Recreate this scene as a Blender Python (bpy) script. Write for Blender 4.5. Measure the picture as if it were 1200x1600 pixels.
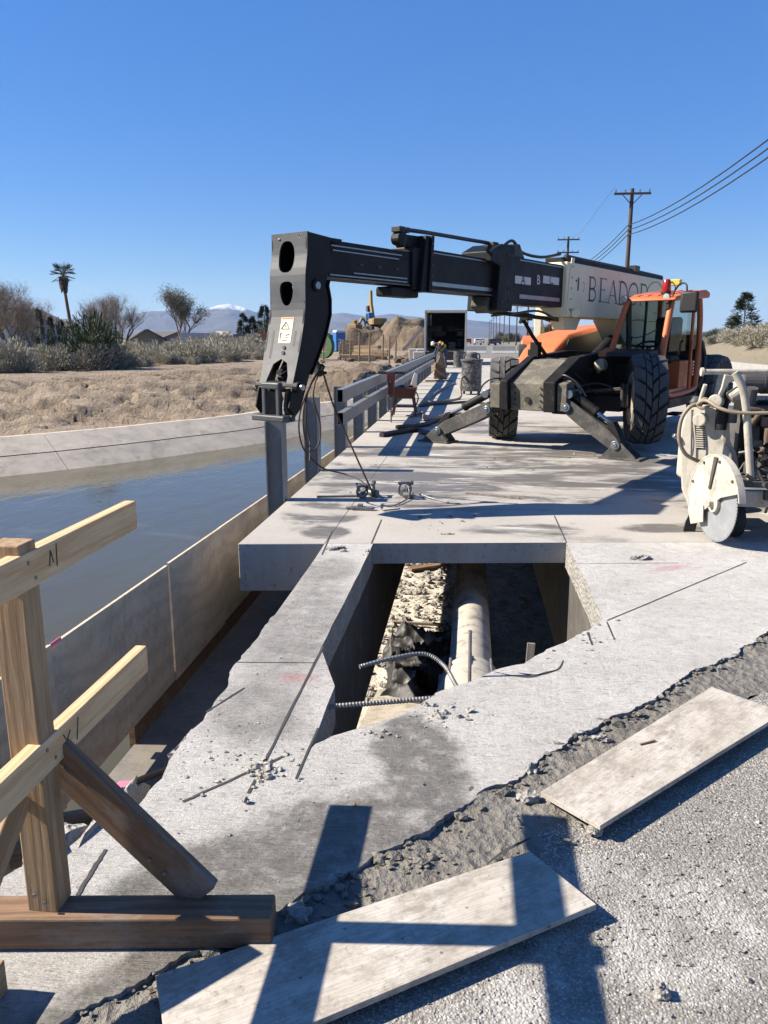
import bpy, bmesh, math, random
import numpy as np
from mathutils import Vector, Matrix, noise
R_ = math.radians
rnd = random.Random(7)
scene = bpy.context.scene
for o in list(bpy.data.objects): bpy.data.objects.remove(o)
COL = scene.collection

# ------------------------------------------------------------ camera
EYE = 1.6; FPX = 1200.0; HOR = 528.0; VPX = 737.0
PITCH = math.atan((800-HOR)/FPX); YAW = math.atan((VPX-600)/FPX*math.cos(PITCH))
cam = bpy.data.cameras.new('camera'); camo = bpy.data.objects.new('camera', cam); COL.objects.link(camo)
cam.sensor_fit = 'VERTICAL'; cam.sensor_height = 32; cam.sensor_width = 24; cam.lens = 24
cam.clip_start = .05; cam.clip_end = 40000
camo.location = (0, 0, EYE); camo.rotation_euler = (math.pi/2-PITCH, 0, YAW)
scene.camera = camo
scene.render.resolution_x = 768; scene.render.resolution_y = 1024

# ------------------------------------------------------------ sky, sun, exposure
SUN = Vector((-1.28, -.105, 1)).normalized()
world = bpy.data.worlds.new('World'); scene.world = world; world.use_nodes = True
wn = world.node_tree; bg = wn.nodes['Background']
sky = wn.nodes.new('ShaderNodeTexSky'); sky.sky_type = 'NISHITA'; sky.sun_disc = False
sky.sun_elevation = math.asin(SUN.z); sky.sun_rotation = math.atan2(SUN.x, SUN.y)
sky.altitude = 300; sky.air_density = 1.15; sky.dust_density = 0; sky.ozone_density = 5.
hs = wn.nodes.new('ShaderNodeHueSaturation'); hs.inputs['Saturation'].default_value = 1.3; hs.inputs['Hue'].default_value = .514; wn.links.new(sky.outputs[0], hs.inputs['Color'])
mx = wn.nodes.new('ShaderNodeMix'); mx.data_type = 'RGBA'; mx.inputs[0].default_value = .38; mx.inputs[7].default_value = (1.05, 2.75, 6.9, 1)      # evens the clear sky towards one mid blue
wn.links.new(hs.outputs[0], mx.inputs[6]); wn.links.new(mx.outputs[2], bg.inputs[0]); bg.inputs[1].default_value = .05
sl = bpy.data.lights.new('sun', 'SUN'); sl.energy = 5.0; sl.angle = R_(.53); sl.color = (1, .905, .77)
so = bpy.data.objects.new('sun', sl); COL.objects.link(so)
so.rotation_euler = SUN.to_track_quat('Z', 'Y').to_euler(); so.location = (-20, -2, 25)
scene.view_settings.view_transform = 'Standard'; scene.view_settings.look = 'None'
scene.view_settings.exposure = 1.38; scene.view_settings.gamma = 1

# ------------------------------------------------------------ pixel helpers (photo pixel -> direction)
_cy, _sy, _cp, _sp = math.cos(YAW), math.sin(YAW), math.cos(PITCH), math.sin(PITCH)
_R = Vector((_cy, _sy, 0)); _F = Vector((-_sy*_cp, _cy*_cp, -_sp)); _U = Vector((-_sy*_sp, _cy*_sp, _cp)); _O = Vector((0, 0, EYE))
def ray(px, py): return _F + _R*((px-600)/FPX) + _U*((800-py)/FPX)
def atz(px, py, z=0.): d = ray(px, py); return _O + d*((z-EYE)/d.z)
def atx(px, py, x): d = ray(px, py); return _O + d*(x/d.x)
def aty(px, py, y): d = ray(px, py); return _O + d*(y/d.y)

# ------------------------------------------------------------ mesh collector
MW = {}
class G:
    def __init__(s): s.v = []; s.f = []
    def add(s, vs, fs):
        n = len(s.v); s.v += [Vector(v) for v in vs]; s.f += [tuple(i+n for i in f) for f in fs]; return s
    def box(s, c, d, rot=None):
        c = Vector(c); h = Vector(d)/2; vs = []
        for z in (-1, 1):
            for x, y in ((-1, -1), (1, -1), (1, 1), (-1, 1)):
                p = Vector((x*h.x, y*h.y, z*h.z))
                if rot is not None: p = rot @ p
                vs.append(c+p)
        return s.add(vs, [(3,2,1,0), (4,5,6,7), (0,1,5,4), (1,2,6,5), (2,3,7,6), (3,0,4,7)])
    def bar(s, a, b, w, h, up=(0,0,1)):
        a = Vector(a); b = Vector(b); x = (b-a).normalized(); up = Vector(up)
        if abs(x.dot(up)) > .98: up = Vector((1,0,0))
        y = up.cross(x).normalized(); z = x.cross(y)
        m = Matrix((x, y, z)).transposed()
        return s.box((a+b)/2, ((b-a).length, w, h), m)
    def prism(s, pts, ext):
        pts = [Vector(p) for p in pts]; e = Vector(ext); n = len(pts)
        nr = Vector((0,0,0))
        for i in range(n): nr += pts[i].cross(pts[(i+1)%n])
        if nr.dot(e) > 0: pts.reverse()
        k = len(s.v); s.v += pts + [p+e for p in pts]
        s.f.append(tuple(range(k, k+n))); s.f.append(tuple(range(k+2*n-1, k+n-1, -1)))
        for i in range(n):
            j = (i+1) % n; s.f.append((k+j, k+i, k+n+i, k+n+j))
        return s
    def cyl(s, a, b, r, r2=None, n=14, caps=True):
        a = Vector(a); b = Vector(b); r2 = r if r2 is None else r2
        z = (b-a).normalized(); t = Vector((1,0,0)) if abs(z.x) < .9 else Vector((0,1,0))
        x = z.cross(t).normalized(); y = z.cross(x); vs = []
        for p, rr in ((a, r), (b, r2)):
            for i in range(n):
                t_ = 2*math.pi*i/n; vs.append(p + x*math.cos(t_)*rr + y*math.sin(t_)*rr)
        fs = [(i, (i+1)%n, n+(i+1)%n, n+i) for i in range(n)]
        if caps: fs += [tuple(range(n-1, -1, -1)), tuple(range(n, 2*n))]
        return s.add(vs, fs)
    def tube(s, pts, r, n=8, rad=None):
        pts = [Vector(p) for p in pts]; vs = []; L = len(pts); px = None
        for k, p in enumerate(pts):
            t = (pts[min(k+1, L-1)] - pts[max(k-1, 0)]).normalized()
            if px is None:
                px = t.cross(Vector((0,0,1)) if abs(t.z) < .9 else Vector((1,0,0))).normalized()
            px = (px - t*px.dot(t)).normalized(); py = t.cross(px); rr = rad[k] if rad else r
            for i in range(n):
                q = 2*math.pi*i/n; vs.append(p + px*math.cos(q)*rr + py*math.sin(q)*rr)
        fs = [(k*n+i, k*n+(i+1)%n, (k+1)*n+(i+1)%n, (k+1)*n+i) for k in range(L-1) for i in range(n)]
        fs += [tuple(range(n-1, -1, -1)), tuple(range((L-1)*n, L*n))]
        return s.add(vs, fs)
    def lathe(s, prof, a, axis, n=24, closed=False):
        a = Vector(a); z = Vector(axis).normalized(); t = Vector((1,0,0)) if abs(z.x) < .9 else Vector((0,1,0))
        x = z.cross(t).normalized(); y = z.cross(x); vs = []
        for r, h in prof:
            for i in range(n):
                q = 2*math.pi*i/n; vs.append(a + z*h + x*math.cos(q)*r + y*math.sin(q)*r)
        L = len(prof); fs = []
        for k in range(L if closed else L-1):
            k2 = (k+1) % L
            fs += [(k*n+i, k*n+(i+1)%n, k2*n+(i+1)%n, k2*n+i) for i in range(n)]
        if not closed: fs += [tuple(range(n-1, -1, -1)), tuple(range((L-1)*n, L*n))]
        return s.add(vs, fs)
    def blob(s, c, r, seed=0, amp=.25, sub=2, flat=1.):
        bm = bmesh.new(); bmesh.ops.create_icosphere(bm, subdivisions=sub, radius=1)
        c = Vector(c); rv = Vector(r) if hasattr(r, '__len__') else Vector((r, r, r*flat))
        for v in bm.verts:
            n_ = noise.noise(v.co*1.6 + Vector((seed*3.1, seed*1.7, 0))) + .5*noise.noise(v.co*3.7 + Vector((seed, 0, 5)))
            v.co = v.co*(1+amp*n_*1.6)
        vs = [c + Vector((v.co.x*rv.x, v.co.y*rv.y, v.co.z*rv.z)) for v in bm.verts]
        bm.verts.index_update(); fs = [tuple(v.index for v in f.verts) for f in bm.faces]; bm.free()
        return s.add(vs, fs)
    def mesh(s, name, smooth=None):
        me = bpy.data.meshes.new(name); me.from_pydata([tuple(v) for v in s.v], [], s.f); me.validate(); me.update()
        if smooth is not None:
            for p in me.polygons: p.use_smooth = True
            me.set_sharp_from_angle(angle=R_(smooth))
        return me
    def build(s, name, mat, parent=None, bevel=0, smooth=None, M=None, local=False, seg=2, fixn=False):
        """verts are world coords (or parent-local if local); M: verts are in M's frame"""
        if M is None:
            if local or not s.v: M = None
            elif parent is None:
                xs = [v.x for v in s.v]; ys = [v.y for v in s.v]; zs = [v.z for v in s.v]
                M = Matrix.Translation(((min(xs)+max(xs))/2, (min(ys)+max(ys))/2, min(zs)))
                iv = M.inverted(); s.v = [iv @ v for v in s.v]
            else:
                M = MW[parent]; iv = M.inverted(); s.v = [iv @ v for v in s.v]
        me = s.mesh(name, smooth)
        if fixn:
            bm = bmesh.new(); bm.from_mesh(me); bmesh.ops.recalc_face_normals(bm, faces=bm.faces); bm.to_mesh(me); bm.free()
        me.materials.append(MAT[mat] if isinstance(mat, str) else mat)
        o = bpy.data.objects.new(name, me); COL.objects.link(o)
        put(o, parent, M)
        if bevel:
            b = o.modifiers.new('bevel', 'BEVEL'); b.width = bevel; b.segments = seg; b.limit_method = 'ANGLE'; b.angle_limit = R_(35)
            b.harden_normals = False
        return o
def put(o, parent, M):
    if parent is not None:
        o.parent = parent; pm_ = MW[parent]
        if M is None: M = pm_.copy()
        o.matrix_basis = pm_.inverted() @ M
    elif M is not None: o.matrix_basis = M
    MW[o] = M if M is not None else Matrix()
def frame(o, x, up=(0,0,1)):
    x = Vector(x).normalized(); up = Vector(up)
    if abs(x.dot(up)) > .98: up = Vector((0,1,0))
    y = up.cross(x).normalized(); z = x.cross(y)
    m = Matrix((x, y, z)).transposed().to_4x4(); m.translation = Vector(o); return m
def tag(o, label, cat, group=None):
    o['label'] = label; o['category'] = cat
    if group: o['group'] = group
    return o
def thing(name, label, cat, loc=(0,0,0), rotz=0, group=None):
    o = bpy.data.objects.new(name, None); COL.objects.link(o); o.empty_display_size = .2
    put(o, None, Matrix.Translation(Vector(loc)) @ Matrix.Rotation(rotz, 4, 'Z'))
    return tag(o, label, cat, group)
def struct(o): o['kind'] = 'structure'; return o
def stuff(o): o['kind'] = 'stuff'; return o
def copy_tree(o, parent=None, M=None, label=None):
    c = o.copy(); COL.objects.link(c); c.parent = parent
    if parent is None and M is not None: c.matrix_basis = M; MW[c] = M
    if label: c['label'] = label
    for ch in list(o.children): copy_tree(ch, c)
    return c
def board(name, a, b, w, t, mat, parent=None, up=(0,0,1), bevel=.003):
    """a plank from a to b, w wide (local y), t thick (local z); grain runs along local x"""
    a = Vector(a); b = Vector(b); M = frame(a, b-a, up)
    return G().box(((b-a).length/2, 0, 0), ((b-a).length, w, t)).build(name, mat, parent, bevel=bevel, M=M)
def jag(pts, amp, step, seed=1, z=0.):
    out = []; n = len(pts)
    for i in range(n-1):
        a = Vector((*pts[i][:2], 0)); b = Vector((*pts[i+1][:2], 0)); L = (b-a).length; k = max(1, int(L/step))
        pr = Vector((-(b-a).y, (b-a).x, 0)).normalized()
        for j in range(k):
            p = a.lerp(b, j/k)
            if j or i: p += pr*amp*(1.1*noise.noise(Vector((p.x*2.2, p.y*2.2, seed))) + .7*noise.noise(Vector((p.x*6.3, p.y*6.3, seed+9)))+ .45*noise.noise(Vector((p.x*17, p.y*17, seed+3)))*max(0, .3+1.5*noise.noise(Vector((p.x*3, p.y*3, seed+5)))) + .25*noise.noise(Vector((p.x*51, p.y*51, seed+2))))
            out.append(Vector((p.x, p.y, z)))
    out.append(Vector((*pts[-1][:2], z)))
    return out
def spline(pts, k=8):
    pts = [Vector(p) for p in pts]; out = []; n = len(pts)
    for i in range(n-1):
        p0 = pts[max(i-1,0)]; p1 = pts[i]; p2 = pts[i+1]; p3 = pts[min(i+2,n-1)]
        for j in range(k):
            t = j/k; out.append(.5*((2*p1)+(p2-p0)*t+(2*p0-5*p1+4*p2-p3)*t*t+(3*p1-p0-3*p2+p3)*t**3))
    out.append(pts[-1]); return out

# ------------------------------------------------------------ materials
MAT = {}
ALB = .70                     # the colours below are written for a darker exposure; this scales them all alike
class N:
    """tiny node-graph helper"""
    def __init__(s, name):
        m = bpy.data.materials.new(name); m.use_nodes = True; s.m = m; s.t = m.node_tree
        s.b = s.t.nodes['Principled BSDF']; MAT[name] = m
        s.tc = s.t.nodes.new('ShaderNodeTexCoord').outputs['Object']
    def nd(s, k, **kw):
        n = s.t.nodes.new(k)
        for a, v in kw.items(): setattr(n, a, v)
        return n
    def put(s, sock, v):
        if hasattr(v, 'links') or isinstance(v, bpy.types.NodeSocket): s.t.links.new(v, sock)
        else: sock.default_value = v
    def mapp(s, scale=(1,1,1), rot=(0,0,0), loc=(0,0,0), src=None):
        n = s.nd('ShaderNodeMapping'); s.put(n.inputs[0], src or s.tc)
        n.inputs['Scale'].default_value = scale; n.inputs['Rotation'].default_value = rot; n.inputs['Location'].default_value = loc
        return n.outputs[0]
    def noise(s, sc, det=4, rough=.55, src=None, dist=0., col=False):
        n = s.nd('ShaderNodeTexNoise'); s.put(n.inputs['Vector'], src or s.tc); n.inputs['Scale'].default_value = sc
        n.inputs['Detail'].default_value = det; n.inputs['Roughness'].default_value = rough; n.inputs['Distortion'].default_value = dist
        return n.outputs['Color' if col else 'Fac']
    def vor(s, sc, src=None, feature='F1', out='Distance', rand=1.):
        n = s.nd('ShaderNodeTexVoronoi', feature=feature); s.put(n.inputs['Vector'], src or s.tc); n.inputs['Scale'].default_value = sc
        n.inputs['Randomness'].default_value = rand
        return n.outputs[out]
    def wave(s, sc, src=None, dist=2., det=2, dsc=1., dirn='X', typ='BANDS'):
        n = s.nd('ShaderNodeTexWave', wave_type=typ); s.put(n.inputs['Vector'], src or s.tc); n.inputs['Scale'].default_value = sc
        if typ == 'BANDS': n.bands_direction = dirn
        else: n.rings_direction = dirn
        n.inputs['Distortion'].default_value = dist; n.inputs['Detail'].default_value = det; n.inputs['Detail Scale'].default_value = dsc
        return n.outputs['Fac']
    def ramp(s, fac, stops, interp='LINEAR'):
        n = s.nd('ShaderNodeValToRGB'); s.put(n.inputs[0], fac); e = n.color_ramp.elements; n.color_ramp.interpolation = interp
        while len(e) < len(stops): e.new(.5)
        for q, (p, c) in zip(e, stops):
            q.position = p; q.color = (c, c, c, 1) if not hasattr(c, '__len__') else (*c[:3], 1)
        return n.outputs[0]
    def mix(s, f, a, b, mode='MIX'):
        n = s.nd('ShaderNodeMix', data_type='RGBA', blend_type=mode); s.put(n.inputs[0], f)
        for i, v in ((6, a), (7, b)):
            if isinstance(v, (tuple, list)): v = (*v[:3], 1)
            elif isinstance(v, (int, float)): v = (v, v, v, 1)
            s.put(n.inputs[i], v)
        return n.outputs[2]
    def math(s, op, a, b=0.):
        n = s.nd('ShaderNodeMath', operation=op); s.put(n.inputs[0], a); s.put(n.inputs[1], b); return n.outputs[0]
    def bump(s, h, strength=.3, dist=.01, nrm=None):
        n = s.nd('ShaderNodeBump'); s.put(n.inputs['Height'], h); n.inputs['Strength'].default_value = strength; n.inputs['Distance'].default_value = dist
        if nrm is not None: s.t.links.new(nrm, n.inputs['Normal'])
        return n.outputs[0]
    def sep(s, src=None):
        n = s.nd('ShaderNodeSeparateXYZ'); s.put(n.inputs[0], src or s.tc); return n.outputs
    def ell(s, items, soft=.35, nsc=3., namp=.5, src=None):
        """union of soft-edged irregular patches: (cx, cy, rx, ry, angle_deg)"""
        acc = None; nz = s.math('MULTIPLY', s.math('SUBTRACT', s.noise(nsc, 5, .65, src), .5), namp*2)
        for cx, cy, rx, ry, an in items:
            n = s.nd('ShaderNodeMapping', vector_type='TEXTURE'); s.put(n.inputs[0], src or s.tc)
            n.inputs['Location'].default_value = (cx, cy, 0); n.inputs['Rotation'].default_value = (0, 0, R_(an)); n.inputs['Scale'].default_value = (rx, ry, 1e6)
            l = s.nd('ShaderNodeVectorMath', operation='LENGTH'); s.put(l.inputs[0], n.outputs[0])
            d = s.math('ADD', l.outputs['Value'], nz)
            mr = s.nd('ShaderNodeMapRange', interpolation_type='SMOOTHSTEP'); s.put(mr.inputs[0], d)
            mr.inputs[1].default_value = 1+soft/2; mr.inputs[2].default_value = 1-soft/2; mr.inputs[3].default_value = 0; mr.inputs[4].default_value = 1
            acc = mr.outputs[0] if acc is None else s.math('MAXIMUM', acc, mr.outputs[0])
        return acc
    def out(s, col=None, rough=None, nrm=None, metal=None, **kw):
        if col is not None: s.put(s.b.inputs['Base Color'], (*[c*ALB for c in col[:3]], 1) if isinstance(col, (tuple, list)) else s.mix(1., col, ALB, 'MULTIPLY'))
        if rough is not None: s.put(s.b.inputs['Roughness'], rough)
        if nrm is not None: s.t.links.new(nrm, s.b.inputs['Normal'])
        if metal is not None: s.put(s.b.inputs['Metallic'], metal)
        for k, v in kw.items(): s.put(s.b.inputs[k.replace('_', ' ')], v)
        return s.m
def simple(name, col, rough=.6, metal=0., var=.12, sc=6., bump=.15, bsc=60., col2=None, c2at=.62, dist=.004):
    n = N(name); f = n.noise(sc, 6, .62)
    lo = tuple(c*(1-var) for c in col); hi = tuple(min(1, c*(1+var)) for c in col)
    c = n.ramp(f, [(.3, lo), (.7, hi)])
    if col2 is not None:
        c = n.mix(n.ramp(n.noise(sc*1.7, 8, .72), [(c2at-.06, 0.), (c2at+.08, 1.)]), c, col2)
    return n.out(c, rough, n.bump(n.noise(bsc, 4, .6), bump, dist) if bump else None, metal)
# ------------------------------------------------------------ near materials
def m_slab():
    n = N('approach_concrete')
    broom = n.noise(7, 4, .75, n.mapp((1.3, 34, 1), (0, 0, R_(-41)))); broom2 = n.noise(5, 3, .7, n.mapp((3, 70, 1), (0, 0, R_(-38))))
    big = n.noise(1.3, 7, .68); mid = n.noise(14, 6, .72); fine = n.noise(58, 5, .75); pit = n.vor(75)
    h = n.math('ADD', n.math('MULTIPLY', broom, 1.0), n.math('ADD', n.math('MULTIPLY', fine, .65), n.math('ADD', n.math('MULTIPLY', mid, .7), n.math('MULTIPLY', broom2, .35))))
    hn = n.math('DIVIDE', h, 2.7)
    c = n.ramp(big, [(.25, (.60, .575, .53)), (.5, (.74, .715, .67)), (.75, (.87, .845, .80))])
    c = n.mix(n.ramp(hn, [(.40, .8), (.485, 0.)]), c, (.30, .28, .25))
    c = n.mix(n.ramp(hn, [(.52, 0.), (.60, .6)]), c, (1., .98, .94))
    c = n.mix(n.ramp(pit, [(.05, .55), (.16, 0.)]), c, (.15, .14, .125))
    c = n.mix(n.ramp(n.noise(3.1, 7, .75), [(.55, 0.), (.72, .35)]), c, (.36, .33, .285))
    damp = n.ell([(-.17, 2.72, .17, .36, 20), (-.42, 2.2, .42, .22, 42), (-.72, 2.0, .36, .17, 38), (-.05, 2.32, .2, .1, 42),
                  (-.6, 1.75, .5, .12, 40), (-.25, 3.0, .1, .06, 30)], .55, 4., 1.0)
    film = n.ell([(-.94, 4.1, .26, .85, 3), (-.90, 3.0, .22, .3, 15), (-.95, 5.1, .2, .3, 0)], .9, 2.5, .6)
    damp = n.math('MULTIPLY', damp, n.ramp(n.noise(11, 8, .78), [(.30, .35), (.5, 1.)]))
    damp = n.math('MAXIMUM', damp, n.math('MULTIPLY', film, n.ramp(n.noise(6, 7, .75), [(.3, .35), (.6, .8)])))
    damp = n.math('MAXIMUM', damp, n.math('MULTIPLY', n.ramp(n.noise(2.3, 9, .75), [(.60, 0.), (.68, 1.)]), .4))
    c = n.mix(n.math('MULTIPLY', damp, .9), c, n.mix(n.ramp(hn, [(.42, 0.), (.56, 1.)]), (.13, .118, .10), (.27, .25, .22)))
    pink = n.ell([(-.79, 3.37, .09, .05, 0), (1.45, 5.45, .16, .05, 30)], .9, 30, .7)
    c = n.mix(n.math('MULTIPLY', pink, .4), c, (.62, .22, .24))
    n.out(c, n.mix(damp, .88, .6), n.bump(h, 1., .014))
m_slab()
def m_deck():
    n = N('deck_concrete')
    st = n.noise(1.1, 7, .68, n.mapp((.55, 1.5, 1), (0, 0, R_(8))), .4)
    big = n.noise(.8, 5, .6); fine = n.noise(60, 4, .7)
    c = n.ramp(big, [(.28, (.40, .373, .33)), (.72, (.56, .525, .47))])
    c = n.mix(n.ramp(fine, [(.35, .3), (.6, 0.)]), c, (.27, .26, .24))
    c = n.mix(n.ramp(n.noise(160, 2, .5), [(.3, .5), (.42, 0.)]), c, (.2, .19, .17))
    zone = n.ell([(.4, 8.9, 2.4, 1.25, 4), (2.9, 9.2, 2.2, 1.5, 0), (.3, 10.9, 2.5, .7, 3), (-1.35, 6.95, .38, .45, 0), (.5, 6.42, .5, .22, 8), (-1.2, 6.2, .22, .2, 0), (.0, 7.35, .7, .25, 5), (1.9, 6.7, .6, .15, 10), (3.4, 7.6, 1.2, .5, 0), (1.5, 14, 2.5, 1.2, 0)], .4, 2.2, .8)
    wet = n.math('MULTIPLY', zone, n.ramp(st, [(.48, 1.), (.58, .15)]))
    wet = n.math('MAXIMUM', wet, n.math('MULTIPLY', n.ramp(n.noise(.9, 8, .72), [(.56, 0.), (.64, 1.)]), .5))
    c = n.mix(wet, c, (.16, .147, .128))
    chalk = n.math('MULTIPLY', zone, n.ramp(n.noise(2.6, 6, .75, n.mapp((.35, 1.8, 1), (0, 0, R_(14))), .8), [(.56, 0.), (.66, .8)]))
    c = n.mix(chalk, c, (.74, .71, .66))
    h = n.math('ADD', n.math('MULTIPLY', fine, .6), n.noise(14, 4, .6))
    n.out(c, n.mix(wet, .82, .5), n.bump(h, .45, .006))
m_deck()
def m_cutface():
    n = N('sawn_concrete')
    v = n.noise(3, 6, .7, n.mapp((1, 1, .25))); ag = n.vor(34, out='Color'); agd = n.vor(34)
    c = n.ramp(v, [(.3, (.29, .28, .262)), (.7, (.47, .455, .425))])
    sp = n.nd('ShaderNodeSeparateColor'); n.put(sp.inputs[0], ag)
    c = n.mix(n.math('MULTIPLY', n.ramp(sp.outputs[0], [(.55, 0.), (.6, .5)], 'CONSTANT'), .6), c, (.40, .385, .36))
    c = n.mix(n.ramp(n.noise(22, 4, .7), [(.58, 0.), (.7, .6)]), c, (.1, .095, .09))
    n.out(c, .75, n.bump(n.noise(40, 4, .6), .3, .004))
m_cutface()
def m_broken():
    n = N('broken_concrete')
    v = n.noise(5, 6, .7); c = n.ramp(v, [(.3, (.30, .28, .245)), (.55, (.46, .44, .40)), (.8, (.58, .56, .52))])
    c = n.mix(n.ramp(n.vor(40), [(.05, 0.), (.3, .35)]), c, (.2, .19, .17))
    h = n.math('ADD', n.noise(9, 5, .7), n.math('MULTIPLY', n.vor(40), .7))
    n.out(c, .9, n.bump(h, .9, .03))
m_broken()
def m_chip():
    n = N('chip_seal')
    wv = n.nd('ShaderNodeVectorMath', operation='ADD'); n.put(wv.inputs[0], n.tc); k_ = n.nd('ShaderNodeVectorMath', operation='SCALE'); n.put(k_.inputs[0], n.noise(45, 3, .6, col=True)); k_.inputs['Scale'].default_value = .012; n.t.links.new(k_.outputs[0], wv.inputs[1])
    w = wv.outputs[0]; cell = n.vor(128, w, out='Color'); d = n.vor(128, w); sp = n.nd('ShaderNodeSeparateColor'); n.put(sp.inputs[0], cell)
    d2 = n.vor(62, w); big = n.noise(1.1, 7, .72); mid = n.noise(7, 7, .75)
    c = n.ramp(sp.outputs[0], [(0., (.20, .188, .168)), (.35, (.34, .322, .29)), (.75, (.56, .535, .49)), (1., (.85, .82, .77))])
    c = n.mix(n.ramp(d, [(.34, 0.), (.62, .75)]), c, (.10, .094, .083))
    c = n.mix(n.ramp(mid, [(.42, .45), (.6, 0.)]), c, (.25, .235, .208))
    c = n.mix(n.ramp(big, [(.40, .4), (.60, 0.)]), c, (.24, .226, .20))
    film = n.ell([(.16, 1.72, .3, .16, 45), (.05, 1.5, .3, .2, 20), (.45, 2.15, .12, .09, 0), (1.6, 3.75, .3, .1, 30), (.3, 2.1, .12, .07, 40), (.62, 1.95, .3, .2, 40)], .7, 6, .9)
    c = n.mix(n.math('MULTIPLY', film, n.ramp(mid, [(.42, .05), (.62, .5)])), c, (.70, .675, .63))
    h = n.math('ADD', n.math('MULTIPLY', n.math('SUBTRACT', 1., d), n.math('ADD', .3, sp.outputs[1])), n.math('ADD', n.math('MULTIPLY', mid, .9), n.math('MULTIPLY', n.math('SUBTRACT', 1., d2), .35)))
    n.out(c, .9, n.bump(h, .8, .006))
m_chip()
def m_slurry():
    n = N('slurry')
    v = n.noise(2.4, 6, .68); f = n.noise(34, 5, .7)
    c = n.ramp(v, [(.3, (.17, .157, .133)), (.55, (.245, .227, .195)), (.75, (.34, .317, .275))])
    c = n.mix(n.ramp(f, [(.55, 0.), (.75, .5)]), c, (.26, .25, .23))
    h = n.math('ADD', n.math('MULTIPLY', f, .8), n.math('ADD', n.noise(8, 4, .6), n.math('MULTIPLY', n.vor(28), .5)))
    n.out(c, .7, n.bump(h, 1., .03))
m_slurry()
def m_wood(name, light, dark, ring=26., rough=.7, weather=None):
    n = N(name)
    w = n.mapp((.55, 6, 6)); rings = n.wave(ring/6, n.mapp((.18, 2.2, 4.2)), 11., 4, 1.3, 'Y')
    fib = n.noise(30, 4, .6, n.mapp((.35, 9, 9)))
    c = n.mix(n.ramp(rings, [(.25, 0.), (.9, .75)]), light, dark)
    c = n.mix(n.ramp(fib, [(.4, .35), (.62, 0.)]), c, tuple(x*.62 for x in dark))
    kn = n.vor(2.1, n.mapp((.8, 2.2, 2.2)), rand=1.)
    c = n.mix(n.ramp(kn, [(.05, .9), (.16, 0.)]), c, tuple(x*.35 for x in dark))
    if weather: c = n.mix(n.ramp(n.noise(3.5, 8, .78, n.mapp((.8, 2, 2))), [(.52, 0.), (.66, .7)]), c, weather)
    n.out(c, rough, n.bump(n.math('ADD', fib, n.math('MULTIPLY', rings, .4)), .35, .003))
m_wood('fresh_lumber', (.88, .645, .37), (.70, .44, .21))
m_wood('old_lumber', (.52, .35, .19), (.33, .20, .095), weather=(.30, .22, .14))
m_wood('dark_lumber', (.30, .175, .092), (.16, .088, .045), weather=(.30, .265, .225))
m_wood('grey_lumber', (.34, .30, .25), (.22, .185, .15), weather=(.16, .145, .125))
def m_ply(name, a, b, weather, amt):
    n = N(name)
    fig = n.wave(.85, n.mapp((.55, 2.3, 2.3)), 7.5, 3, .9, 'Y', 'RINGS'); fib = n.noise(26, 4, .6, n.mapp((.3, 6, 6)))
    c = n.mix(n.ramp(fig, [(.35, 0.), (.95, .8)]), a, b)
    c = n.mix(n.ramp(fib, [(.42, .3), (.6, 0.)]), c, tuple(x*.6 for x in b))
    c = n.mix(n.math('MULTIPLY', n.ramp(n.noise(3.2, 7, .7), [(.3, 0.), (.62, 1.)]), amt), c, weather)
    c = n.mix(n.ramp(n.noise(2.6, 9, .78), [(.46, 0.), (.66, .62)]), c, tuple(x*.5 for x in weather))
    c = n.mix(n.ramp(n.noise(19, 7, .8), [(.52, 0.), (.66, .55)]), c, tuple(x*.42 for x in weather))
    c = n.mix(n.ramp(n.noise(5, 8, .8), [(.56, 0.), (.64, .5)]), c, tuple(min(1, x*1.25) for x in weather))
    c = n.mix(n.ramp(n.noise(55, 3, .6), [(.64, 0.), (.72, .55)]), c, (.12, .11, .095))
    n.out(c, .75, n.bump(n.math('ADD', fib, n.math('MULTIPLY', fig, .5)), .25, .003))
m_ply('wall_plywood', (.86, .70, .49), (.66, .50, .32), (.70, .60, .46), .5)
def m_gply():
    n = N('ground_plywood'); a = n.noise(2.2, 9, .78); b = n.noise(6.5, 9, .8, n.mapp((.6, 1.3, 1))); d = n.noise(30, 7, .8); fib = n.noise(26, 4, .6, n.mapp((.25, 7, 6)))
    c = n.ramp(a, [(.3, (.36, .325, .27)), (.45, (.52, .48, .415)), (.6, (.62, .585, .52)), (.75, (.74, .715, .665))])
    c = n.mix(n.ramp(b, [(.47, 0.), (.62, .75)]), c, (.235, .205, .165)); c = n.mix(n.ramp(b, [(.30, .6), (.42, 0.)]), c, (.66, .635, .58))
    c = n.mix(n.ramp(d, [(.55, 0.), (.66, .7)]), c, (.17, .15, .12)); c = n.mix(n.ramp(fib, [(.40, .35), (.55, 0.)]), c, (.30, .24, .17))
    c = n.mix(n.ramp(n.vor(13), [(.03, .9), (.09, 0.)]), c, (.10, .09, .08))
    n.out(c, .8, n.bump(n.math('ADD', d, fib), .3, .003))
m_gply()
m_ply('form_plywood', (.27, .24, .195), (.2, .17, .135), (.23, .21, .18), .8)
simple('galvanised', (.235, .255, .275), .52, .35, .14, 5, .06, 80, (.32, .34, .355), .6)
simple('galv_dark', (.15, .165, .18), .5, .3, .15, 5, .06, 80)
simple('rebar_steel', (.26, .255, .25), .55, .5, .2, 20, .2, 200, (.20, .13, .09), .6)
simple('pipe_concrete', (.50, .455, .38), .75, 0, .12, 4, .25, 40, (.22, .205, .185), .56)
simple('black_plastic', (.02, .02, .021), .6, 0, .2, 6, .25, 30, (.20, .185, .165), .62)
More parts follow.
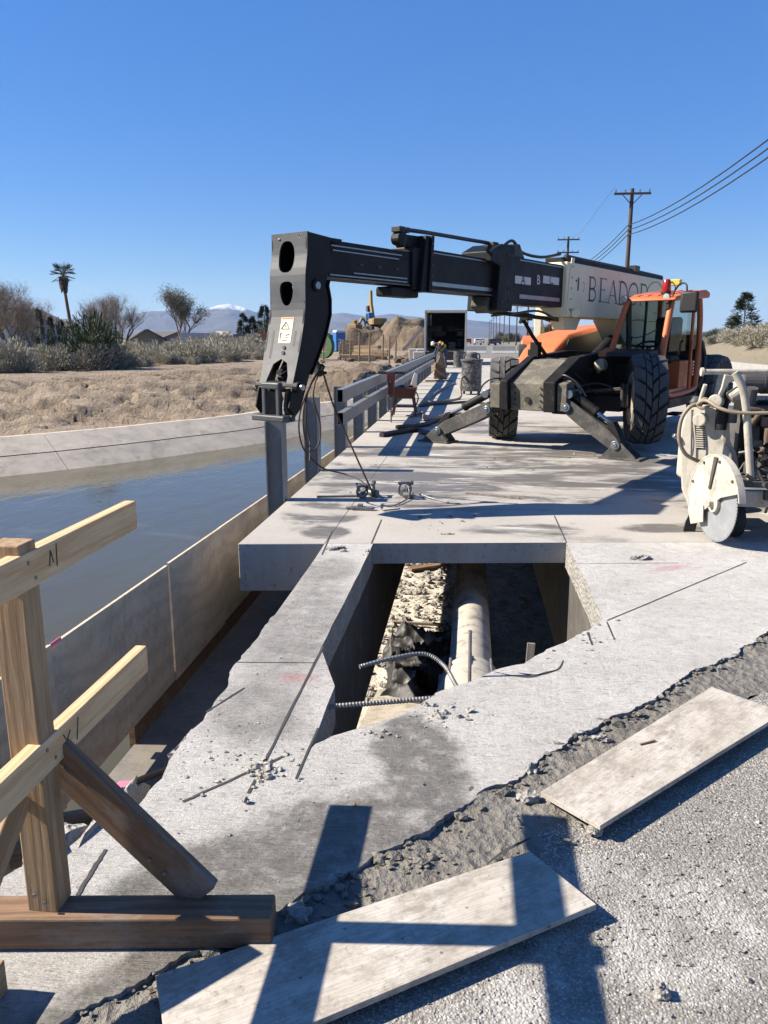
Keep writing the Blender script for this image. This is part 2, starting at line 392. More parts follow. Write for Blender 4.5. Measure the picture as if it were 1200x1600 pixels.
simple('rubble_ground', (.66, .61, .53), .92, 0, .25, 4, .8, 22, (.40, .365, .31), .55, dist=.03)
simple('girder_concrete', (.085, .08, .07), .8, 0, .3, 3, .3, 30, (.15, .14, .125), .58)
simple('groove_dark', (.05, .048, .044), .8, 0, .2, 6, 0)
simple('pink_paint', (.85, .22, .36), .7, 0, .1, 6, 0)
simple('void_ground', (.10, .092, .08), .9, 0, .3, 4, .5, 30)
simple('ink', (.06, .055, .075), .7, 0, .1, 6, 0)

# ------------------------------------------------------------ paved ground by the camera
def inside(x, y, P):
    c = False; n = len(P)
    for i in range(n):
        a = P[i]; b = P[i-1]
        if (a.y > y) != (b.y > y) and x < (b.x-a.x)*(y-a.y)/(b.y-a.y)+a.x: c = not c
    return c
def sheet(name, pts, mat, z, depth, **k):
    return G().prism([(p[0], p[1], z) for p in pts], (0, 0, -depth)).build(name, mat, M=Matrix.Identity(4), **k)
LINE = lambda x: 5.975+.128*x                                    # the sawn end of the bridge deck
edge_pts = [(-2.4, .3), (-1.6, .93), (-.97, 1.42), (-.85, 1.54), (-.75, 1.66), (-.52, 1.855), (-.277, 2.121), (.02, 2.44), (.323, 2.786), (.7, 3.17), (1.07, 3.608), (1.40, 3.93), (1.69, 4.27), (2.6, 5.15), (4.05, LINE(4.05)-.01)]
edge = jag(edge_pts, .05, .016, 4)
left_edge = jag([(-1.125, LINE(-1.125)-.004), (-1.115, 4.9), (-1.118, 4.2)], .006, .2, 1)[:-1] + jag([(-1.118, 4.2), (-1.12, 3.4), (-1.11, 2.75), (-1.14, 2.3), (-1.25, 2.05)], .035, .04, 2)[:-1] + jag([(-1.25, 2.05), (-1.42, 1.82), (-1.9, 1.5), (-2.6, 1.15), (-2.7, .1)], .03, .06, 3)
hole_edge = [Vector((.794, LINE(.794)-.004, 0))] + jag([(.80, 5.6), (.805, 4.9), (.80, 4.35), (.69, 4.157)], .012, .05, 5) + jag([(.69, 4.157), (.42, 3.86), (.30, 3.66), (.176, 3.583), (.02, 3.40), (-.099, 3.304), (-.25, 3.1), (-.399, 2.965), (-.542, 2.84), (-.60, 2.73)], .03, .035, 6)[1:] + jag([(-.60, 2.73), (-.605, 3.3), (-.755, 3.745), (-.745, 4.6), (-.742, LINE(-.742)-.004)], .006, .15, 7)[1:]
poly = left_edge + [Vector((-2.7, .06, 0))] + edge[1:] + hole_edge
# poly order: strip top-left -> down the left edge -> along the broken edge by the road -> back along the deck -> round the opening
sl_ = struct(sheet('pavement', [(p.x, p.y) for p in poly], 'approach_concrete', 0., .2))
sl_.data.materials.append(MAT['broken_concrete'])
for p in sl_.data.polygons:
    if abs(p.normal.z) < .5: p.material_index = 1
G().box((0, 0, 0), (.01, .01, .01))
road = struct(sheet('road', [(-14, -25), (14, -25), (14, 12), (4.2, LINE(4.2)-.02), (3.6, 5.5), (-2.45, .05), (-14, -.5)], 'chip_seal', -.034, .3))
# slurry band that lies against the broken slab edge
band_r = [(p.x + .27 + .12*noise.noise(Vector((p.x*1.7, p.y*1.7, 2))) + .05*noise.noise(Vector((p.x*9, p.y*9, 1))), p.y - .17 - .05*noise.noise(Vector((p.x*8, p.y*8, 7)))) for p in edge if -1.3 < p.x < 3.2]
band_l = [(p.x-.03, p.y+.03) for p in edge if -1.3 < p.x < 3.2]
def band():
    g = G(); n = len(band_l); K = 9; vs = []
    for i in range(n):
        a = Vector((*band_l[i], 0)); b = Vector((*band_r[i], 0))
        for k in range(K+1):
            t = k/K; p = a.lerp(b, t)
            hh = (-.012+.022*noise.noise(Vector((a.x*5, a.y*5, 4)))+.012*noise.noise(Vector((a.x*17, a.y*17, 6))))*(1-t)**1.5 - .028*t + .009*noise.noise(p*9) + .006*noise.noise(p*27) + .004*noise.noise(p*60)
            if k == K: hh = -.037
            vs.append((p.x, p.y, hh))
    g.add(vs, [(i*(K+1)+k, i*(K+1)+k+1, (i+1)*(K+1)+k+1, (i+1)*(K+1)+k) for i in range(n-1) for k in range(K)])
    return g
o = stuff(band().build('slurry', 'slurry', M=Matrix.Identity(4), smooth=80)); tag(o, 'dark grey sawing slurry smeared along the broken slab edge', 'slurry')

r_e = random.Random(31); g = G()
for p in edge:
    if not -1.2 < p.x < 2.6: continue
    for _ in range(2):
        if r_e.random() < .62: continue
        rr = .004+.016*r_e.random()**3; q = Vector((p.x+r_e.gauss(.015, .02), p.y+r_e.gauss(-.012, .018), -.008)); g.blob((q.x, q.y, q.z+rr*.2), (rr*r_e.uniform(.8, 1.6), rr, rr*.7), r_e.randint(0, 999), .55, 1)
tag(stuff(g.build('edge_crumbs', 'slurry', M=Matrix.Identity(4))), 'clods of slurry and mortar crumbled along the slab break', 'debris')
# ------------------------------------------------------------ bridge deck
X0 = -1.81; XR = 9.2; YE = 64.
dk = struct(sheet('bridge_deck', [(-1.122, LINE(-1.122)), (XR, LINE(XR)), (XR, YE), (-1.122, YE)], 'deck_concrete', 0., .168))
ov = sheet('overhang', [(X0, LINE(X0)), (-1.125, LINE(-1.125)), (-1.125, YE), (X0, YE)], 'deck_concrete', .001, .395, bevel=.006); put(ov, dk, Matrix.Identity(4))
for o in (dk, ov):
    o.data.materials.append(MAT['sawn_concrete'])
    for p in o.data.polygons:
        if abs(p.normal.z) < .5: p.material_index = 1
def ribbon(name, pts, w, z, mat='groove_dark', parent=None, taper=False):
    g = G(); pts = [Vector((p[0], p[1], z)) for p in pts]; n = len(pts); vs = []
    for i, p in enumerate(pts):
        t = (pts[min(i+1,n-1)]-pts[max(i-1,0)]).normalized(); s = Vector((-t.y, t.x, 0))
        ww = w*(1 if not taper else (.25+.75*math.sin(math.pi*(i+.3)/(n-.4)))) * (1+.4*noise.noise(p*13))
        vs += [p+s*ww/2, p-s*ww/2]
    g.add(vs, [(2*i, 2*i+1, 2*i+3, 2*i+2) for i in range(n-1)])
    return g.build(name, mat, parent, M=Matrix.Identity(4))
def line(a, b, k=14, amp=.0): return [Vector((*a, 0)).lerp(Vector((*b, 0)), i/k) + Vector((amp*noise.noise(Vector((i*.7, a[0], 3))), amp*noise.noise(Vector((i*.7, a[1], 8))), 0)) for i in range(k+1)]
P2 = lambda x, y: (atz(x, y).x, atz(x, y).y)
for a, b, w, am in ((P2(503,867), P2(519,830), .010, 0), (P2(580,850), P2(596,812), .010, 0), (P2(885,848), P2(866,806), .010, 0)):
    ribbon('saw_cut', line(a, b, 6, am), w, .0025, parent=dk)
for a, b, w, am in ((P2(505,1010), P2(388,1240), .011, .004), (P2(497,1138), P2(462,1218), .009, 0), (P2(285,1253), P2(452,1178), .012, .006), (P2(948,970), P2(1166,879), .008, .003), (P2(960,1000), P2(948,972), .008, 0),
                    (P2(322,1113), P2(382,1075), .008, .003), (P2(925,1008), P2(918,988), .012, .004), (P2(120,1400), P2(165,1328), .012, .006), (P2(366,1035), P2(492,1036), .006, 0), (P2(900,881), P2(1060,880), .005, 0)):
    ribbon('saw_cut', line(a, b, 12, am), w, .0025, parent=sl_)
for pts in ([P2(772,1050), P2(800,1056), P2(830,1058), P2(850,1052), P2(872,1046), P2(880,1032)], [P2(810,1052), P2(840,1055), P2(868,1048)], [P2(830,1310), P2(790,1330), P2(760,1352)]):
    ribbon('crack', [Vector(p) for p in spline([(*p, 0) for p in pts], 5)], .012, .0027, parent=sl_, taper=True)
# ------------------------------------------------------------ understructure: girders, abutment, opening
def rough_wall(name, x0, y0, x1, y1, z0, z1, mat, nx=40, nz=8, amp=.03, seed=0):
    g = G(); vs = []; a = Vector((x0, y0, 0)); b = Vector((x1, y1, 0)); nr = Vector((-(b-a).y, (b-a).x, 0)).normalized()
    for i in range(nx+1):
        for k in range(nz+1):
            p = a.lerp(b, i/nx); p.z = z0+(z1-z0)*k/nz
            p += nr*amp*(noise.noise(p*3+Vector((seed,0,0)))+.6*noise.noise(p*9)+.4*noise.noise(p*25)); vs.append(p)
    g.add(vs, [(i*(nz+1)+k, (i+1)*(nz+1)+k, (i+1)*(nz+1)+k+1, i*(nz+1)+k+1) for i in range(nx) for k in range(nz)])
    return g.build(name, mat, M=Matrix.Identity(4), smooth=50)
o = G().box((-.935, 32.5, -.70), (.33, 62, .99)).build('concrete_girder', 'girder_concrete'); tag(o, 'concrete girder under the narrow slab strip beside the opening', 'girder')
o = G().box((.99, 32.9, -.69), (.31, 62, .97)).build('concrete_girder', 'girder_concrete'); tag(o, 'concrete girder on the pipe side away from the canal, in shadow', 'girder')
ab = struct(G().prism([(-3.2, -8, -.205), (9, -8, -.205), (9, 6.9, -.205), (1.15, 6., -.205), (.95, 4.2, -.205), (.5, 3.7, -.205), (-.1, 3.12, -.205), (-.5, 2.72, -.205), (-1.09, 2.2, -.205), (-1.5, 1.6, -.205), (-3.2, .6, -.205)], (0, 0, -2.6)).build('abutment_wall', 'broken_concrete', M=Matrix.Identity(4)))
o = rough_wall('broken_edge', .815, 4.3, .812, LINE(.8)-.02, -.205, -.004, 'broken_concrete', 50, 8, .016, 3); put(o, sl_, Matrix.Identity(4))
# floor of the opening: rubble
def heap(name, x0, x1, y0, y1, z, mat, amp, nx, ny, sc=6., seed=0):
    g = G(); vs = []
    for j in range(ny+1):
        for i in range(nx+1):
            p = Vector((x0+(x1-x0)*i/nx, y0+(y1-y0)*j/ny, z))
            p.z += amp*(noise.noise(Vector((p.x*sc, p.y*sc, seed))) + .5*noise.noise(Vector((p.x*sc*2.7, p.y*sc*2.7, seed))) + .35*noise.noise(Vector((p.x*sc*6, p.y*sc*6, seed)))); vs.append(p)
    g.add(vs, [(j*(nx+1)+i, j*(nx+1)+i+1, (j+1)*(nx+1)+i+1, (j+1)*(nx+1)+i) for j in range(ny) for i in range(nx)])
    return g.build(name, mat, M=Matrix.Identity(4), smooth=60)
struct(heap('canal_bed', -2.6, 3.2, 2.4, 26, -2.62, 'rubble_ground', .025, 110, 330, 5, 2))
rocks = []
def rock_mesh(k):
    me = G().blob((0, 0, 0), (1, 1, .7), k*7+1, .45, 2).mesh('rubble_stone'); me.materials.append(MAT['broken_concrete']); return me
for k in range(6): rocks.append(rock_mesh(k))
gst = G()
for i in range(1300):
    x = rnd.uniform(-1.6, .2); y = rnd.uniform(8.2, 16); r = rnd.choice([.012, .018, .022, .03, .04, .06])
    gst.blob((x, y, -2.6+r*.3), (r, r*rnd.uniform(.6, 1), r*.65), i, .5, 1)
o = stuff(gst.build('rubble', 'broken_concrete', M=Matrix.Identity(4))); tag(o, 'pale concrete rubble spread over the ground below the pipe', 'rubble')
# pipe with bell
PX, PZ, PR = .05, -.65, .150
pipe = thing('pipe', 'pale utility pipe hung between the girders under the deck', 'pipe', (PX, 5, -.8))
g = G(); prof = [(PR, y) for y in (0, .4, 2, 9.5)]
g.lathe([(PR, 0), (PR, 9.5), (PR-.03, 9.5), (PR-.03, 0)], (PX, 4.75, PZ), (0, 1, 0), 40, True).build('barrel', 'pipe_concrete', pipe, smooth=35)
g = G(); g.lathe([(PR+.005, .22), (PR+.05, .16), (PR+.056, .13), (PR+.04, .10), (PR+.056, .07), (PR+.06, .0), (PR+.075, -.1), (PR+.075, -.6), (PR+.01, -.6), (PR+.01, .22)], (PX, 4.62, PZ), (0, 1, 0), 40, True).build('bell', 'pipe_concrete', pipe, smooth=40)
for k in range(9):
    a = 2*math.pi*k/9+.2; p = Vector((PX+math.cos(a)*(PR+.058), 4.62, PZ+math.sin(a)*(PR+.058)))
    G().cyl(p+Vector((0, -.05, 0)), p+Vector((0, .2, 0)), .009, n=8).build('bolt', 'rebar_steel', pipe)
for y in (9.8, 12.8): G().box((PX, y, PZ-PR-.03), (1.5, .08, .06)).build('hanger', 'rebar_steel', pipe, bevel=.004)
# boards on the ground below
q = lambda x, y, z=-2.56: tuple(atz(x, y, z))
o = board('loose_stick', q(612, 972), q(692, 976), .05, .04, 'grey_lumber'); tag(o, 'thin weathered stick lying across the rubble below the pipe', 'plank')
o = board('dark_board', q(640, 889), q(700, 880), .16, .04, 'dark_lumber'); tag(o, 'dark board across the rubble far under the deck', 'board')
o = board('wedge_stake', (.40, 4.55, -.62), (.42, 4.60, -.27), .05, .02, 'grey_lumber', up=(0,1,0)); tag(o, 'short grey stake standing up in the dark beside the broken slab edge', 'stake')
o = G().prism([q(560, 1140), q(640, 1125), q(700, 1088), q(660, 1065), q(590, 1080)], (0, 0, .018)).build('plywood_scrap', 'ground_plywood'); tag(o, 'clean plywood scrap on the ground below the bent rebar', 'plywood')
# crumpled black sheeting
def sheeting():
    g = G(); nx, ny = 90, 80; vs = []
    for j in range(ny+1):
        for i in range(nx+1):
            u, v = i/nx, j/ny
            x = -1.02 + u*1.0 + .08*math.sin(v*7); y = 8.15+v*2.2 + .15*math.sin(u*5+1) + .5*u*v
            p = Vector((x*1.8, y*3.4, 1.3)); r = 1-abs(noise.noise(p+Vector((0, noise.noise(p*.7)*1.4, 0))))*1.9
            r2 = 1-abs(noise.noise(p*2.1+Vector((4,0,0))))*1.8
            e = min(1, 9*min(u, v, 1-u, 1-v)+.15)
            vs.append((x, y, -2.6 + e*(.2*max(r, 0)**2 + .08*max(r2, 0) + .03)))
    g.add(vs, [(j*(nx+1)+i, j*(nx+1)+i+1, (j+1)*(nx+1)+i+1, (j+1)*(nx+1)+i) for j in range(ny) for i in range(nx)])
    o = g.build('plastic_sheeting', 'black_plastic', smooth=70); s = o.modifiers.new('solid', 'SOLIDIFY'); s.thickness = .004
    return tag(o, 'crumpled dusty black plastic sheeting heaped beside the pipe', 'sheeting')
sheeting()
# reinforcing bars
def rebar(pts, r, label):
    pts = spline(pts, 40) if len(pts) > 2 else [Vector(pts[0]).lerp(Vector(pts[1]), i/80) for i in range(81)]
    L = 0; fine = [pts[0]]
    for a, b in zip(pts, pts[1:]):
        k = max(1, int((b-a).length/.0035)); fine += [a.lerp(b, (j+1)/k) for j in range(k)]
    rad = []
    for i in range(len(fine)): rad.append(r*(1.16 if (i % 4) < 2 else .96))
    o = G().tube(fine, r, 8, rad).build('reinforcing_bar', 'rebar_steel', smooth=25)
    return tag(o, label, 'rebar')
rebar([(-.645, 3.15, -.035), (-.05, 3.312, -.03)], .0115, 'straight ribbed steel bar spanning the corner of the opening')
rebar([(-.515, 3.53, 0.), (-.36, 3.62, .015), (-.2, 3.70, .01), (-.10, 3.66, -.03), (-.04, 3.52, -.06), (.0, 3.42, -.08), (.03, 3.36, -.1)], .0105, 'ribbed steel bar bent over in an arch above the sheeting')
pz = aty(735, 985, 3.5); pb = aty(734, 1058, 3.47)
rebar([tuple(pb-Vector((0,0,.05))), tuple(pz)], .008, 'short steel bar standing upright in front of the pipe bell')
# ------------------------------------------------------------ canal side: plywood wall, void, boards
def ply_z(y): return .03 - .021*(y-3.2)
js = [-1.2, 1.25, 3.55, 5.17, 6.36, 8.27, 10.7, 13.1, 15.5, 17.9, 20.4, 22.8, 25.2]
wall = thing('plywood_wall', 'low plywood formwork wall between the canal and the bridge edge', 'wall', (-2.15, 5, -.9))
for i, (a, b) in enumerate(zip(js, js[1:])):
    dx = [.0, .012, -.004, .008, -.01, .006][i % 6]; za, zb = ply_z(a)+[.0, .012, -.006, .01][i % 4], ply_z(b)+[.0, .012, -.006, .01][i % 4]
    M = Matrix.Translation((-2.16+dx, a, 0))
    G().prism([(0, .003, -.92), (0, b-a-.003, -.92), (0, b-a-.003, zb), (0, .003, za)], (-.019, 0, 0)).build('panel', 'wall_plywood', wall, M=M@Matrix())
    G().bar((-2.2+dx, (a+b)/2, -.92), (-2.2+dx, (a+b)/2, min(za, zb)-.06), .04, .09, (0,1,0)).build('stud', 'old_lumber', wall)
for y, px_, s in ((2.95, 72, 1), (4.55, 0, 1)):
    pass
tagp = G().box((-2.15, 3.60, .03), (.004, .10, .022)).build('ribbon_flag', 'pink_paint', wall)
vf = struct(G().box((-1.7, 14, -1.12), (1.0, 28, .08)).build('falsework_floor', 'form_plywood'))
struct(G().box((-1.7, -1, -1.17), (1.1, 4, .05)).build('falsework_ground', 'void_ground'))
G().box((-2.21, 15.2, -1.0), (.04, 21.4, .34)).build('sun_block_board', 'dark_lumber', wall)  # unseen board added outside the wall to block sun under the farther panels
# falsework joists under the void
o = board('falsework_joist', (-2.12, 3.16, -.80), (-1.12, 3.62, -.80), .04, .14, 'grey_lumber'); tag(o, 'weathered joist crossing the gap beyond the stub of timber', 'beam')
o = board('falsework_joist', (-2.12, 2.98, -.80), (-1.12, 3.44, -.84), .04, .12, 'grey_lumber'); tag(o, 'weathered joist crossing the gap just above the stub of timber', 'beam')
o = board('timber_stub', (-1.95, 2.52, -.80), (-1.42, 2.92, -.52), .09, .07, 'grey_lumber'); tag(o, 'short grey stub of timber sticking up beside the broken slab', 'timber')
o = board('loose_batten', (-2.0, 4.05, -1.065), (-1.35, 4.75, -1.05), .035, .02, 'old_lumber'); tag(o, 'thin batten lying on the sunlit patch of the falsework floor', 'batten')
o = board('loose_batten', (-1.75, 3.7, -1.065), (-1.2, 4.6, -1.05), .03, .018, 'grey_lumber'); tag(o, 'thin grey batten lying in the shadow under the slab strip', 'batten')
o = G().prism([(-2.12, 3.95, -1.077), (-2.04, 3.97, -1.077), (-2.02, 4.07, -1.077), (-2.10, 4.06, -1.077)], (0, 0, .004)).build('pink_flag', 'pink_paint'); tag(o, 'bright pink marking flag on the falsework floor', 'flag')
g = G()
for k in range(14):
    a = rnd.uniform(0, 6.28); c = Vector((-1.42, 4.85, -1.06)); pts = [c+Vector((math.cos(a+t)*rnd.uniform(.04, .13), math.sin(a+t*1.3)*rnd.uniform(.04, .13), rnd.uniform(0, .06))) for t in (0, 1.1, 2.2, 3.)]
    g.tube(spline(pts, 5), .006, 5)
o = g.build('rope_bundle', 'grey_lumber', smooth=60); tag(o, 'tangled grey rope lying in the shaded gap below the slab', 'rope')
o = G().box((-2.27, 13, -2.25), (.06, 30, .8)).build('cofferdam', 'galv_dark'); tag(o, 'low steel cofferdam holding the canal back below the plywood wall', 'cofferdam')
# broken slab lumps along the edge of the gap
def chunk(p, r, seed, label, mat='broken_concrete', rz=0, grp=None, amp=.4):
    g = G().blob((0,0,0), r, seed, amp, 3); o = g.build('concrete_chunk', mat, M=Matrix.Translation(Vector(p)) @ Matrix.Rotation(rz, 4, 'Z'), smooth=32)
    return tag(o, label, 'rubble', grp)
chunk((-1.23, 2.26, -.09), (.05, .26, .10), 11, 'long lump of broken slab split off beside the wooden brace')
chunk((-1.31, 2.06, -.07), (.10, .12, .10), 12, 'broken slab lump wedged between the timber post and the brace')
chunk((-1.13, 2.72, -.06), (.035, .14, .06), 13, 'narrow sliver of broken slab hanging over the gap')
# ------------------------------------------------------------ timber guard rail in the foreground
br = thing('timber_barricade', 'timber guard rail of fresh lumber on a heavy dark base beam', 'barricade', (-.95, 1.68, 0))
RX = -1.06                                     # right face of the rails
post = board('post', (-1.107, 1.70, .095), (-1.107, 1.70, 1.115), .085, .074, 'old_lumber', br, up=(0,1,0), bevel=.004)
def rail(zc, y1, y0=-.9):
    return board('rail', (RX-.019, y0, zc), (RX-.019, y1, zc), .038, .092, 'fresh_lumber', br, bevel=.003)
rail(1.044, 2.312); rail(.546, 2.315)
# pencilled marks on the rails
def mark(pts, zc):
    g = G(); 
    for a, b in pts: g.bar((RX+.0012, *a), (RX+.0012, *b), .0015, .0022, (1,0,0))
    g.build('pencil_mark', 'ink', br)
mark([((1.80, .56), (1.755, .515)), ((1.795, .512), (1.765, .565)), ((1.83, .515), (1.845, .575))], 0)
mark([((1.78, 1.03), (1.79, 1.07)), ((1.79, 1.07), (1.80, 1.035)), ((1.815, 1.02), (1.82, 1.08))], 0)
base = board('base_beam', (-2.1, 1.562, .05), (-.497, 1.752, .05), .095, .094, 'dark_lumber', br, bevel=.006)
bx = Vector((1, .1185, 0)).normalized()
# diagonal brace from the post to the base beam, behind the beam front
board('brace', (-1.115, 1.775, .52), (-.70, 1.775, .095), .036, .108, 'dark_lumber', br, bevel=.004)
board('knee_brace', (-1.125, 1.645, .46), (-1.125, 1.14, .06), .038, .085, 'old_lumber', br, bevel=.004)
board('sill', (-1.16, -.9, .05), (-1.16, 1.5, .05), .09, .09, 'old_lumber', br)
for p in ((-1.095, 1.6575, .13), (-1.122, 1.6575, .15)): G().cyl(p, (p[0], p[1]-.004, p[2]), .006, n=8).build('nail', 'rebar_steel', br)
for y, z in ((1.69, 1.065), (1.715, 1.02), (1.685, .565), (1.72, .525)): G().cyl((RX-.002, y, z), (RX+.002, y, z), .0055, n=8).build('nail', 'rebar_steel', br)
for x, z in ((-.80, .17), (-.84, .21), (-1.06, .47)): G().cyl((x, 1.7565, z), (x, 1.752, z), .0055, n=8).build('nail', 'rebar_steel', br)
# ------------------------------------------------------------ plywood sheets on the ground
def ply(name, pix, z, label, drop=(0,0,0,0)):
    pts = [atz(x, y, z+d) for (x, y), d in zip(pix, drop)]
    a = pts[0]; x = (pts[1]-pts[0]).normalized(); M = frame(a, x); iv = M.inverted(); L = [iv @ p for p in pts]
    o = G().prism([(p.x, p.y, p.z) for p in L], (0, 0, -.019)).build(name, 'ground_plywood', M=M, bevel=.0015)
    return tag(o, label, 'plywood sheet')
ply('plywood_sheet', [(845, 1237), (1112, 1073), (1225, 1113), (938, 1290)], .028, 'grimy plywood sheet beside the loose stones, clear of the timber shadows', (0, 0, 0, 0))
ply('plywood_sheet', [(243, 1524), (828, 1330), (932, 1413), (268, 1690)], .02, 'grimy plywood sheet crossed by the shadows of the timber rails')
# ------------------------------------------------------------ loose stones and crumbs
def stone(px, py, r, seed, label, rz=0., z=-.02, amp=.4, mat='broken_concrete'):
    p = atz(px, py, z); p.z = z + r[2]*.55; return chunk(p, r, seed, label, mat, rz, 'loose concrete stones', amp)
stone(830, 1208, (.026, .024, .022), 21, 'rounded pale stone sitting in the slurry by the plywood corner')
stone(826, 1250, (.045, .024, .018), 22, 'flat broken stone against the corner of the plywood sheet', .1)
stone(940, 1158, (.035, .02, .018), 23, 'smooth oval stone in the slurry along the plywood edge', .1)
stone(1034, 1555, (.020, .017, .020), 24, 'lone pale stone on the chip-sealed road', z=-.03)
stone(1003, 874, (.07, .025, .022), 25, 'flat concrete flake lying on the slab beyond the saw cut', .2, z=0)
stone(930, 1300, (.028, .024, .016), 26, 'small pale stone poking out from under the plywood edge', .5, z=-.02)
stone(462, 1436, (.040, .032, .028), 27, 'dark wet stone by the end of the base beam', .3, z=-.02)
stone(385, 1255, (.012, .011, .014), 28, 'tiny dark stone on the slab below the crossing saw cuts', z=0)
stone(700, 835, (.05, .012, .008), 30, 'thin concrete chip near the sawn deck edge', .1, z=0)
def crumbs(name, spots, label, mat, seed):
    r_ = random.Random(seed); g = G()
    for (px, py, sx, sy, n, r0, r1, z) in spots:
        for _ in range(n):
            p = atz(r_.gauss(px, sx), r_.gauss(py, sy), z)
            if z == 0 and not (inside(p.x, p.y, poly) or (p.y > LINE(p.x) and p.x > X0)): continue
            r = r0+(r1-r0)*r_.random()**2.5
            g.blob((p.x, p.y, z+r*.3), (r*r_.uniform(.8, 1.5), r*r_.uniform(.7, 1.1), r*r_.uniform(.4, .8)), r_.randint(0, 999), .5, 1)
    o = stuff(g.build(name, mat, M=Matrix.Identity(4))); return tag(o, label, 'debris')
crumbs('concrete_crumbs', [(690, 1112, 22, 9, 26, .004, .022, 0), (700, 1122, 28, 12, 26, .003, .014, 0), (610, 1150, 34, 7, 14, .003, .014, 0), (524, 858, 9, 3, 9, .008, .035, 0), (572, 868, 4, 6, 8, .006, .02, 0), (410, 1212, 14, 7, 26, .006, .022, 0),
        (330, 1190, 50, 40, 60, .003, .012, 0), (480, 1250, 120, 70, 60, .002, .007, 0), (300, 1120, 60, 40, 20, .003, .01, 0), (400, 1090, 40, 60, 20, .003, .01, 0), (850, 1000, 90, 40, 30, .003, .012, 0), (430, 1190, 25, 15, 30, .004, .012, 0), (930, 1000, 20, 12, 20, .004, .016, 0)],
       'scattered crumbs of broken concrete over the sawn slab', 'broken_concrete', 5)
crumbs('slurry_crumbs', [(700, 1290, 90, 40, 90, .004, .014, -.022), (1000, 1110, 90, 35, 70, .004, .013, -.022), (540, 1385, 40, 20, 60, .004, .016, -.018), (870, 1210, 40, 22, 50, .004, .014, -.022), (640, 1345, 30, 15, 40, .005, .02, -.015), (260, 1530, 25, 20, 40, .003, .01, -.02), (460, 1410, 20, 12, 30, .006, .02, -.015)], 'dark crumbs of slurry and grit along the broken slab edge', 'slurry', 6)
crumbs('grit', [(1000, 1400, 130, 120, 420, .002, .0075, -.033), (800, 1500, 120, 60, 160, .002, .006, -.033), (1120, 1300, 60, 80, 120, .002, .008, -.033)], 'loose pale grit on the chip-sealed road', 'broken_concrete', 8)
crumbs('deck_grit', [(700, 815, 60, 12, 16, .005, .02, 0), (900, 700, 120, 30, 40, .006, .02, 0), (650, 720, 80, 30, 24, .005, .02, 0)], 'small dark crumbs lying about on the bridge deck', 'slurry', 9)
for i, (px, py, l, an) in enumerate(((1000, 1163, .075, .5), (556, 1262, .03, 2.))):
    p = atz(px, py, .032 if i == 0 else 0); o = board('wood_splinter', p, p+Vector((math.cos(an)*l, math.sin(an)*l, .002)), .006, .005, 'dark_lumber', bevel=0); tag(o, 'dark splinter lying on the clean plywood sheet' if i == 0 else 'tiny splinter of wood on the slab near the slurry', 'splinter')
# ------------------------------------------------------------ machine materials
def m_worn(name, base, worn, edge, rough=.45, amt=.5, metal=0.):
    n = N(name); f = n.noise(4, 7, .72); s = n.noise(11, 6, .8, n.mapp((1, 1, .35)), .6)
    c = n.mix(n.ramp(f, [(.45, 0.), (.75, amt)]), base, worn)
    c = n.mix(n.ramp(s, [(.60, 0.), (.72, amt)]), c, edge)
    n.out(c, n.ramp(f, [(.3, rough), (.8, min(1, rough+.3))]), n.bump(n.noise(70, 3, .6), .08, .003), metal)
    if max(base) < .02: n.b.inputs['Specular IOR Level'].default_value = .22
m_worn('boom_black', (.0065, .007, .0085), (.012, .0125, .014), (.035, .036, .04), .42, .45)
m_worn('head_grey', (.048, .052, .059), (.075, .08, .088), (.15, .155, .165), .42, .6)
m_worn('chassis_black', (.010, .010, .011), (.035, .033, .029), (.12, .108, .09), .5, .7)
m_worn('muddy_steel', (.12, .108, .085), (.36, .325, .26), (.46, .42, .35), .8, .95)
m_worn('arm_steel', (.045, .043, .039), (.20, .185, .16), (.37, .345, .30), .65, .95)
m_worn('orange_paint', (.62, .155, .045), (.54, .16, .065), (.50, .24, .14), .45, .35)
m_worn('orange_hood', (.66, .17, .05), (.60, .20, .09), (.55, .27, .16), .42, .5)
m_worn('cream_paint', (1.0, .87, .60), (.88, .75, .50), (.62, .50, .32), .45, .5)
m_worn('tyre_rubber', (.032, .033, .036), (.06, .059, .057), (.15, .142, .13), .85, .7)
m_worn('tread_rubber', (.085, .084, .082), (.15, .145, .135), (.27, .255, .23), .9, .85)
m_worn('white_paint', (.50, .465, .395), (.40, .365, .30), (.20, .175, .135), .6, .85)
m_worn('engine_grey', (.10, .10, .10), (.20, .19, .175), (.30, .28, .25), .55, .8, .3)
m_worn('yellow_paint', (.36, .235, .07), (.25, .175, .08), (.13, .10, .06), .6, .8)
simple('chrome', (.55, .56, .58), .16, 1., .05, 5, 0)
simple('bright_steel', (.34, .36, .385), .32, .9, .15, 12, .08, 90)
simple('rim_cream', (.42, .38, .28), .6, 0, .2, 6, .1, 60, (.14, .125, .10), .55)
simple('matt_black', (.012, .012, .013), .6, 0, .2, 8, .1)
simple('seat_black', (.02, .02, .022), .7, 0, .2, 8, .2)
simple('red_lens', (.38, .02, .012), .18, 0, .1, 6, 0)
simple('lamp_lens', (.62, .63, .62), .12, 0, .05, 6, 0)
simple('label_white', (.72, .71, .68), .5, 0, .06, 8, 0)
simple('label_cream', (.74, .68, .47), .5, 0, .06, 8, 0, 10, (.6, .52, .34), .66)
simple('label_yellow', (.75, .58, .08), .5, 0, .06, 8, 0)
simple('lettering_navy', (.028, .034, .05), .5, 0, .1, 8, 0)
simple('sling_rope', (.045, .028, .022), .7, 0, .25, 30, .4, 140)
simple('hose_black', (.02, .02, .021), .5, 0, .2, 10, .1)
simple('hose_tan', (.30, .24, .17), .6, 0, .15, 10, .1)
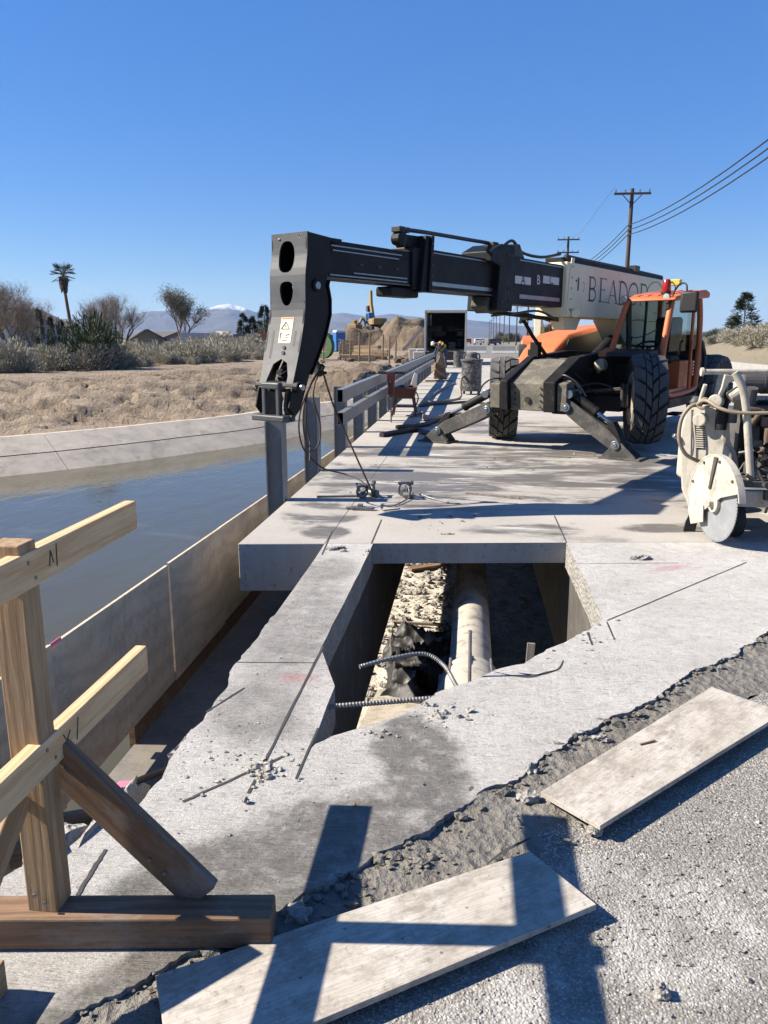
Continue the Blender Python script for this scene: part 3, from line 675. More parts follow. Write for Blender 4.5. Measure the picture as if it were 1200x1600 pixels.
def m_glass():
    n = N('cab_glass'); n.out((.9, 1., .95), .03); n.b.inputs['Transmission Weight'].default_value = 1.; n.b.inputs['IOR'].default_value = 1.08
    n.b.inputs['Specular IOR Level'].default_value = .8
m_glass()

# ------------------------------------------------------------ telehandler frame: local x forward, y to its own left
TW = R_(30); TFv = Vector((-math.sin(TW), -math.cos(TW), 0)); TSv = Vector((math.cos(TW), -math.sin(TW), 0))
TC = Vector((.52, 12.71, 0)) + TSv*1.15
def tloc(Q): v = Q-TC; return Vector((v.dot(TFv), v.dot(TSv), v.z))
def tY(px, py, c): d = ray(px, py); return tloc(_O + d*((c-(_O-TC).dot(TSv))/d.dot(TSv)))
def tX(px, py, c): d = ray(px, py); return tloc(_O + d*((c-(_O-TC).dot(TFv))/d.dot(TFv)))
TROT = math.atan2(TFv.y, TFv.x)
tele = thing('telehandler', 'orange-cabbed telehandler on outriggers with a long cream and black boom', 'telehandler', TC, TROT)
def tp(g, name, mat, bevel=0, smooth=None, parent=None, **k): return g.build(name, mat, parent or tele, bevel=bevel, smooth=smooth, M=MW[tele].copy(), **k)

# --- wheels
def tyre_mesh(r, w):
    prof = [(r*.58, -w*.43), (r*.66, -w*.5), (r*.84, -w*.52), (r*.895, -w*.46), (r*.905, -w*.40), (r*.91, w*.40), (r*.895, w*.46), (r*.84, w*.52), (r*.66, w*.5), (r*.58, w*.43)]
    me = G().lathe(prof, (0,0,0), (0,1,0), 48, True).mesh('tyre', 40); me.materials.append(MAT['tyre_rubber']); return me
def block_mesh(r, w, y0, y1, skew, dth, h0=.89, h1=1.0):
    g = G(); top = []; bot = []
    for (yy, t) in ((y0, -dth/2), (y0, dth/2), (y1, dth/2), (y1, -dth/2)):
        tt = t + skew*(yy-(y0+y1)/2)
        drop = .035 if abs(yy) > w*.44 else 0
        for rr, L, s in ((r*h0-drop, bot, 1.), (r*h1-drop, top, .9)):
            ym = (y0+y1)/2; y_ = ym+(yy-ym)*s; t_ = t*s + skew*(yy-ym)
            L.append(Vector((math.sin(t_)*rr, y_, math.cos(t_)*rr)))
    g.add(bot+top, [(3,2,1,0), (4,5,6,7), (0,1,5,4), (1,2,6,5), (2,3,7,6), (3,0,4,7)])
    me = g.mesh('tread_block'); me.materials.append(MAT['tread_rubber']); 
    bm = bmesh.new(); bm.from_mesh(me); bmesh.ops.recalc_face_normals(bm, faces=bm.faces); bm.to_mesh(me); bm.free(); return me
TYR, TYW = .655, .42
ME_TYRE = tyre_mesh(TYR, TYW)
NB = 17
BL = [block_mesh(TYR, TYW, -.225, -.085, 1.1, .30), block_mesh(TYR, TYW, -.08, -.004, 1.6, .31), block_mesh(TYR, TYW, .004, .08, -1.6, .31), block_mesh(TYR, TYW, .085, .225, -1.1, .30)]
OFF = [0., .5, .0, .5]
def rim_parts(parent, M, side, nuts=False):
    s = side
    G().lathe([(TYR*.60, s*.19), (TYR*.56, s*.21), (TYR*.53, s*.19), (TYR*.50, s*.08), (TYR*.30, s*.05), (TYR*.28, s*.09), (TYR*.16, s*.10), (TYR*.14, s*.02)], (0,0,0), (0,1,0), 36).build('rim', 'rim_cream', parent, M=M, smooth=35, fixn=True)
    G().lathe([(TYR*.60, -s*.19), (TYR*.56, -s*.21), (TYR*.53, -s*.19), (TYR*.48, -s*.04), (.05, -s*.02)], (0,0,0), (0,1,0), 36).build('rim', 'rim_cream', parent, M=M, smooth=35, fixn=True)
    g = G(); g.lathe([(.19, s*.085), (.19, s*.10), (.11, s*.10), (.11, s*.13), (.02, s*.14)], (0,0,0), (0,1,0), 20).build('hub', 'matt_black', parent, M=M, fixn=True)
    if nuts:
        for k in range(10):
            a = 2*math.pi*k/10; G().cyl((math.cos(a)*TYR*.24, s*.085, math.sin(a)*TYR*.24), (math.cos(a)*TYR*.24, s*.135, math.sin(a)*TYR*.24), .017, n=6).build('lug_nut', 'matt_black', parent, M=M)
def wheel(root, x, y, z, steer, side, blocks=True, RM=None, nuts=False):
    RM = RM or MW[root]; M = RM @ Matrix.Translation((x, y, z)) @ Matrix.Rotation(steer, 4, 'Z') @ Matrix.Rotation(rnd.uniform(0, 1), 4, 'Y')
    o = bpy.data.objects.new('wheel', ME_TYRE); COL.objects.link(o); put(o, root, M)
    rim_parts(o, M, side, nuts)
    if blocks:
        for c in range(4):
            for k in range(NB):
                b = bpy.data.objects.new('tread_block', BL[c]); COL.objects.link(b)
                put(b, o, M @ Matrix.Rotation(2*math.pi*(k+OFF[c])/NB, 4, 'Y'))
    return o
steer = R_(30-1)
wheel(tele, 0, -1.13, .655, steer, -1); wheel(tele, .0, 1.15, .74, steer-.04, 1)
wheel(tele, -3.8, 1.12, .655, R_(-4), 1, nuts=True); wheel(tele, -3.8, -1.12, .655, 0, -1, False)
# --- axles and hubs
tp(G().box((0, 0, .66), (.26, 1.7, .24)).box((.0, .0, .64), (.36, .42, .36)).cyl((0, -.9, .66), (0, .95, .7), .1), 'front_axle', 'chassis_black', .02)
tp(G().box((-3.8, 0, .64), (.24, 1.8, .24)), 'rear_axle', 'chassis_black', .02)
tp(G().box((.06, .90, .78), (.14, .10, .34)).cyl((.14, .87, .62), (.14, .87, .96), .03).bar((.14, .85, .88), (.12, .3, .82), .05, .05), 'hub_carrier', 'arm_steel', .01)
tp(G().box((.06, -.88, .70), (.14, .10, .32)), 'hub_carrier', 'arm_steel', .01)
# --- chassis: two side plates, nose box
tp(G().prism([(1.20, .12, .58), (1.24, .12, 1.0), (.40, .12, 1.33), (-.9, .12, 1.40), (-5.0, .12, 1.30), (-5.1, .12, .55), (-1.2, .12, .46)], (0, .18, 0)), 'side_plate', 'chassis_black', .012)
tp(G().prism([(1.20, -.55, .58), (1.24, -.55, 1.0), (.40, -.55, 1.33), (-.9, -.55, 1.40), (-5.0, -.55, 1.30), (-5.1, -.55, .55), (-1.2, -.55, .46)], (0, .12, 0)), 'side_plate', 'chassis_black', .012)
tp(G().prism([(1.10, -.44, .58), (1.14, -.44, .97), (.45, -.44, 1.28), (.0, -.44, 1.30), (-.2, -.44, .58)], (0, .57, 0)), 'nose_box', 'muddy_steel', .012)
tp(G().box((-2.6, -.15, .9), (4.9, .55, .7)), 'frame', 'chassis_black', .02)
g = G(); g.cyl((1.128, -.16, .74), (1.139, -.16, .74), .042, n=18); tp(g, 'nose_hole', 'matt_black')
tp(G().prism([(1.16, .31, .60), (1.18, .31, .98), (.95, .31, 1.02), (.80, .31, .60)], (0, .14, 0)), 'pivot_bracket', 'muddy_steel', .01)
tp(G().prism([(1.16, -.58, .60), (1.18, -.58, .95), (1.0, -.58, .98), (.80, -.58, .60)], (0, -.16, 0)), 'pivot_bracket', 'muddy_steel', .01)
# small lettering plate on the side plate
g = G()
for k in range(4): g.box((.05-.055*k, .3015, 1.13+.012*k*0), (.035, .002, .045+.02*(k % 3)))
tp(g, 'side_marking', 'arm_steel')
# --- outriggers
def outrigger(sy, p_low, p_foot, p_up, xs):
    lo = Vector(p_low); ft = Vector(p_foot); up = Vector(p_up); d = (ft-lo).normalized(); nrm = Vector((0, -d.z, d.y)) if d.y > 0 else Vector((0, d.z, -d.y))
    if nrm.z < 0: nrm = -nrm
    e = Vector((1, 0, 0)); w = .11
    arm = [lo - d*.09 + nrm*.02, lo - d*.05 + nrm*.11, ft + nrm*.10 - d*.16, ft + d*.03 + nrm*.06, ft + d*.06 - nrm*.05, ft - d*.05 - nrm*.10, lo - nrm*.10 + d*.25, lo - d*.05 - nrm*.08]
    o = tp(G().prism([p + e*w for p in arm], (-.035, 0, 0)).prism([p - e*w for p in arm], (.035, 0, 0)).prism([p*.0 + lo + (p-lo)*.92 + e*.07 for p in arm], (-.14, 0, 0)), 'outrigger_arm', 'arm_steel', .008)
    for c in (lo, ft): tp(G().cyl(c + e*(w+.035), c - e*(w+.03), .062, n=18).cyl(c + e*(w+.05), c - e*(w+.05), .03, n=12), 'pivot_pin', 'bright_steel', .006, parent=o)
    # cylinder on top of the arm
    cf = ft - d*.22 + nrm*.17; ax = (cf-up).normalized(); mid = up.lerp(cf, .62)
    cy = tp(G().cyl(up - ax*.05, mid, .062, n=18).cyl(mid-ax*.05, mid, .07, n=18), 'hydraulic_cylinder', 'chassis_black', .006, 40)
    tp(G().cyl(mid, cf, .03, n=14), 'piston_rod', 'chrome', parent=cy, smooth=40)
    tp(G().cyl(up + e*.13, up - e*.13, .06, n=18), 'pivot_pin', 'bright_steel', .006, parent=cy)
    tp(G().prism([cf + e*.09 + nrm*.05, cf + e*.09 + d*.10, ft + e*.09 + d*.1 + nrm*.03, ft + e*.09 - d*.15 + nrm*.04, cf + e*.09 - d*.08], (-.18, 0, 0)), 'foot_yoke', 'chassis_black', .008, parent=o)
    f = Vector((ft.x, ft.y + sy*.04, 0))
    pad = [(0, -.20), (0, .22), (.03, .24), (.20, .05), (.22, -.04), (.03, -.22)]
    tp(G().prism([f + Vector((.125, sy*a, z+.012)) for z, a in pad], (-.03, 0, 0)).prism([f + Vector((-.095, sy*a, z+.012)) for z, a in pad], (-.03, 0, 0)), 'foot_cheek', 'arm_steel', .006)
    tp(G().box((f.x, f.y + sy*.03, .014), (.34, .56, .026)), 'foot_pad', 'arm_steel', .005)
outrigger(-1, (1.02, -.80, .56), (1.02, -1.66, .19), (1.02, -.84, .79), 0)
outrigger(1, (1.02, .44, .66), (1.02, 1.17, .19), (1.02, .47, .84), 0)
# --- engine hood (far side) and fender
def hood():
    prof = [tY(828, 590, -.8), tY(834, 572, -.8), tY(850, 545, -.8), tY(872, 522, -.8), tY(905, 513, -.8), tY(948, 507, -.8)]
    prof = [Vector((p.x, 0, p.z)) for p in prof]; bot = [Vector((prof[-1].x, 0, 1.35)), Vector((-1.5, 0, 1.2)), Vector((-.9, 0, 1.0))]
    P = prof + bot
    return G().prism([p + Vector((0, -1.18, 0)) for p in P], (0, .60, 0))
tp(hood(), 'engine_hood', 'orange_hood', .05, 40, seg=3)
tp(G().prism([(-.85, -.56, 1.30), (-1.15, -.56, 1.58), (-3.2, -.56, 1.79), (-3.5, -.56, 1.3)], (0, .02, 0)), 'hood_side', 'matt_black')
tp(G().cyl((.12, -.62, 1.33), (.12, -.62, 1.43), .05, n=14).box((.25, -.48, 1.42), (.12, .14, .24)), 'front_bracket', 'chassis_black', .01)
pm0 = [tY(853, 555, -.35), tY(832, 525, -.45), tY(819, 502, -.5), tY(813, 503, -.5)]
tp(G().tube([p for p in pm0], .028, 8), 'light_arm', 'chassis_black', smooth=50)
tp(G().box(tuple(tY(822, 497, -.5)), (.16, .14, .07)), 'lamp_housing', 'chassis_black', .01)
# --- cab
CX0 = -.42; YI, YO = .52, 1.24
def pillar(pts, r, name='pillar', mat='orange_paint'): return tp(G().tube(spline(pts, 5), r, 10), name, mat, smooth=50)
fl_t, fl_b = (-.58, .60, 2.14), (-.33, .47, 1.32)
fr_t, fr_b = (-.70, 1.22, 2.16), (-.47, 1.21, 1.34)
pillar([fl_b, (-.47, .53, 1.75), fl_t], .045); 
pillar([(-.66, 1.22, .80), (-.50, 1.22, 1.0), fr_b, (-.56, 1.22, 1.75), fr_t], .05)
pillar([(-.66, 1.22, .80), (-1.0, 1.22, .73), (-2.0, 1.22, .75), (-2.32, 1.22, .80)], .045, 'door_sill')
pillar([(-2.32, 1.22, .80), (-2.36, 1.22, 1.3), (-2.30, 1.22, 1.9), (-2.15, 1.22, 2.26)], .05)
pillar([(-2.3, .55, .9), (-2.3, .56, 1.6), (-2.15, .60, 2.2)], .04)
pillar([(-1.85, 1.25, .80), (-1.80, 1.25, 1.5), (-1.78, 1.25, 2.2)], .028, 'door_post')
tp(G().tube(spline([(-1.70, 1.30, 1.05), (-1.62, 1.31, 1.1), (-1.62, 1.31, 1.5), (-1.70, 1.30, 1.55)], 5), .016, 8), 'grab_handle', 'orange_paint', smooth=50)
tp(G().prism([(-.54, .52, 2.13), (-.58, .52, 2.185), (-1.0, .52, 2.25), (-1.6, .52, 2.31), (-2.2, .52, 2.36), (-2.42, .52, 2.33), (-2.42, .52, 2.24), (-.8, .52, 2.14)], (0, .80, 0)), 'roof', 'orange_paint', .025, 40)
for k in range(4): tp(G().bar((-.72, .68+.15*k, 2.212), (-1.95, .68+.15*k, 2.345), .06, .02), 'roof_rib', 'orange_paint', .006)
tp(G().prism([(-.34, .48, 1.31), (-.57, .58, 2.14), (-.68, 1.18, 2.15), (-.46, 1.17, 1.33)], (-.008, 0, 0)), 'windscreen', 'cab_glass')
tp(G().prism([(-.72, 1.222, 1.40), (-.80, 1.222, 2.14), (-1.75, 1.222, 2.2), (-1.78, 1.222, 1.40)], (0, -.006, 0)), 'door_window', 'cab_glass')
tp(G().prism([(-1.88, 1.225, 1.42), (-1.86, 1.225, 2.18), (-2.12, 1.225, 2.18), (-2.27, 1.225, 1.7), (-2.30, 1.225, 1.42)], (0, -.006, 0)), 'side_window', 'cab_glass')
tp(G().prism([(-.36, .50, 1.33), (-.58, .58, 2.12), (-2.15, .57, 2.2), (-2.28, .52, 1.35)], (0, .006, 0)), 'inner_window', 'cab_glass')
tp(G().prism([(-.60, .56, 2.2), (-.72, .58, 2.2), (-.95, .56, 1.35), (-.85, .54, 1.33)], (0, .03, 0)).bar((-1.55, .575, 2.2), (-1.62, .54, 1.35), .03, .06), 'inner_frame', 'matt_black')
tp(G().prism([(-2.28, .56, 1.4), (-2.28, 1.18, 1.4), (-2.17, 1.18, 2.2), (-2.17, .58, 2.2)], (.006, 0, 0)), 'rear_window', 'cab_glass')
tp(G().box((-1.35, .86, .78), (1.75, .68, .08)).box((-1.9, .88, 1.02), (.75, .6, .45)), 'cab_floor', 'orange_paint', .01)
tp(G().prism([(-.36, .50, 1.30), (-.50, .50, .85), (-.62, .50, .85), (-.62, .50, 1.36), (-.40, .50, 1.36)], (0, .68, 0)), 'dashboard', 'matt_black', .02)
tp(G().box((-2.33, .86, 1.25), (.04, .62, .8)).box((-1.4, .525, 1.05), (1.8, .03, .56)), 'cab_wall', 'matt_black')
tp(G().box((-1.62, .86, 1.27), (.46, .44, .12)).box((-1.86, .86, 1.62), (.12, .42, .62)), 'seat', 'seat_black', .05, 40, seg=3)
tp(G().lathe([(.17+.018*math.cos(a), .018*math.sin(a)) for a in [k*math.pi/4 for k in range(8)]], (-.92, .84, 1.47), (.45, 0, .9), 24, True).bar((-.98, .84, 1.46), (-.72, .84, 1.30), .04, .04).bar((-.92, .68, 1.47), (-.92, 1.0, 1.47), .02, .03), 'steering_wheel', 'matt_black', smooth=50)
tp(G().tube(spline([(-.62, .62, 1.36), (-.66, .66, 1.52), (-.64, .68, 1.62)], 5), .012, 7), 'lever', 'matt_black')
# fender over the front wheel, bonnet light, mirror, beacon, work lights
tp(G().prism([(.05, .56, 1.40), (.10, .56, 1.34), (-.46, .56, 1.20), (-.50, .56, 1.44)], (0, .62, 0)), 'fender', 'matt_black', .015)
tp(G().prism([(-.10, .36, 1.32), (-.15, .36, 1.40), (-.45, .36, 1.46), (-.5, .36, 1.30)], (0, .20, 0)), 'cowl', 'orange_paint', .02)
tp(G().lathe([(.0, 0), (.07, .01), (.095, .05), (.085, .14), (.03, .17)], (-.02, .50, 1.22), (1, -.15, -.1), 18), 'headlight', 'rim_cream', smooth=50)
tp(G().box((-.42, 1.545, 2.10), (.07, .25, .30)), 'mirror', 'matt_black', .04, 40, seg=3)
tp(G().tube(spline([(-.66, 1.24, 2.24), (-.55, 1.36, 2.36), (-.44, 1.48, 2.34), (-.42, 1.5, 2.2)], 5), .014, 7), 'mirror_arm', 'matt_black', smooth=50)
for c in ((-.54, .57, 2.17), (-.60, 1.17, 2.19)):
    o = tp(G().lathe([(.0, -.05), (.045, -.04), (.055, .03)], c, (1, 0, -.1), 16), 'work_light', 'matt_black', smooth=40)
    tp(G().lathe([(.0, .035), (.047, .032), (.047, .02)], c, (1, 0, -.1), 16), 'lens', 'lamp_lens', parent=o)
tp(G().box((-.62, 1.19, 2.05), (.07, .06, .10)), 'indicator', 'matt_black', .01)
o = tp(G().lathe([(.0, 0), (.075, 0), (.075, .03), (.0, .03)], (-.95, 1.05, 2.25), (0, 0, 1), 18), 'beacon', 'matt_black')
tp(G().lathe([(.0, .03), (.062, .03), (.068, .05), (.055, .19), (.04, .21), (.0, .215)], (-.95, 1.05, 2.25), (0, 0, 1), 18), 'beacon_lens', 'red_lens', smooth=40, parent=o)
tp(G().box((-1.15, 1.12, 2.42), (.12, .16, .09)), 'roof_marker', 'label_yellow', .01)
tp(G().tube(spline([(-.88, 1.12, 2.38), (-.7, 1.2, 2.4), (-.6, 1.28, 2.3), (-.62, 1.22, 2.1)], 6), .011, 6), 'cable', 'hose_black')
# cab rear panels
tp(G().prism([(-2.36, .55, .8), (-2.42, .55, 1.6), (-2.9, .55, 1.5), (-3.0, .55, .9)], (0, .62, 0)), 'tank', 'chassis_black', .03)
tp(G().tube(spline([(-2.42, 1.25, 1.55), (-2.5, 1.3, 1.3), (-2.46, 1.3, 1.0), (-2.4, 1.25, .8)], 6), .03, 8).tube(spline([(-2.50, 1.2, 1.62), (-2.62, 1.25, 1.3), (-2.55, 1.25, .9)], 6), .025, 8), 'hoses', 'arm_steel', smooth=50)
tp(G().box((-1.5, 1.2, .62), (1.5, .16, .14)).box((-1.1, 1.28, .45), (.42, .2, .03)), 'step', 'chassis_black', .01)

# --- boom
YB = -.15
def sec(x0, x1, z0, z1, hw): return G().box(((x0+x1)/2, YB, (z0+z1)/2), (abs(x1-x0), hw*2, z1-z0))
outer = tp(sec(-4.35, .52, 1.90, 2.66, .235), 'boom_outer', 'cream_paint', .018)
tp(G().prism([(.52, YB+.2355, 1.90), (.40, YB+.2355, 2.72), (.30, YB+.2355, 2.72), (.42, YB+.2355, 1.90)], (0, .012, 0)), 'end_collar', 'cream_paint', .004, parent=outer)
tp(G().box((-1.85, YB, 2.70), (4.5, .34, .075)), 'top_rail', 'chassis_black', .01, parent=outer)
tp(G().tube(spline([(.3, YB+.1, 2.76), (-.6, YB+.14, 2.745), (-2, YB+.12, 2.75), (-4.2, YB+.1, 2.74)], 8), .025, 8).box((-2.55, YB+.14, 2.77), (.22, .12, .1)), 'boom_hose', 'hose_black', parent=outer, smooth=50)
tp(G().prism([(.30, YB+.1, 1.90), (.2, YB+.1, 1.72), (-.25, YB+.1, 1.72), (-.4, YB+.1, 1.90)], (0, -.2, 0)), 'boom_foot', 'cream_paint', .01, parent=outer)
g = G(); g.cyl((.22, YB+.24, 1.96), (.30, YB+.30, 1.95), .06, n=16); o = tp(g, 'boom_light', 'cream_paint', parent=outer, smooth=40)
tp(G().prism([(-1.6, YB-.2, 1.90), (-2.2, YB-.2, 1.5), (-3.8, YB-.2, 1.45), (-4.3, YB-.2, 1.90)], (0, .4, 0)), 'boom_pedestal', 'cream_paint', .02)
tp(G().cyl((-1.0, YB, 1.15), (-2.5, YB, 1.75), .1, n=16), 'lift_cylinder', 'chassis_black', smooth=40)
s3 = tp(sec(.45, 2.12, 2.03, 2.61, .175), 'boom_section', 'boom_black', .012)
s2 = tp(sec(1.9, 4.28, 2.105, 2.535, .14), 'boom_section', 'boom_black', .012)
s1 = tp(sec(4.0, 5.70, 2.135, 2.48, .11), 'boom_section', 'boom_black', .010)
F1, F2, F3 = YB+.11, YB+.14, YB+.175
def strip(o, x0, x1, z0, z1, face, mat='bright_steel', nm='wear_strip'): return tp(G().box(((x0+x1)/2, face+.004, (z0+z1)/2), (abs(x1-x0), .010, z1-z0)), nm, mat, .002, parent=o)
strip(s1, 4.45, 5.58, 2.425, 2.438, F1); strip(s1, 4.50, 5.56, 2.385, 2.397, F1); strip(s1, 4.35, 5.60, 2.165, 2.178, F1); strip(s1, 4.35, 5.25, 2.20, 2.213, F1)
strip(s1, 4.3, 5.66, 2.136, 2.150, F1, 'muddy_steel')
strip(s2, 2.35, 4.05, 2.155, 2.20, F2); strip(s2, 2.3, 4.1, 2.495, 2.508, F2); strip(s2, 2.2, 4.1, 2.107, 2.12, F2, 'muddy_steel')
strip(s3, .62, 1.88, 2.10, 2.155, F3); strip(s3, .5, 1.9, 2.57, 2.585, F3)
# collars at the section ends
CXR = tY(802, 440, YB+.225).x
tp(G().prism([(4.02, YB-.17, 2.08), (3.96, YB-.17, 2.66), (4.10, YB-.17, 2.66), (4.20, YB-.17, 2.08)], (0, .36, 0)), 'collar', 'boom_black', .012, parent=s2)
tp(G().prism([(4.02, YB+.195, 2.08), (3.98, YB+.195, 2.66), (4.03, YB+.195, 2.66), (4.08, YB+.195, 2.08)], (0, .02, 0)), 'collar_flange', 'boom_black', .004, parent=s2)
tp(G().box((4.36, YB, 2.07), (.52, .20, .10)), 'wear_shoe', 'boom_black', .02, parent=s2)
tp(G().prism([(CXR, YB-.20, 1.93), (CXR-.02, YB-.20, 2.72), (CXR+.32, YB-.20, 2.72), (CXR+.58, YB-.20, 2.62), (CXR+.58, YB-.20, 2.50), (CXR+.36, YB-.20, 2.46), (CXR+.42, YB-.20, 1.93)], (0, .425, 0)), 'collar', 'boom_black', .012, parent=s3)
tp(G().prism([(2.2, YB-.1, 2.10), (2.62, YB-.1, 2.10), (2.66, YB-.1, 1.98), (2.52, YB-.1, 1.90), (2.2, YB-.1, 1.93)], (0, .22, 0)), 'wear_shoe', 'arm_steel', .015, parent=s3)
tp(G().bar((2.3, YB, 1.925), (.1, YB, 1.86), .07, .05), 'rod', 'boom_black', .01, parent=s3)
g = G()
for (x, z) in ((.08, 2.6), (.16, 2.6), (.06, 2.2), (.14, 2.2), (.1, 2.05), (.3, 2.04)):
    x += CXR; g.cyl((x, YB+.22, z), (x, YB+.235, z), .018, n=8)
tp(g, 'bolts', 'arm_steel', parent=s3)
# hose carrier on top: chain track and hose
def track():
    g = G(); c = Vector((4.46, YB+.05, 2.60)); r = .095
    pts = [c + Vector((math.cos(a)*r, 0, math.sin(a)*r)) for a in [R_(x) for x in range(225, 69, -13)]] + [Vector((4.35-i*.065, YB+.05, 2.695+.0*i)) for i in range(2)]
    for p, q in zip(pts, pts[1:]): g.bar(p.lerp(q, .06), p.lerp(q, .94), .11, .055)
    return g
tp(track(), 'cable_track', 'matt_black', .006)
tp(G().tube(spline([(4.45, YB+.05, 2.695), (4.0, YB+.05, 2.715), (3.0, YB+.05, 2.73), (2.45, YB+.05, 2.735), (2.25, YB+.05, 2.70)], 8), .022, 8), 'track_hose', 'hose_black', smooth=50)
tp(G().lathe([(.0, -.05), (.06, -.05), (.06, .05), (0, .05)], (4.43, YB+.05, 2.60), (0, 1, 0), 16).prism([(4.40, YB+.02, 2.65), (4.0, YB+.02, 2.66), (3.98, YB+.02, 2.53), (4.3, YB+.02, 2.53)], (0, .07, 0)), 'track_drum', 'boom_black', .006)
tp(G().prism([(2.15, YB+.0, 2.62), (2.05, YB+.0, 2.76), (1.75, YB+.0, 2.79), (1.6, YB+.0, 2.62)], (0, .1, 0)).box((2.45, YB+.06, 2.70), (.14, .14, .10)), 'hose_guide', 'arm_steel', .01)
tp(G().tube(spline([(2.2, YB+.06, 2.70), (1.9, YB+.06, 2.82), (1.6, YB+.06, 2.70), (1.0, YB+.06, 2.69), (.4, YB+.06, 2.78)], 8), .02, 8), 'boom_hose', 'hose_black', smooth=50)
# --- boom head: two cheek plates and a cut-out front plate
HS = YB+.195; HW = .43
side_px = [(480,361), (517,371), (516,378), (511,438), (509,445), (514,468), (514,492), (506,527), (492,566), (484,585), (477,612), (470,640), (460,650), (452,638), (456,612), (466,560), (474,510), (477,480), (477,430), (480,395)]
side = [tY(x, y, HS) for x, y in side_px]
HEAD = tp(G().prism([Vector((p.x, HS, p.z)) for p in side], (0, -.022, 0)).prism([Vector((p.x, HS-HW+.022, p.z)) for p in side], (0, -.022, 0)), 'boom_head', 'boom_black', .006)
fe = [tY(x, y, HS) for x, y in ((480,361), (480,395), (477,430), (477,480), (474,510), (466,560), (456,612))]     # front edge curve of the head
fes = spline(fe, 8)
def fx(z):
    for a, b in zip(fes, fes[1:]):
        if b.z <= z <= a.z: return a.x + (b.x-a.x)*(a.z-z)/max(a.z-b.z, 1e-6)
    return fe[0].x if z > fe[0].z else fe[-1].x
def faceplate(o, outline, holes, thick, mat, name):
    """front plate in (v, z): v is -1..1 across the head; holes are cut by 2D fill"""
    bm = bmesh.new()
    def loop(pts):
        vs = [bm.verts.new((p[0], 0, p[1])) for p in pts]
        return [bm.edges.new((vs[i], vs[(i+1) % len(vs)])) for i in range(len(vs))]
    ed = loop(outline)
    for h in holes: ed += loop(h)
    bmesh.ops.triangle_fill(bm, use_beauty=True, use_dissolve=False, edges=ed)
    z_ = max(v.co.z for v in bm.verts)
    while z_ > min(v.co.z for v in bm.verts):
        z_ -= .06; bmesh.ops.bisect_plane(bm, geom=list(bm.verts)+list(bm.edges)+list(bm.faces), plane_co=(0, 0, z_), plane_no=(0, 0, 1))
    bmesh.ops.triangulate(bm, faces=bm.faces)
    ext = bmesh.ops.extrude_face_region(bm, geom=list(bm.faces)); 
    for v in ext['geom']:
        if isinstance(v, bmesh.types.BMVert): v.co.y = 1
    for v in bm.verts:
        z = v.co.z; yy = HS-HW/2 + v.co.x*HW/2; v.co = Vector((fx(z) + (.001 if v.co.y else -thick), yy, z))
    bmesh.ops.recalc_face_normals(bm, faces=bm.faces)
    me = bpy.data.meshes.new(name); bm.to_mesh(me); bm.free(); me.materials.append(MAT[mat])
    ob = bpy.data.objects.new(name, me); COL.objects.link(ob); put(ob, o, MW[tele].copy()); return ob
def oval(cx, cz, rx, rz, n=30, egg=0.):
    pw = lambda v, e: math.copysign(abs(v)**e, v)
    return [(cx + pw(math.cos(a), .75)*rx*(1+egg*math.sin(a)), cz + pw(math.sin(a), .85)*rz) for a in [2*math.pi*k/n for k in range(n)]]
zt = fe[0].z; zb = fe[-1].z
def zpx(py): return tX(450, py, (fe[0].x+fe[3].x)/2).z
ol = [(-1, zt), (1, zt), (1, zpx(400)), (1, zpx(480)), (1, zpx(540)), (.95, zb+.03), (.62, zb+.02), (.60, zpx(585)), (.42, zpx(566)), (.05, zpx(560)), (-.35, zpx(568)), (-.55, zpx(590)), (-.62, zb+.02), (-.95, zb+.03), (-1, zpx(540)), (-1, zpx(480)), (-1, zpx(400))]
FP = faceplate(HEAD, ol, [oval(-.12, zpx(401), .44, .135, egg=-.05), oval(-.05, zpx(459), .36, .105, egg=.28)], .02, 'head_grey', 'face_plate')
tp(G().box((5.72, HS-HW/2, 2.47), (.44, HW-.03, .03)), 'head_top', 'boom_black', .005, parent=HEAD)
tp(G().box((5.72, HS-HW/2, 2.25), (.02, HW-.05, .4)), 'head_web', 'matt_black', parent=HEAD)
tp(G().tube(spline([(5.68, HS-.08, 2.35), (5.84, HS-.10, 2.25), (5.80, HS-.12, 2.1), (5.7, HS-.1, 1.9), (5.8, HS-.12, 1.7)], 6), .014, 8).tube(spline([(5.68, HS-.25, 2.3), (5.82, HS-.26, 2.15), (5.74, HS-.25, 1.9), (5.85, HS-.2, 1.6)], 6), .014, 8), 'head_hose', 'hose_black', parent=HEAD, smooth=50)
pp = tY(494, 446, HS); tp(G().cyl(pp + Vector((0, -.02, 0)), pp + Vector((0, .02, 0)), .055, n=20), 'pin_boss', 'boom_black', .004, parent=HEAD); tp(G().cyl(pp, pp + Vector((0, .028, 0)), .034, n=20), 'pin', 'bright_steel', .004, parent=HEAD)
# edge band along the back of the head
bk = [tY(x, y, HS-.02) for x, y in ((511,438), (509,446), (513,468), (513,492), (505,527), (491,566), (483,585))]
g = G()
for a, b in zip(bk, bk[1:]): g.bar((a.x-.004, YB, a.z), (b.x-.004, YB, b.z), HW-.01, .012, (1,0,0))
tp(g, 'head_back', 'boom_black', parent=HEAD)
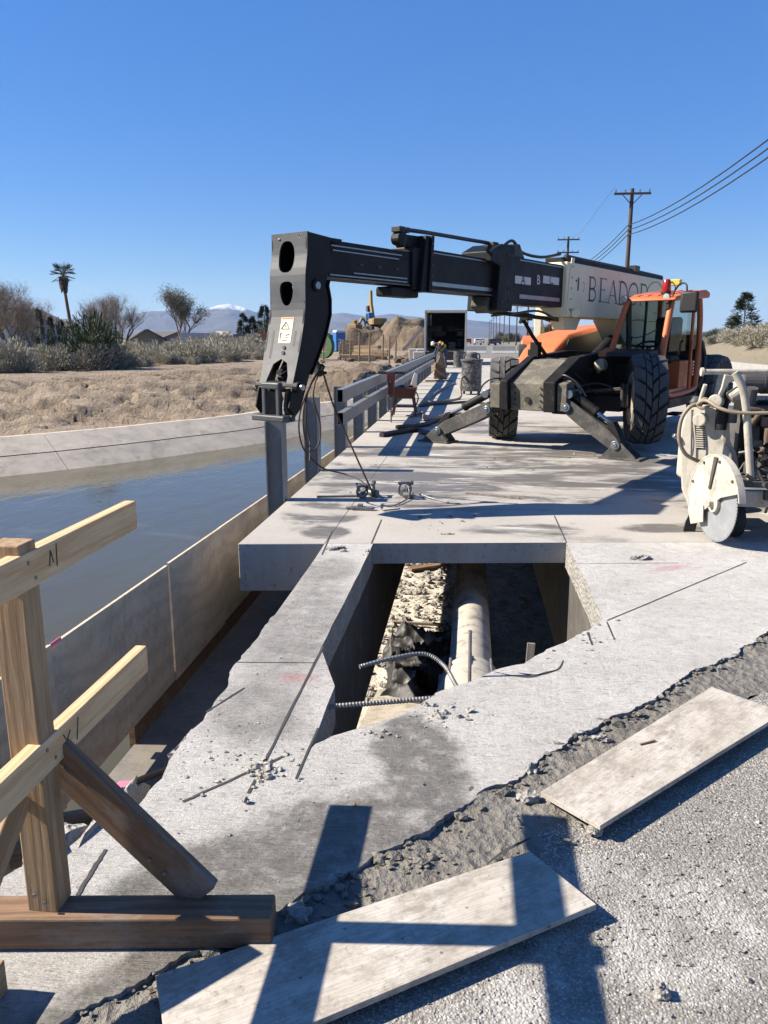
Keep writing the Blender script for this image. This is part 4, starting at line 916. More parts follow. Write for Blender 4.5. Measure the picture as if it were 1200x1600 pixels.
# sticker, rivets and slots on the face plate
def fp_quad(v0, v1, py0, py1, off, name, mat, n=8):
    z0, z1 = zpx(py0), zpx(py1); g = G(); vs = []
    for k in range(n+1):
        z = z0+(z1-z0)*k/n; vs += [(fx(z)+off, HS-HW/2+v0*HW/2, z), (fx(z)+off, HS-HW/2+v1*HW/2, z)]
    g.add(vs, [(2*k, 2*k+1, 2*k+3, 2*k+2) for k in range(n)]); return tp(g, name, mat, parent=HEAD)
fp_quad(-.28, .42, 496, 536, .004, 'warning_label', 'label_cream')
fp_quad(-.25, .39, 496.5, 499, .0055, 'label_band', 'orange_paint')
def fpp(v, py, off=.007): z = zpx(py); return Vector((fx(z)+off, HS-HW/2+v*HW/2, z))
g = G()
for a, b in (((.02, 503), (-.2, 514)), ((-.2, 514), (.26, 514)), ((.26, 514), (.02, 503)), ((-.2, 519), (-.2, 530)), ((-.14, 521), (-.24, 522)), ((.1, 524), (.3, 522)), ((.1, 527), (.3, 528)), ((-.1, 531), (.2, 532)), ((0, 508), (.05, 511))): g.bar(fpp(*a), fpp(*b), .004, .003, (1,0,0))
tp(g, 'label_print', 'lettering_navy', parent=HEAD)
for v in (-.62, .62): fp_quad(v-.06, v+.06, 517, 540 if v > 0 else 560, .002, 'slot', 'matt_black')
for py in (543, 551): tp(G().cyl(fpp(.12, py, -.005), fpp(.12, py, .012), .017, n=10), 'rivet', 'bright_steel', parent=HEAD)
for v in (-.55, .55): tp(G().cyl(fpp(v, 373 if v < 0 else 370, -.005), fpp(v, 371, .004), .012, n=8), 'rivet', 'bright_steel', parent=HEAD)
# tilt cylinder end inside and carriage coupler below
pv = tY(463, 605, HS)
tp(G().cyl((pv.x, HS+.05, pv.z), (pv.x, HS-HW-.04, pv.z), .05, n=18), 'pivot_pin', 'boom_black', .006, parent=HEAD)
tp(G().cyl((pv.x, HS+.085, pv.z), (pv.x, HS+.04, pv.z), .028, n=16), 'pin_end', 'bright_steel', .006, parent=HEAD)
cpl = [(468, 605), (474, 625), (470, 640), (460, 655), (450, 656), (446, 640), (448, 615), (455, 603)]
cp3 = [tY(x, y, HS-.05) for x, y in cpl]
CPL = tp(G().prism([Vector((p.x, HS-.05, p.z)) for p in cp3], (0, -.03, 0)).prism([Vector((p.x, HS-.29, p.z)) for p in cp3], (0, -.03, 0)), 'coupler', 'arm_steel', .008)
zc1 = tY(455, 600, HS).z; zc0 = tY(455, 655, HS).z; xc = cp3[4].x+.03
tp(G().box((xc+.02, HS-.105, (zc0+zc1)/2), (.05, .045, zc1-zc0)).box((xc+.02, HS-.275, (zc0+zc1)/2), (.05, .045, zc1-zc0)).box((xc+.02, HS-.19, zc1-.02), (.06, .22, .06)).box((xc+.01, HS-.19, zc0+.005), (.16, .40, .055)), 'coupler_frame', 'head_grey', .012, parent=CPL)
tp(G().cyl((xc-.02, HS+.02, zc0+.01), (xc-.02, HS-.05, zc0+.01), .026, n=14), 'coupler_pin', 'matt_black', parent=CPL)
g = G(); g.cyl((5.78, HS-.15, 1.62), (pv.x-.02, HS-.19, pv.z+.05), .05, n=14); tp(g, 'tilt_cylinder', 'chassis_black', parent=HEAD, smooth=40)
tp(G().cyl((5.86, HS-.17, 1.42), (pv.x+.02, HS-.19, pv.z+.12), .03, n=12), 'tilt_rod', 'chrome', parent=HEAD, smooth=40)

# --- lettering on the cream section, letter plates on section three
def arc(cx, cz, rx, rz, a0, a1, n=14): return [(cx+math.cos(R_(a0+(a1-a0)*k/n))*rx, cz+math.sin(R_(a0+(a1-a0)*k/n))*rz) for k in range(n+1)]
GLY = {
 'B': [([(.14, 0), (.14, 1)], .13), ([(0, 0), (.3, 0)], .03), ([(0, 1), (.3, 1)], .03), ([(.14, .98)]+arc(.34, .75, .22, .235, 90, -90)+[(.14, .52)], .07), ([(.14, .5)]+arc(.36, .26, .25, .25, 90, -90)+[(.14, .02)], .08)],
 'E': [([(.14, 0), (.14, 1)], .13), ([(0, .985), (.58, .985), (.58, .85)], .035), ([(0, .015), (.6, .015), (.62, .18)], .035), ([(.14, .52), (.45, .52)], .035), ([(.45, .43), (.45, .62)], .03)],
 'A': [([(.06, 0), (.33, 1)], .045), ([(.33, 1), (.62, 0)], .12), ([(.17, .34), (.5, .34)], .035), ([(-.04, .01), (.18, .01)], .03), ([(.48, .01), (.76, .01)], .03)],
 'D': [([(.14, 0), (.14, 1)], .13), ([(0, .01), (.3, .01)], .03), ([(0, .99), (.3, .99)], .03), ([(.14, .98)]+arc(.28, .5, .38, .48, 90, -90, 20)+[(.14, .02)], .09)],
 'O': [(arc(.36, .5, .33, .48, 0, 360, 28), .09)],
 'R': [([(.14, 0), (.14, 1)], .13), ([(0, .01), (.3, .01)], .03), ([(0, .99), (.3, .99)], .03), ([(.14, .98)]+arc(.34, .74, .24, .24, 90, -90)+[(.14, .5)], .07), ([(.32, .5), (.64, .02)], .11), ([(.56, .01), (.76, .01)], .03)],
}
def glyph(ch, x0, z0, h, w, face, name='letter', mat='lettering_navy', par=outer):
    g = G()
    for pts, wd in GLY[ch]:
        P = [Vector((x0-p[0]*w, face, z0+p[1]*h)) for p in pts]; nrm = Vector((0, 1, 0)); vs = []
        for k, p in enumerate(P):
            t = (P[min(k+1, len(P)-1)]-P[max(k-1, 0)]).normalized(); s_ = t.cross(nrm)
            ww = wd*h*1.05; vs += [p+s_*ww/2, p-s_*ww/2]
        g.add(vs, [(2*k, 2*k+1, 2*k+3, 2*k+2) for k in range(len(P)-1)])
    return tp(g, name, mat, parent=par)
FO = YB+.2385
xs = [tY(x, 452, FO).x for x in (920, 942, 962, 982, 1003, 1026)]
for ch, px_, wpx, yt, yb in (('B', 920, 11, 432, 471), ('E', 937, 11, 434, 473), ('A', 951, 13, 437, 475), ('D', 967, 12, 439, 477), ('O', 983, 12, 441, 479), ('R', 1000, 11, 443, 480)):
    a = tY(px_, yt, FO); b = tY(px_+wpx, yb, FO); glyph(ch, a.x, b.z, a.z-b.z, (a.x-b.x)/.66, FO)
a = tY(901, 433, FO); b = tY(911, 455, FO)
tp(G().box(((a.x*.7+b.x*.3), FO, (a.z+b.z)/2), (.05, .001, (a.z-b.z))).box((a.x, FO, a.z-.05), (.05, .001, .03)), 'logo_mark', 'lettering_navy', parent=outer)
P = [Vector((b.x + math.cos(t)*.05, FO, (a.z+b.z)/2-.03+math.sin(t)*.07)) for t in [R_(k) for k in range(60, 320, 20)]]
tp(G().tube(P, .006, 5), 'logo_swirl', 'label_white', parent=outer)
P = [Vector((tY(1024, 460, FO).x + math.cos(t)*.5, FO, 2.32+math.sin(t)*.28)) for t in [R_(k) for k in range(0, 300, 15)]]
tp(G().tube(P, .006, 5), 'logo_ring', 'muddy_steel', parent=outer)
def text_mesh(s, size, mat, name='letter'):
    cu = bpy.data.curves.new('t', 'FONT'); cu.body = s; cu.size = size; cu.align_x = 'CENTER'; cu.align_y = 'CENTER'; cu.offset = size*.012
    ob = bpy.data.objects.new('t', cu); COL.objects.link(ob); dg = bpy.context.evaluated_depsgraph_get()
    me = bpy.data.meshes.new_from_object(ob.evaluated_get(dg)); bpy.data.objects.remove(ob); me.name = name; me.materials.clear(); me.materials.append(MAT[mat]); return me
def text_on(par, s, size, mat, o, right, up, name='letter', sx=1.):
    me = text_mesh(s, size, mat, name); ob = bpy.data.objects.new(name, me); COL.objects.link(ob)
    r = Vector(right).normalized(); u = Vector(up).normalized(); n_ = r.cross(u); m = Matrix((r*sx, u, n_)).transposed().to_4x4(); m.translation = Vector(o)
    put(ob, par, MW[tele] @ m if par is tele or MW[par] == MW[tele] else m); return ob
for s, x0, x1, plate in (('A', 805, 829, 1), ('B', 836, 846, 0), ('C', 849, 873, 1)):
    a = tY(x0, 430, F3+.004); b = tY(x1, 446, F3+.004); c = (a+b)/2
    if plate: tp(G().box((c.x, F3+.003, c.z), (abs(a.x-b.x), .006, abs(a.z-b.z)*.92)), 'letter_plate', 'label_white', parent=s3)
    text_on(s3, s, .17, 'lettering_navy' if plate else 'label_white', (c.x, F3+.0075, c.z), (-1, 0, 0), (0, 0, 1), sx=1.15)

# --- hydraulic lines, bolts, decals on the telehandler
def hyd(pts, r=.013, mat='hose_black'): return tp(G().tube(spline(pts, 6), r, 7), 'hydraulic_hose', mat, smooth=50)
hyd([(1.0, .30, 1.02), (1.12, .42, 1.06), (1.10, .55, .98), (1.06, .62, .86)]); hyd([(1.0, .26, 1.0), (1.15, .38, 1.10), (1.14, .58, 1.0), (1.08, .70, .82)])
hyd([(1.0, -.55, 1.0), (1.12, -.72, 1.02), (1.10, -.9, .92), (1.06, -1.0, .76)]); hyd([(.6, .31, 1.1), (.3, .36, .95), (.1, .45, .8), (.05, .8, .74)]); hyd([(.5, .31, .9), (.2, .5, .95), (.15, .7, .9)])
hyd([(.5, YB+.12, 1.84), (1.2, YB+.14, 1.96), (2.0, YB+.13, 1.90)], .016); hyd([(.4, YB-.05, 1.84), (1.3, YB-.04, 1.93), (2.2, YB-.04, 1.88)], .016)
for k in range(5): tp(G().cyl((.38-.004*k, FO, 2.0+.15*k), (.38-.004*k, FO+.012, 2.0+.15*k), .016, n=6), 'bolt', 'arm_steel')
for k in range(4):
    for s_ in (-.36, .04): tp(G().cyl((1.12+.012*k*0, s_, .64+.09*k), (1.155, s_, .64+.09*k), .014, n=6), 'bolt', 'arm_steel')
for k in range(5): tp(G().cyl((4.02+.01*(k % 2), YB+.212, 2.14+.11*k), (4.02+.01*(k % 2), YB+.228, 2.14+.11*k), .013, n=6), 'bolt', 'arm_steel')
tp(G().box((-.35, .3015, 1.12), (.14, .002, .10)), 'warning_decal', 'label_yellow'); tp(G().box((.30, .3015, .82), (.07, .002, .05)), 'warning_decal', 'label_white'); tp(G().box((-1.35, 1.272, 1.05), (.02, .004, .03)), 'decal', 'label_white')
for k in range(5): tp(G().box((-1.95, 1.275, 1.02+.05*k), (.06, .003, .03)), 'cab_decal', 'label_white')
tp(G().prism([(-.45, 1.235, .85), (-.60, 1.235, 1.3), (-.66, 1.235, 1.3), (-.55, 1.235, .85)], (0, .01, 0)), 'mud_guard', 'matt_black')
tp(G().tube(spline([(-.50, .70, 1.60), (-.44, .9, 1.62), (-.47, 1.1, 1.72)], 5), .008, 6), 'wiper', 'matt_black')
for k in range(3): strip(s1, 4.5+.3*k, 4.56+.3*k, 2.28, 2.30, F1, 'arm_steel', 'scuff')
# ------------------------------------------------------------ steel guard rail along the deck edge
def ibeam(h, w, d, t=.012):            # wide-flange post standing on its end, flanges facing the deck
    return G().box((-d/2, 0, h/2), (t, w, h)).box((d/2, 0, h/2), (t, w, h)).box((0, 0, h/2), (d-t, t*.8, h))
POSTX = X0-.105
def steel_post(y, top, parent=None, bot=-.36):
    M = Matrix.Translation((POSTX, y, bot)); o = ibeam(top-bot, .165, .165).build('post', 'galvanised', parent, M=M)
    G().box((.090, 0, .12), (.012, .24, .22)).build('base_plate', 'galv_dark', o, M=M@Matrix())
    return o
gr = thing('guardrail', 'galvanised steel guardrail of two box rails running along the bridge edge', 'guardrail', (POSTX, 24, 0))
py_ = 11.35
while py_ < 37.2: steel_post(py_, .90, gr); py_ += 1.9
def boxrail(z0, z1, y0, y1):
    x0, x1 = -1.815, -1.725; t = .008; zc = (z0+z1)/2
    return G().box((x0+t/2, (y0+y1)/2, zc), (t, y1-y0, z1-z0)).box((x1-t/2, (y0+y1)/2, zc), (t, y1-y0, z1-z0)).box(((x0+x1)/2, (y0+y1)/2, z1-t/2), (x1-x0-2*t, y1-y0, t)).box(((x0+x1)/2, (y0+y1)/2, z0+t/2), (x1-x0-2*t, y1-y0, t))
ys = [10.45, 16.3, 22.2, 28.1, 37.3]
for a, b in zip(ys, ys[1:]):
    boxrail(.735, .915, a, b-.012).build('rail', 'galvanised', gr); boxrail(.43, .60, a+.02, b-.012).build('rail', 'galvanised', gr)
for y, top, lab in ((7.46, .80, 'first bare steel post at the sawn deck end, below the boom head'), (9.25, .90, 'bare steel post between the boom head and the guardrail end')):
    t = thing('steel_post', lab, 'post', (POSTX, y, -.36), group='bare guardrail posts'); steel_post(y, top, t)
# ------------------------------------------------------------ lifting chain, slings and shackles
def tworld(l): return MW[tele] @ Vector(l)
def sl(px, py, c=-.22): return tworld(tY(px, py, c))
simple('shackle_steel', (.22, .22, .215), .5, .5, .25, 14, .2, 90, (.4, .39, .37), .62)
ch = thing('lifting_chain', 'short dark chain with a hook hanging beside the boom head', 'chain', sl(497, 575))
top = sl(491, 538); bot = sl(498, 574); L = (bot-top).length; nl = 9
for k in range(nl):
    c = top.lerp(bot, (k+.5)/nl); ax = (bot-top).normalized(); e = Vector((1, 0, 0)) if k % 2 else Vector((0, 1, 0)); r = L/nl*.66
    pts = [c + ax*math.cos(a)*r + e*math.sin(a)*r*.55 for a in [2*math.pi*q/10 for q in range(11)]]
    G().tube(pts, .009, 6).build('link', 'chassis_black', ch, smooth=60)
hk = sl(499, 578)
G().blob(hk, (.05, .045, .06), 3, .35, 2).cyl(hk+Vector((-.07, 0, -.01)), hk+Vector((.07, 0, -.03)), .014).build('hook', 'chassis_black', ch, smooth=40)
def sling(pts, r, label): return tag(G().tube(spline(pts, 8), r, 7).build('wire_sling', 'sling_rope', smooth=60), label, 'sling')
S1 = atz(582, 770, .06); S2 = atz(566, 772, .05)
sling([sl(504, 580), sl(519, 628), sl(534, 664), S1.lerp(sl(534, 664), .5), S1], .0095, 'dark wire sling stretched straight from the hook to the deck')
sling([sl(497, 582), sl(482, 608), sl(470, 640), sl(467, 670), sl(473, 698), sl(488, 718), sl(508, 733), atz(540, 741, .10), atz(562, 750, .14), atz(573, 762, .12), S2], .0085, 'dark wire sling curving down from the hook to the shackle on the deck')
sling([sl(496, 580), sl(484, 603), sl(475, 635), sl(474, 668), sl(479, 692), sl(489, 704), sl(499, 690), sl(500, 660), sl(490, 625), sl(492, 600), sl(499, 582)], .008, 'dark wire sling hanging from the hook in one long loop')
sling([sl(495, 582), sl(480, 618), sl(478, 655), sl(484, 690), sl(484, 720, -.1)], .0075, 'loose end of wire sling hanging beside the bare post')
def shackle(p, rz, label, s=1.):
    t = thing('shackle', label, 'shackle', p, rz, 'lifting shackles'); M = MW[t]
    pts = [Vector((math.sin(a)*.045, 0, .055-math.cos(a)*.05)) for a in [R_(x) for x in range(-150, 151, 25)]]
    G().tube([q*s for q in pts], .012*s, 8).build('bow', 'shackle_steel', t, M=M, smooth=60)
    G().cyl((-.05*s, 0, .10*s), (.05*s, 0, .10*s), .011*s, n=10).cyl((.045*s, 0, .10*s), (.065*s, 0, .10*s), .018*s, n=8).build('pin', 'shackle_steel', t, M=M, smooth=50)
    G().cyl((-.02*s, -.035*s, .03*s), (.02*s, .035*s, .0301*s), .026*s, n=10).build('eye', 'shackle_steel', t, M=M, smooth=50)
for px, py, rz, s, lb in ((566, 778, .6, 1.25, 'steel shackle lying where the curved sling ends'), (583, 776, 1.6, 1.35, 'steel shackle standing at the end of the straight sling'), (632, 775, .3, 1.4, 'double steel shackle standing apart on the deck'), (638, 779, 1.9, 1.2, 'steel shackle lying against the double shackle')):
    shackle(atz(px, py), rz, lb, s)
p = atz(566, 797); o = G().box((p.x, p.y, .02), (.20, .06, .03)).box((p.x-.02, p.y, .045), (.05, .05, .03)).cyl((p.x-.16, p.y, .02), (p.x+.12, p.y, .025), .014).build('turnbuckle', 'shackle_steel', bevel=.006); tag(o, 'flat steel clamp lying near the shackles on the deck', 'clamp')
tag(G().tube(spline([atz(640, 778, .02), atz(615, 790, .012), atz(595, 790, .012), atz(600, 797, .012), atz(625, 795, .012)], 8), .007, 6).build('cable', 'shackle_steel', smooth=60), 'thin cable curling away from the double shackle', 'cable')
tag(G().tube(spline([atz(655, 772, .03), atz(680, 780, .012), atz(700, 785, .012), atz(720, 787, .012)], 6), .008, 6).build('tag_line', 'shackle_steel', smooth=60), 'straight thin cable trailing away over the deck', 'cable')
tag(G().bar(atz(495, 776, .012), atz(565, 775, .012), .02, .02).build('steel_rod', 'rebar_steel'), 'thin steel rod lying across the deck near the first post', 'rod')
tag(G().bar(atz(728, 770, .012), atz(812, 778, .012), .025, .02).build('steel_rod', 'grey_lumber'), 'thin pale rod lying alone on the open deck', 'rod')
# ------------------------------------------------------------ hoses and tools on the deck
def hose(pts, r, mat, label): return tag(G().tube(spline(pts, 8), r, 8).build('hose', mat, smooth=60), label, 'hose')
z_ = .035
hose([atz(596, 680, z_), atz(620, 676, z_), atz(650, 672, z_), atz(672, 678, z_)], .05, 'hose_black', 'thick black hose end lying across the rail shadows')
hose([atz(620, 668, z_), atz(660, 664, z_), atz(690, 655, z_), atz(705, 662, z_)], .045, 'hose_black', 'black hose lying beside the outrigger foot')
hose([atz(735, 585, .55), atz(722, 590, .5), atz(719, 605, .3), atz(718, 622, z_), atz(690, 627, z_), atz(660, 630, z_)], .035, 'hose_tan', 'ribbed tan hose running from the vacuum drum over the deck')
hose([atz(655, 634, z_), atz(700, 630, z_), atz(740, 628, z_), atz(770, 634, z_)], .03, 'hose_black', 'dark hose lying behind the outrigger arm')
hose([atz(712, 598, z_), atz(690, 608, z_), atz(670, 622, z_), atz(672, 630, z_)], .03, 'hose_tan', 'pale hose snaking between the rail shadows')
hose([atz(640, 650, z_), atz(660, 645, z_), atz(665, 655, z_), atz(690, 650, z_), atz(720, 646, z_)], .03, 'hose_tan', 'pale hose tangled in front of the red stand')
simple('red_paint', (.11, .022, .018), .55, 0, .25, 10, .2, 60, (.10, .06, .045), .56)
def stand(p):
    t = thing('tool_stand', 'small red steel work stand with legs by the guardrail', 'stand', p); M = MW[t]
    G().prism([(-.26, -.22, .60), (.26, -.22, .60), (.20, -.16, .38), (-.20, -.16, .38)], (0, .42, 0)).build('tub', 'red_paint', t, M=M, bevel=.012)
    for x in (-.2, .2):
        for y in (-.14, .24): G().bar((x*.9, y, .40), (x*1.25, y, 0), .035, .035).build('leg', 'red_paint', t, M=M)
    G().box((0, .05, .2), (.42, .3, .03)).build('shelf', 'red_paint', t, M=M)
    G().tube(spline([(.25, -.2, .52), (.3, -.22, .4), (.26, -.2, .25)], 5), .014, 6).build('handle', 'red_paint', t, M=M)
    G().blob((.02, 0, .60), (.2, .14, .06), 4, .4, 2).build('contents', 'matt_black', t, M=M)
    G().prism([(.10, 0, .58), (.24, 0, .60), (.27, 0, .86), (.20, 0, .90)], (0, .05, 0)).build('bag', 'label_white', t, M=M, bevel=.01)
stand(atz(632, 650))
bkr = thing('breaker_hammer', 'dark red breaker hammer with a wide handle standing by the guardrail', 'breaker', atz(611, 660)); M = MW[bkr]
G().cyl((0, 0, .0), (0, 0, .55), .017).build('chisel', 'rebar_steel', bkr, M=M); G().cyl((0, 0, .5), (0, 0, .80), .06, .07).box((0, 0, .88), (.16, .13, .18)).build('body', 'red_paint', bkr, M=M, bevel=.01)
G().bar((-.26, 0, .95), (.26, 0, .95), .05, .05).build('handle', 'matt_black', bkr, M=M, bevel=.01)
# wet vacuum drum
def vac(p):
    t = thing('vacuum_drum', 'grimy grey wet-vacuum drum with a motor head on the deck', 'vacuum', p); M = MW[t]; R = .29
    simple('drum_paint', (.055, .056, .056), .5, .1, .3, 7, .15, 50, (.26, .25, .225), .54)
    G().lathe([(0, .10), (R, .10), (R, .34), (R+.012, .35), (R, .36), (R, .64), (R+.012, .65), (R, .66), (R, .92), (R+.02, .93), (R+.02, .96), (0, .96)], (0,0,0), (0,0,1), 28).build('drum', 'drum_paint', t, M=M, smooth=35, fixn=True)
    G().lathe([(0, .96), (R+.04, .96), (R+.04, 1.0), (.2, 1.02), (.16, 1.05), (.16, 1.16), (.12, 1.2), (0, 1.21)], (0,0,0), (0,0,1), 24).build('motor_head', 'engine_grey', t, M=M, smooth=35, fixn=True)
    G().tube(spline([(-.22, 0, 1.0), (-.18, 0, 1.16), (.18, 0, 1.16), (.22, 0, 1.0)], 5), .02, 8).build('handle', 'engine_grey', t, M=M)
    for a in (0.5, 2.6, 4.7): G().cyl((math.cos(a)*.24, math.sin(a)*.24, 0), (math.cos(a)*.24, math.sin(a)*.24, .11), .035).build('caster', 'matt_black', t, M=M)
vac(atz(736, 616))
# pallets and sacks by the rail
o = G().prism([(-1.5, 31.2, .0), (-.95, 31.2, .0), (-1.05, 31.2, .62), (-1.25, 31.2, .95), (-1.4, 31.2, .6)], (0, .5, 0)).build('generator_cover', 'dark_lumber', bevel=.05); tag(o, 'dark rusty cone-shaped stand against the rail beyond the red stand', 'stand')
for i, (px, py, sx, c) in enumerate(((684, 596, .5, 'old_lumber'), (700, 584, .55, 'old_lumber'))):
    p = atz(px, py); o = board('deck_plank', p+Vector((-sx, -.2, .03)), p+Vector((sx, .3, .03)), .22, .05, c); tag(o, 'short brown plank lying on the deck past the red stand' if i == 0 else 'short brown plank lying on the deck before the drums', 'plank')
def drum(p, lab):
    t = thing('steel_drum', lab, 'drum', p); M = MW[t]; R = .29
    G().lathe([(0, 0), (R, 0), (R+.01, .02), (R, .04), (R, .30), (R+.014, .31), (R, .32), (R, .60), (R+.014, .61), (R, .62), (R, .89), (R+.012, .9), (R-.02, .9), (R-.03, .84), (0, .84)], (0,0,0), (0,0,1), 24).build('shell', 'drum_paint', t, M=M, smooth=35, fixn=True)
drum((-1.62, 43.2, 0), 'open grey steel drum beside the bending worker'); drum((-.70, 44.0, 0), 'open grey steel drum behind the vacuum drum')
# ------------------------------------------------------------ worker bending over
simple('vest_orange', (.80, .26, .04), .8, 0, .12, 10, .2, 40); simple('denim', (.05, .058, .08), .9, 0, .2, 10, .2, 60); simple('skin', (.42, .25, .17), .6, 0, .08, 10, 0); simple('hat_white', (.62, .60, .50), .4, 0, .05, 8, 0); simple('boot', (.05, .035, .02), .7, 0, .2, 10, 0); simple('vest_lime', (.62, .75, .12), .7, 0, .1, 10, 0)
def skin_body(name, V, E, mat, parent, M, sub=2):
    me = bpy.data.meshes.new(name); me.from_pydata([v[:3] for v in V], E, []); o = bpy.data.objects.new(name, me); COL.objects.link(o); put(o, parent, M)
    m = o.modifiers.new('skin', 'SKIN'); s = o.modifiers.new('sub', 'SUBSURF'); s.levels = sub; s.render_levels = sub
    for i, v in enumerate(V): me.skin_vertices[0].data[i].radius = (v[3], v[4] if len(v) > 4 else v[3])
    me.skin_vertices[0].data[0].use_root = True; me.materials.append(MAT[mat]); return o
def worker(p, rz):
    t = thing('person', 'worker in an orange vest bending over beside a drum behind the truck', 'person', p, rz); M = MW[t]
    # local: faces +x
    V = [(0, 0, .92, .15, .16), (.16, 0, 1.12, .15, .18), (.36, 0, 1.26, .14, .19), (.48, 0, 1.30, .07, .09), (.62, 0, 1.29, .10, .09), (.70, 0, 1.26, .09, .08),
         (.40, .21, 1.24, .065), (.46, .26, .96, .05), (.56, .18, .74, .042), (.40, -.21, 1.24, .065), (.48, -.26, .96, .05), (.58, -.16, .74, .042),
         (-.02, .11, .86, .10), (.05, .13, .48, .07), (-.04, .14, .09, .05), (-.02, -.11, .86, .10), (.08, -.14, .48, .07), (.02, -.15, .09, .05)]
    E = [(0,1), (1,2), (2,3), (3,4), (4,5), (2,6), (6,7), (7,8), (2,9), (9,10), (10,11), (0,12), (12,13), (13,14), (0,15), (15,16), (16,17)]
    skin_body('body', V, E, 'denim', t, M)
    skin_body('vest', [(.02, 0, 1.0, .17, .19), (.18, 0, 1.15, .17, .205), (.36, 0, 1.275, .16, .22), (.44, 0, 1.30, .10, .15)], [(0,1), (1,2), (2,3)], 'vest_orange', t, M)
    for a in (.12, .28):
        c = Vector((a, 0, 1.0+.75*a)); G().lathe([(.205, -.015), (.215, 0), (.205, .015)], c, (.8, 0, .6), 18, False).build('vest_stripe', 'vest_lime', t, M=M)
    for k, s in enumerate((1, -1)):
        G().blob((.08 if s > 0 else .14, s*.15, .05), (.14, .055, .05), 3, .1, 2).build('boot', 'boot', t, M=M, smooth=60)
        h = Vector((.57, s*.17, .70)); g = G().blob(h, (.035, .022, .05), 2, .1, 2)
        for q in range(4): g.tube([h+Vector((-.02+.014*q, 0, -.03)), h+Vector((-.015+.014*q, -s*.006, -.075)), h+Vector((-.01+.012*q, -s*.02, -.105+.006*abs(q-1))) ], .008, 6)
        g.tube([h+Vector((.02, -s*.01, .01)), h+Vector((.045, -s*.02, -.03)), h+Vector((.045, -s*.025, -.055))], .009, 6).build('glove', 'boot', t, M=M, smooth=60)
    hd = Vector((.66, 0, 1.27)); G().blob(hd, (.10, .078, .115), 5, .06, 3).blob(hd+Vector((.075, 0, -.055)), (.02, .016, .03), 2, .05, 1).blob(hd+Vector((-.01, .08, -.02)), (.025, .012, .03), 1, .05, 1).blob(hd+Vector((-.01, -.08, -.02)), (.025, .012, .03), 1, .05, 1).build('face', 'skin', t, M=M, smooth=60)
    G().lathe([(0, .14), (.06, .13), (.11, .07), (.125, .0), (.15, -.01), (.15, -.02), (.0, -.02)], hd+Vector((.03, 0, .02)), (.45, 0, .9), 20).build('hard_hat', 'hat_white', t, M=M, smooth=50)
worker((-1.38, 42.4, 0), math.pi+.25)
# ------------------------------------------------------------ box truck seen from behind, doors open
def truck():
    t = thing('box_truck', 'white box truck with its rear roller door open on a dark load space', 'truck', (-1.55, 47, 0)); M = MW[t]
    simple('truck_white', (.50, .49, .47), .45, 0, .08, 4, .05); w, h0, h1, L = 1.19, .95, 3.12, 5.2
    for s in (-1, 1): G().box((s*(w-.02), L/2, (h0+h1)/2), (.04, L, h1-h0)).build('side_wall', 'truck_white', t, M=M)
    G().box((0, L/2, h1+.02), (2*w, L, .05)).build('roof', 'truck_white', t, M=M); G().box((0, L/2, h0-.05), (2*w-.1, L, .1)).build('floor', 'matt_black', t, M=M); G().box((0, L-.02, (h0+h1)/2), (2*w-.1, .04, h1-h0)).build('bulkhead', 'matt_black', t, M=M)
    for s in (-1, 1): G().box((s*(w+.012), -.03, (h0+h1)/2-.2), (.11, .08, h1-h0+.4)).build('door_frame', 'truck_white', t, M=M, bevel=.01)
    G().box((0, -.03, h1+.01), (2*w+.12, .08, .16)).build('header', 'truck_white', t, M=M, bevel=.01); G().box((-.95, -.08, h1+.0), (.16, .03, .07)).build('marker_light', 'label_yellow', t, M=M)
    G().box((0, -.1, .55), (2*w, .12, .5)).build('lift_gate', 'matt_black', t, M=M, bevel=.01)
    for s in (-1, 1):
        for yy in (1.2, L+1.6): G().lathe([(.2, -.12), (.46, -.13), (.48, -.08), (.48, .08), (.46, .13), (.2, .12)], (s*.88, yy, .48), (1, 0, 0), 20, True).build('wheel', 'tyre_rubber', t, M=M, smooth=40)
    G().box((0, L+1.1, 1.25), (2.1, 1.9, 1.7)).build('cab', 'truck_white', t, M=M, bevel=.12)
    r = random.Random(3)
    for k in range(14):
        c = Vector((r.uniform(-.95, .95), r.uniform(.6, 3.5), h0+r.choice([.2, .25, .9, 1.2]))); G().box(c, (r.uniform(.2, .5), r.uniform(.2, .5), r.uniform(.2, .45))).build('cargo_box', r.choice(['matt_black', 'chassis_black', 'dark_lumber', 'arm_steel']), t, M=M)
    for s in (-1, 1):
        for z in (1.5, 2.1): G().box((s*.9, 1.8, z), (.4, 2.8, .03)).build('shelf', 'arm_steel', t, M=M)
truck()
# ------------------------------------------------------------ ride-behind concrete saw
def m_saw():
    n = N('saw_white'); f = n.noise(5, 8, .75); g_ = n.noise(22, 7, .8); dr = n.noise(9, 6, .75, n.mapp((2.2, 2.2, .35)))
    c = n.ramp(n.noise(3, 5, .6), [(.3, (.47, .435, .36)), (.7, (.60, .56, .48))])
    c = n.mix(n.ramp(dr, [(.5, 0.), (.66, .65)]), c, (.33, .295, .235)); c = n.mix(n.ramp(f, [(.52, 0.), (.64, .75)]), c, (.26, .23, .18)); c = n.mix(n.ramp(g_, [(.62, 0.), (.68, .85)]), c, (.13, .11, .085))
    n.out(c, .7, n.bump(n.math('ADD', f, g_), .25, .006))
m_saw()
saw = thing('concrete_saw', 'dusty white concrete floor saw with an exposed round blade and bare engine', 'concrete saw', (2.4, 6.9, 0))
def sy_(px, py, y): return aty(px, py, y)
def face(pts, y, d): return G().prism([sy_(a, b, y) for a, b in pts], (0, d, 0))
YS = 6.75; PK = .62; PN = Vector((-PK, -1, 0)).normalized()      # the cowl is turned a little towards the sun side
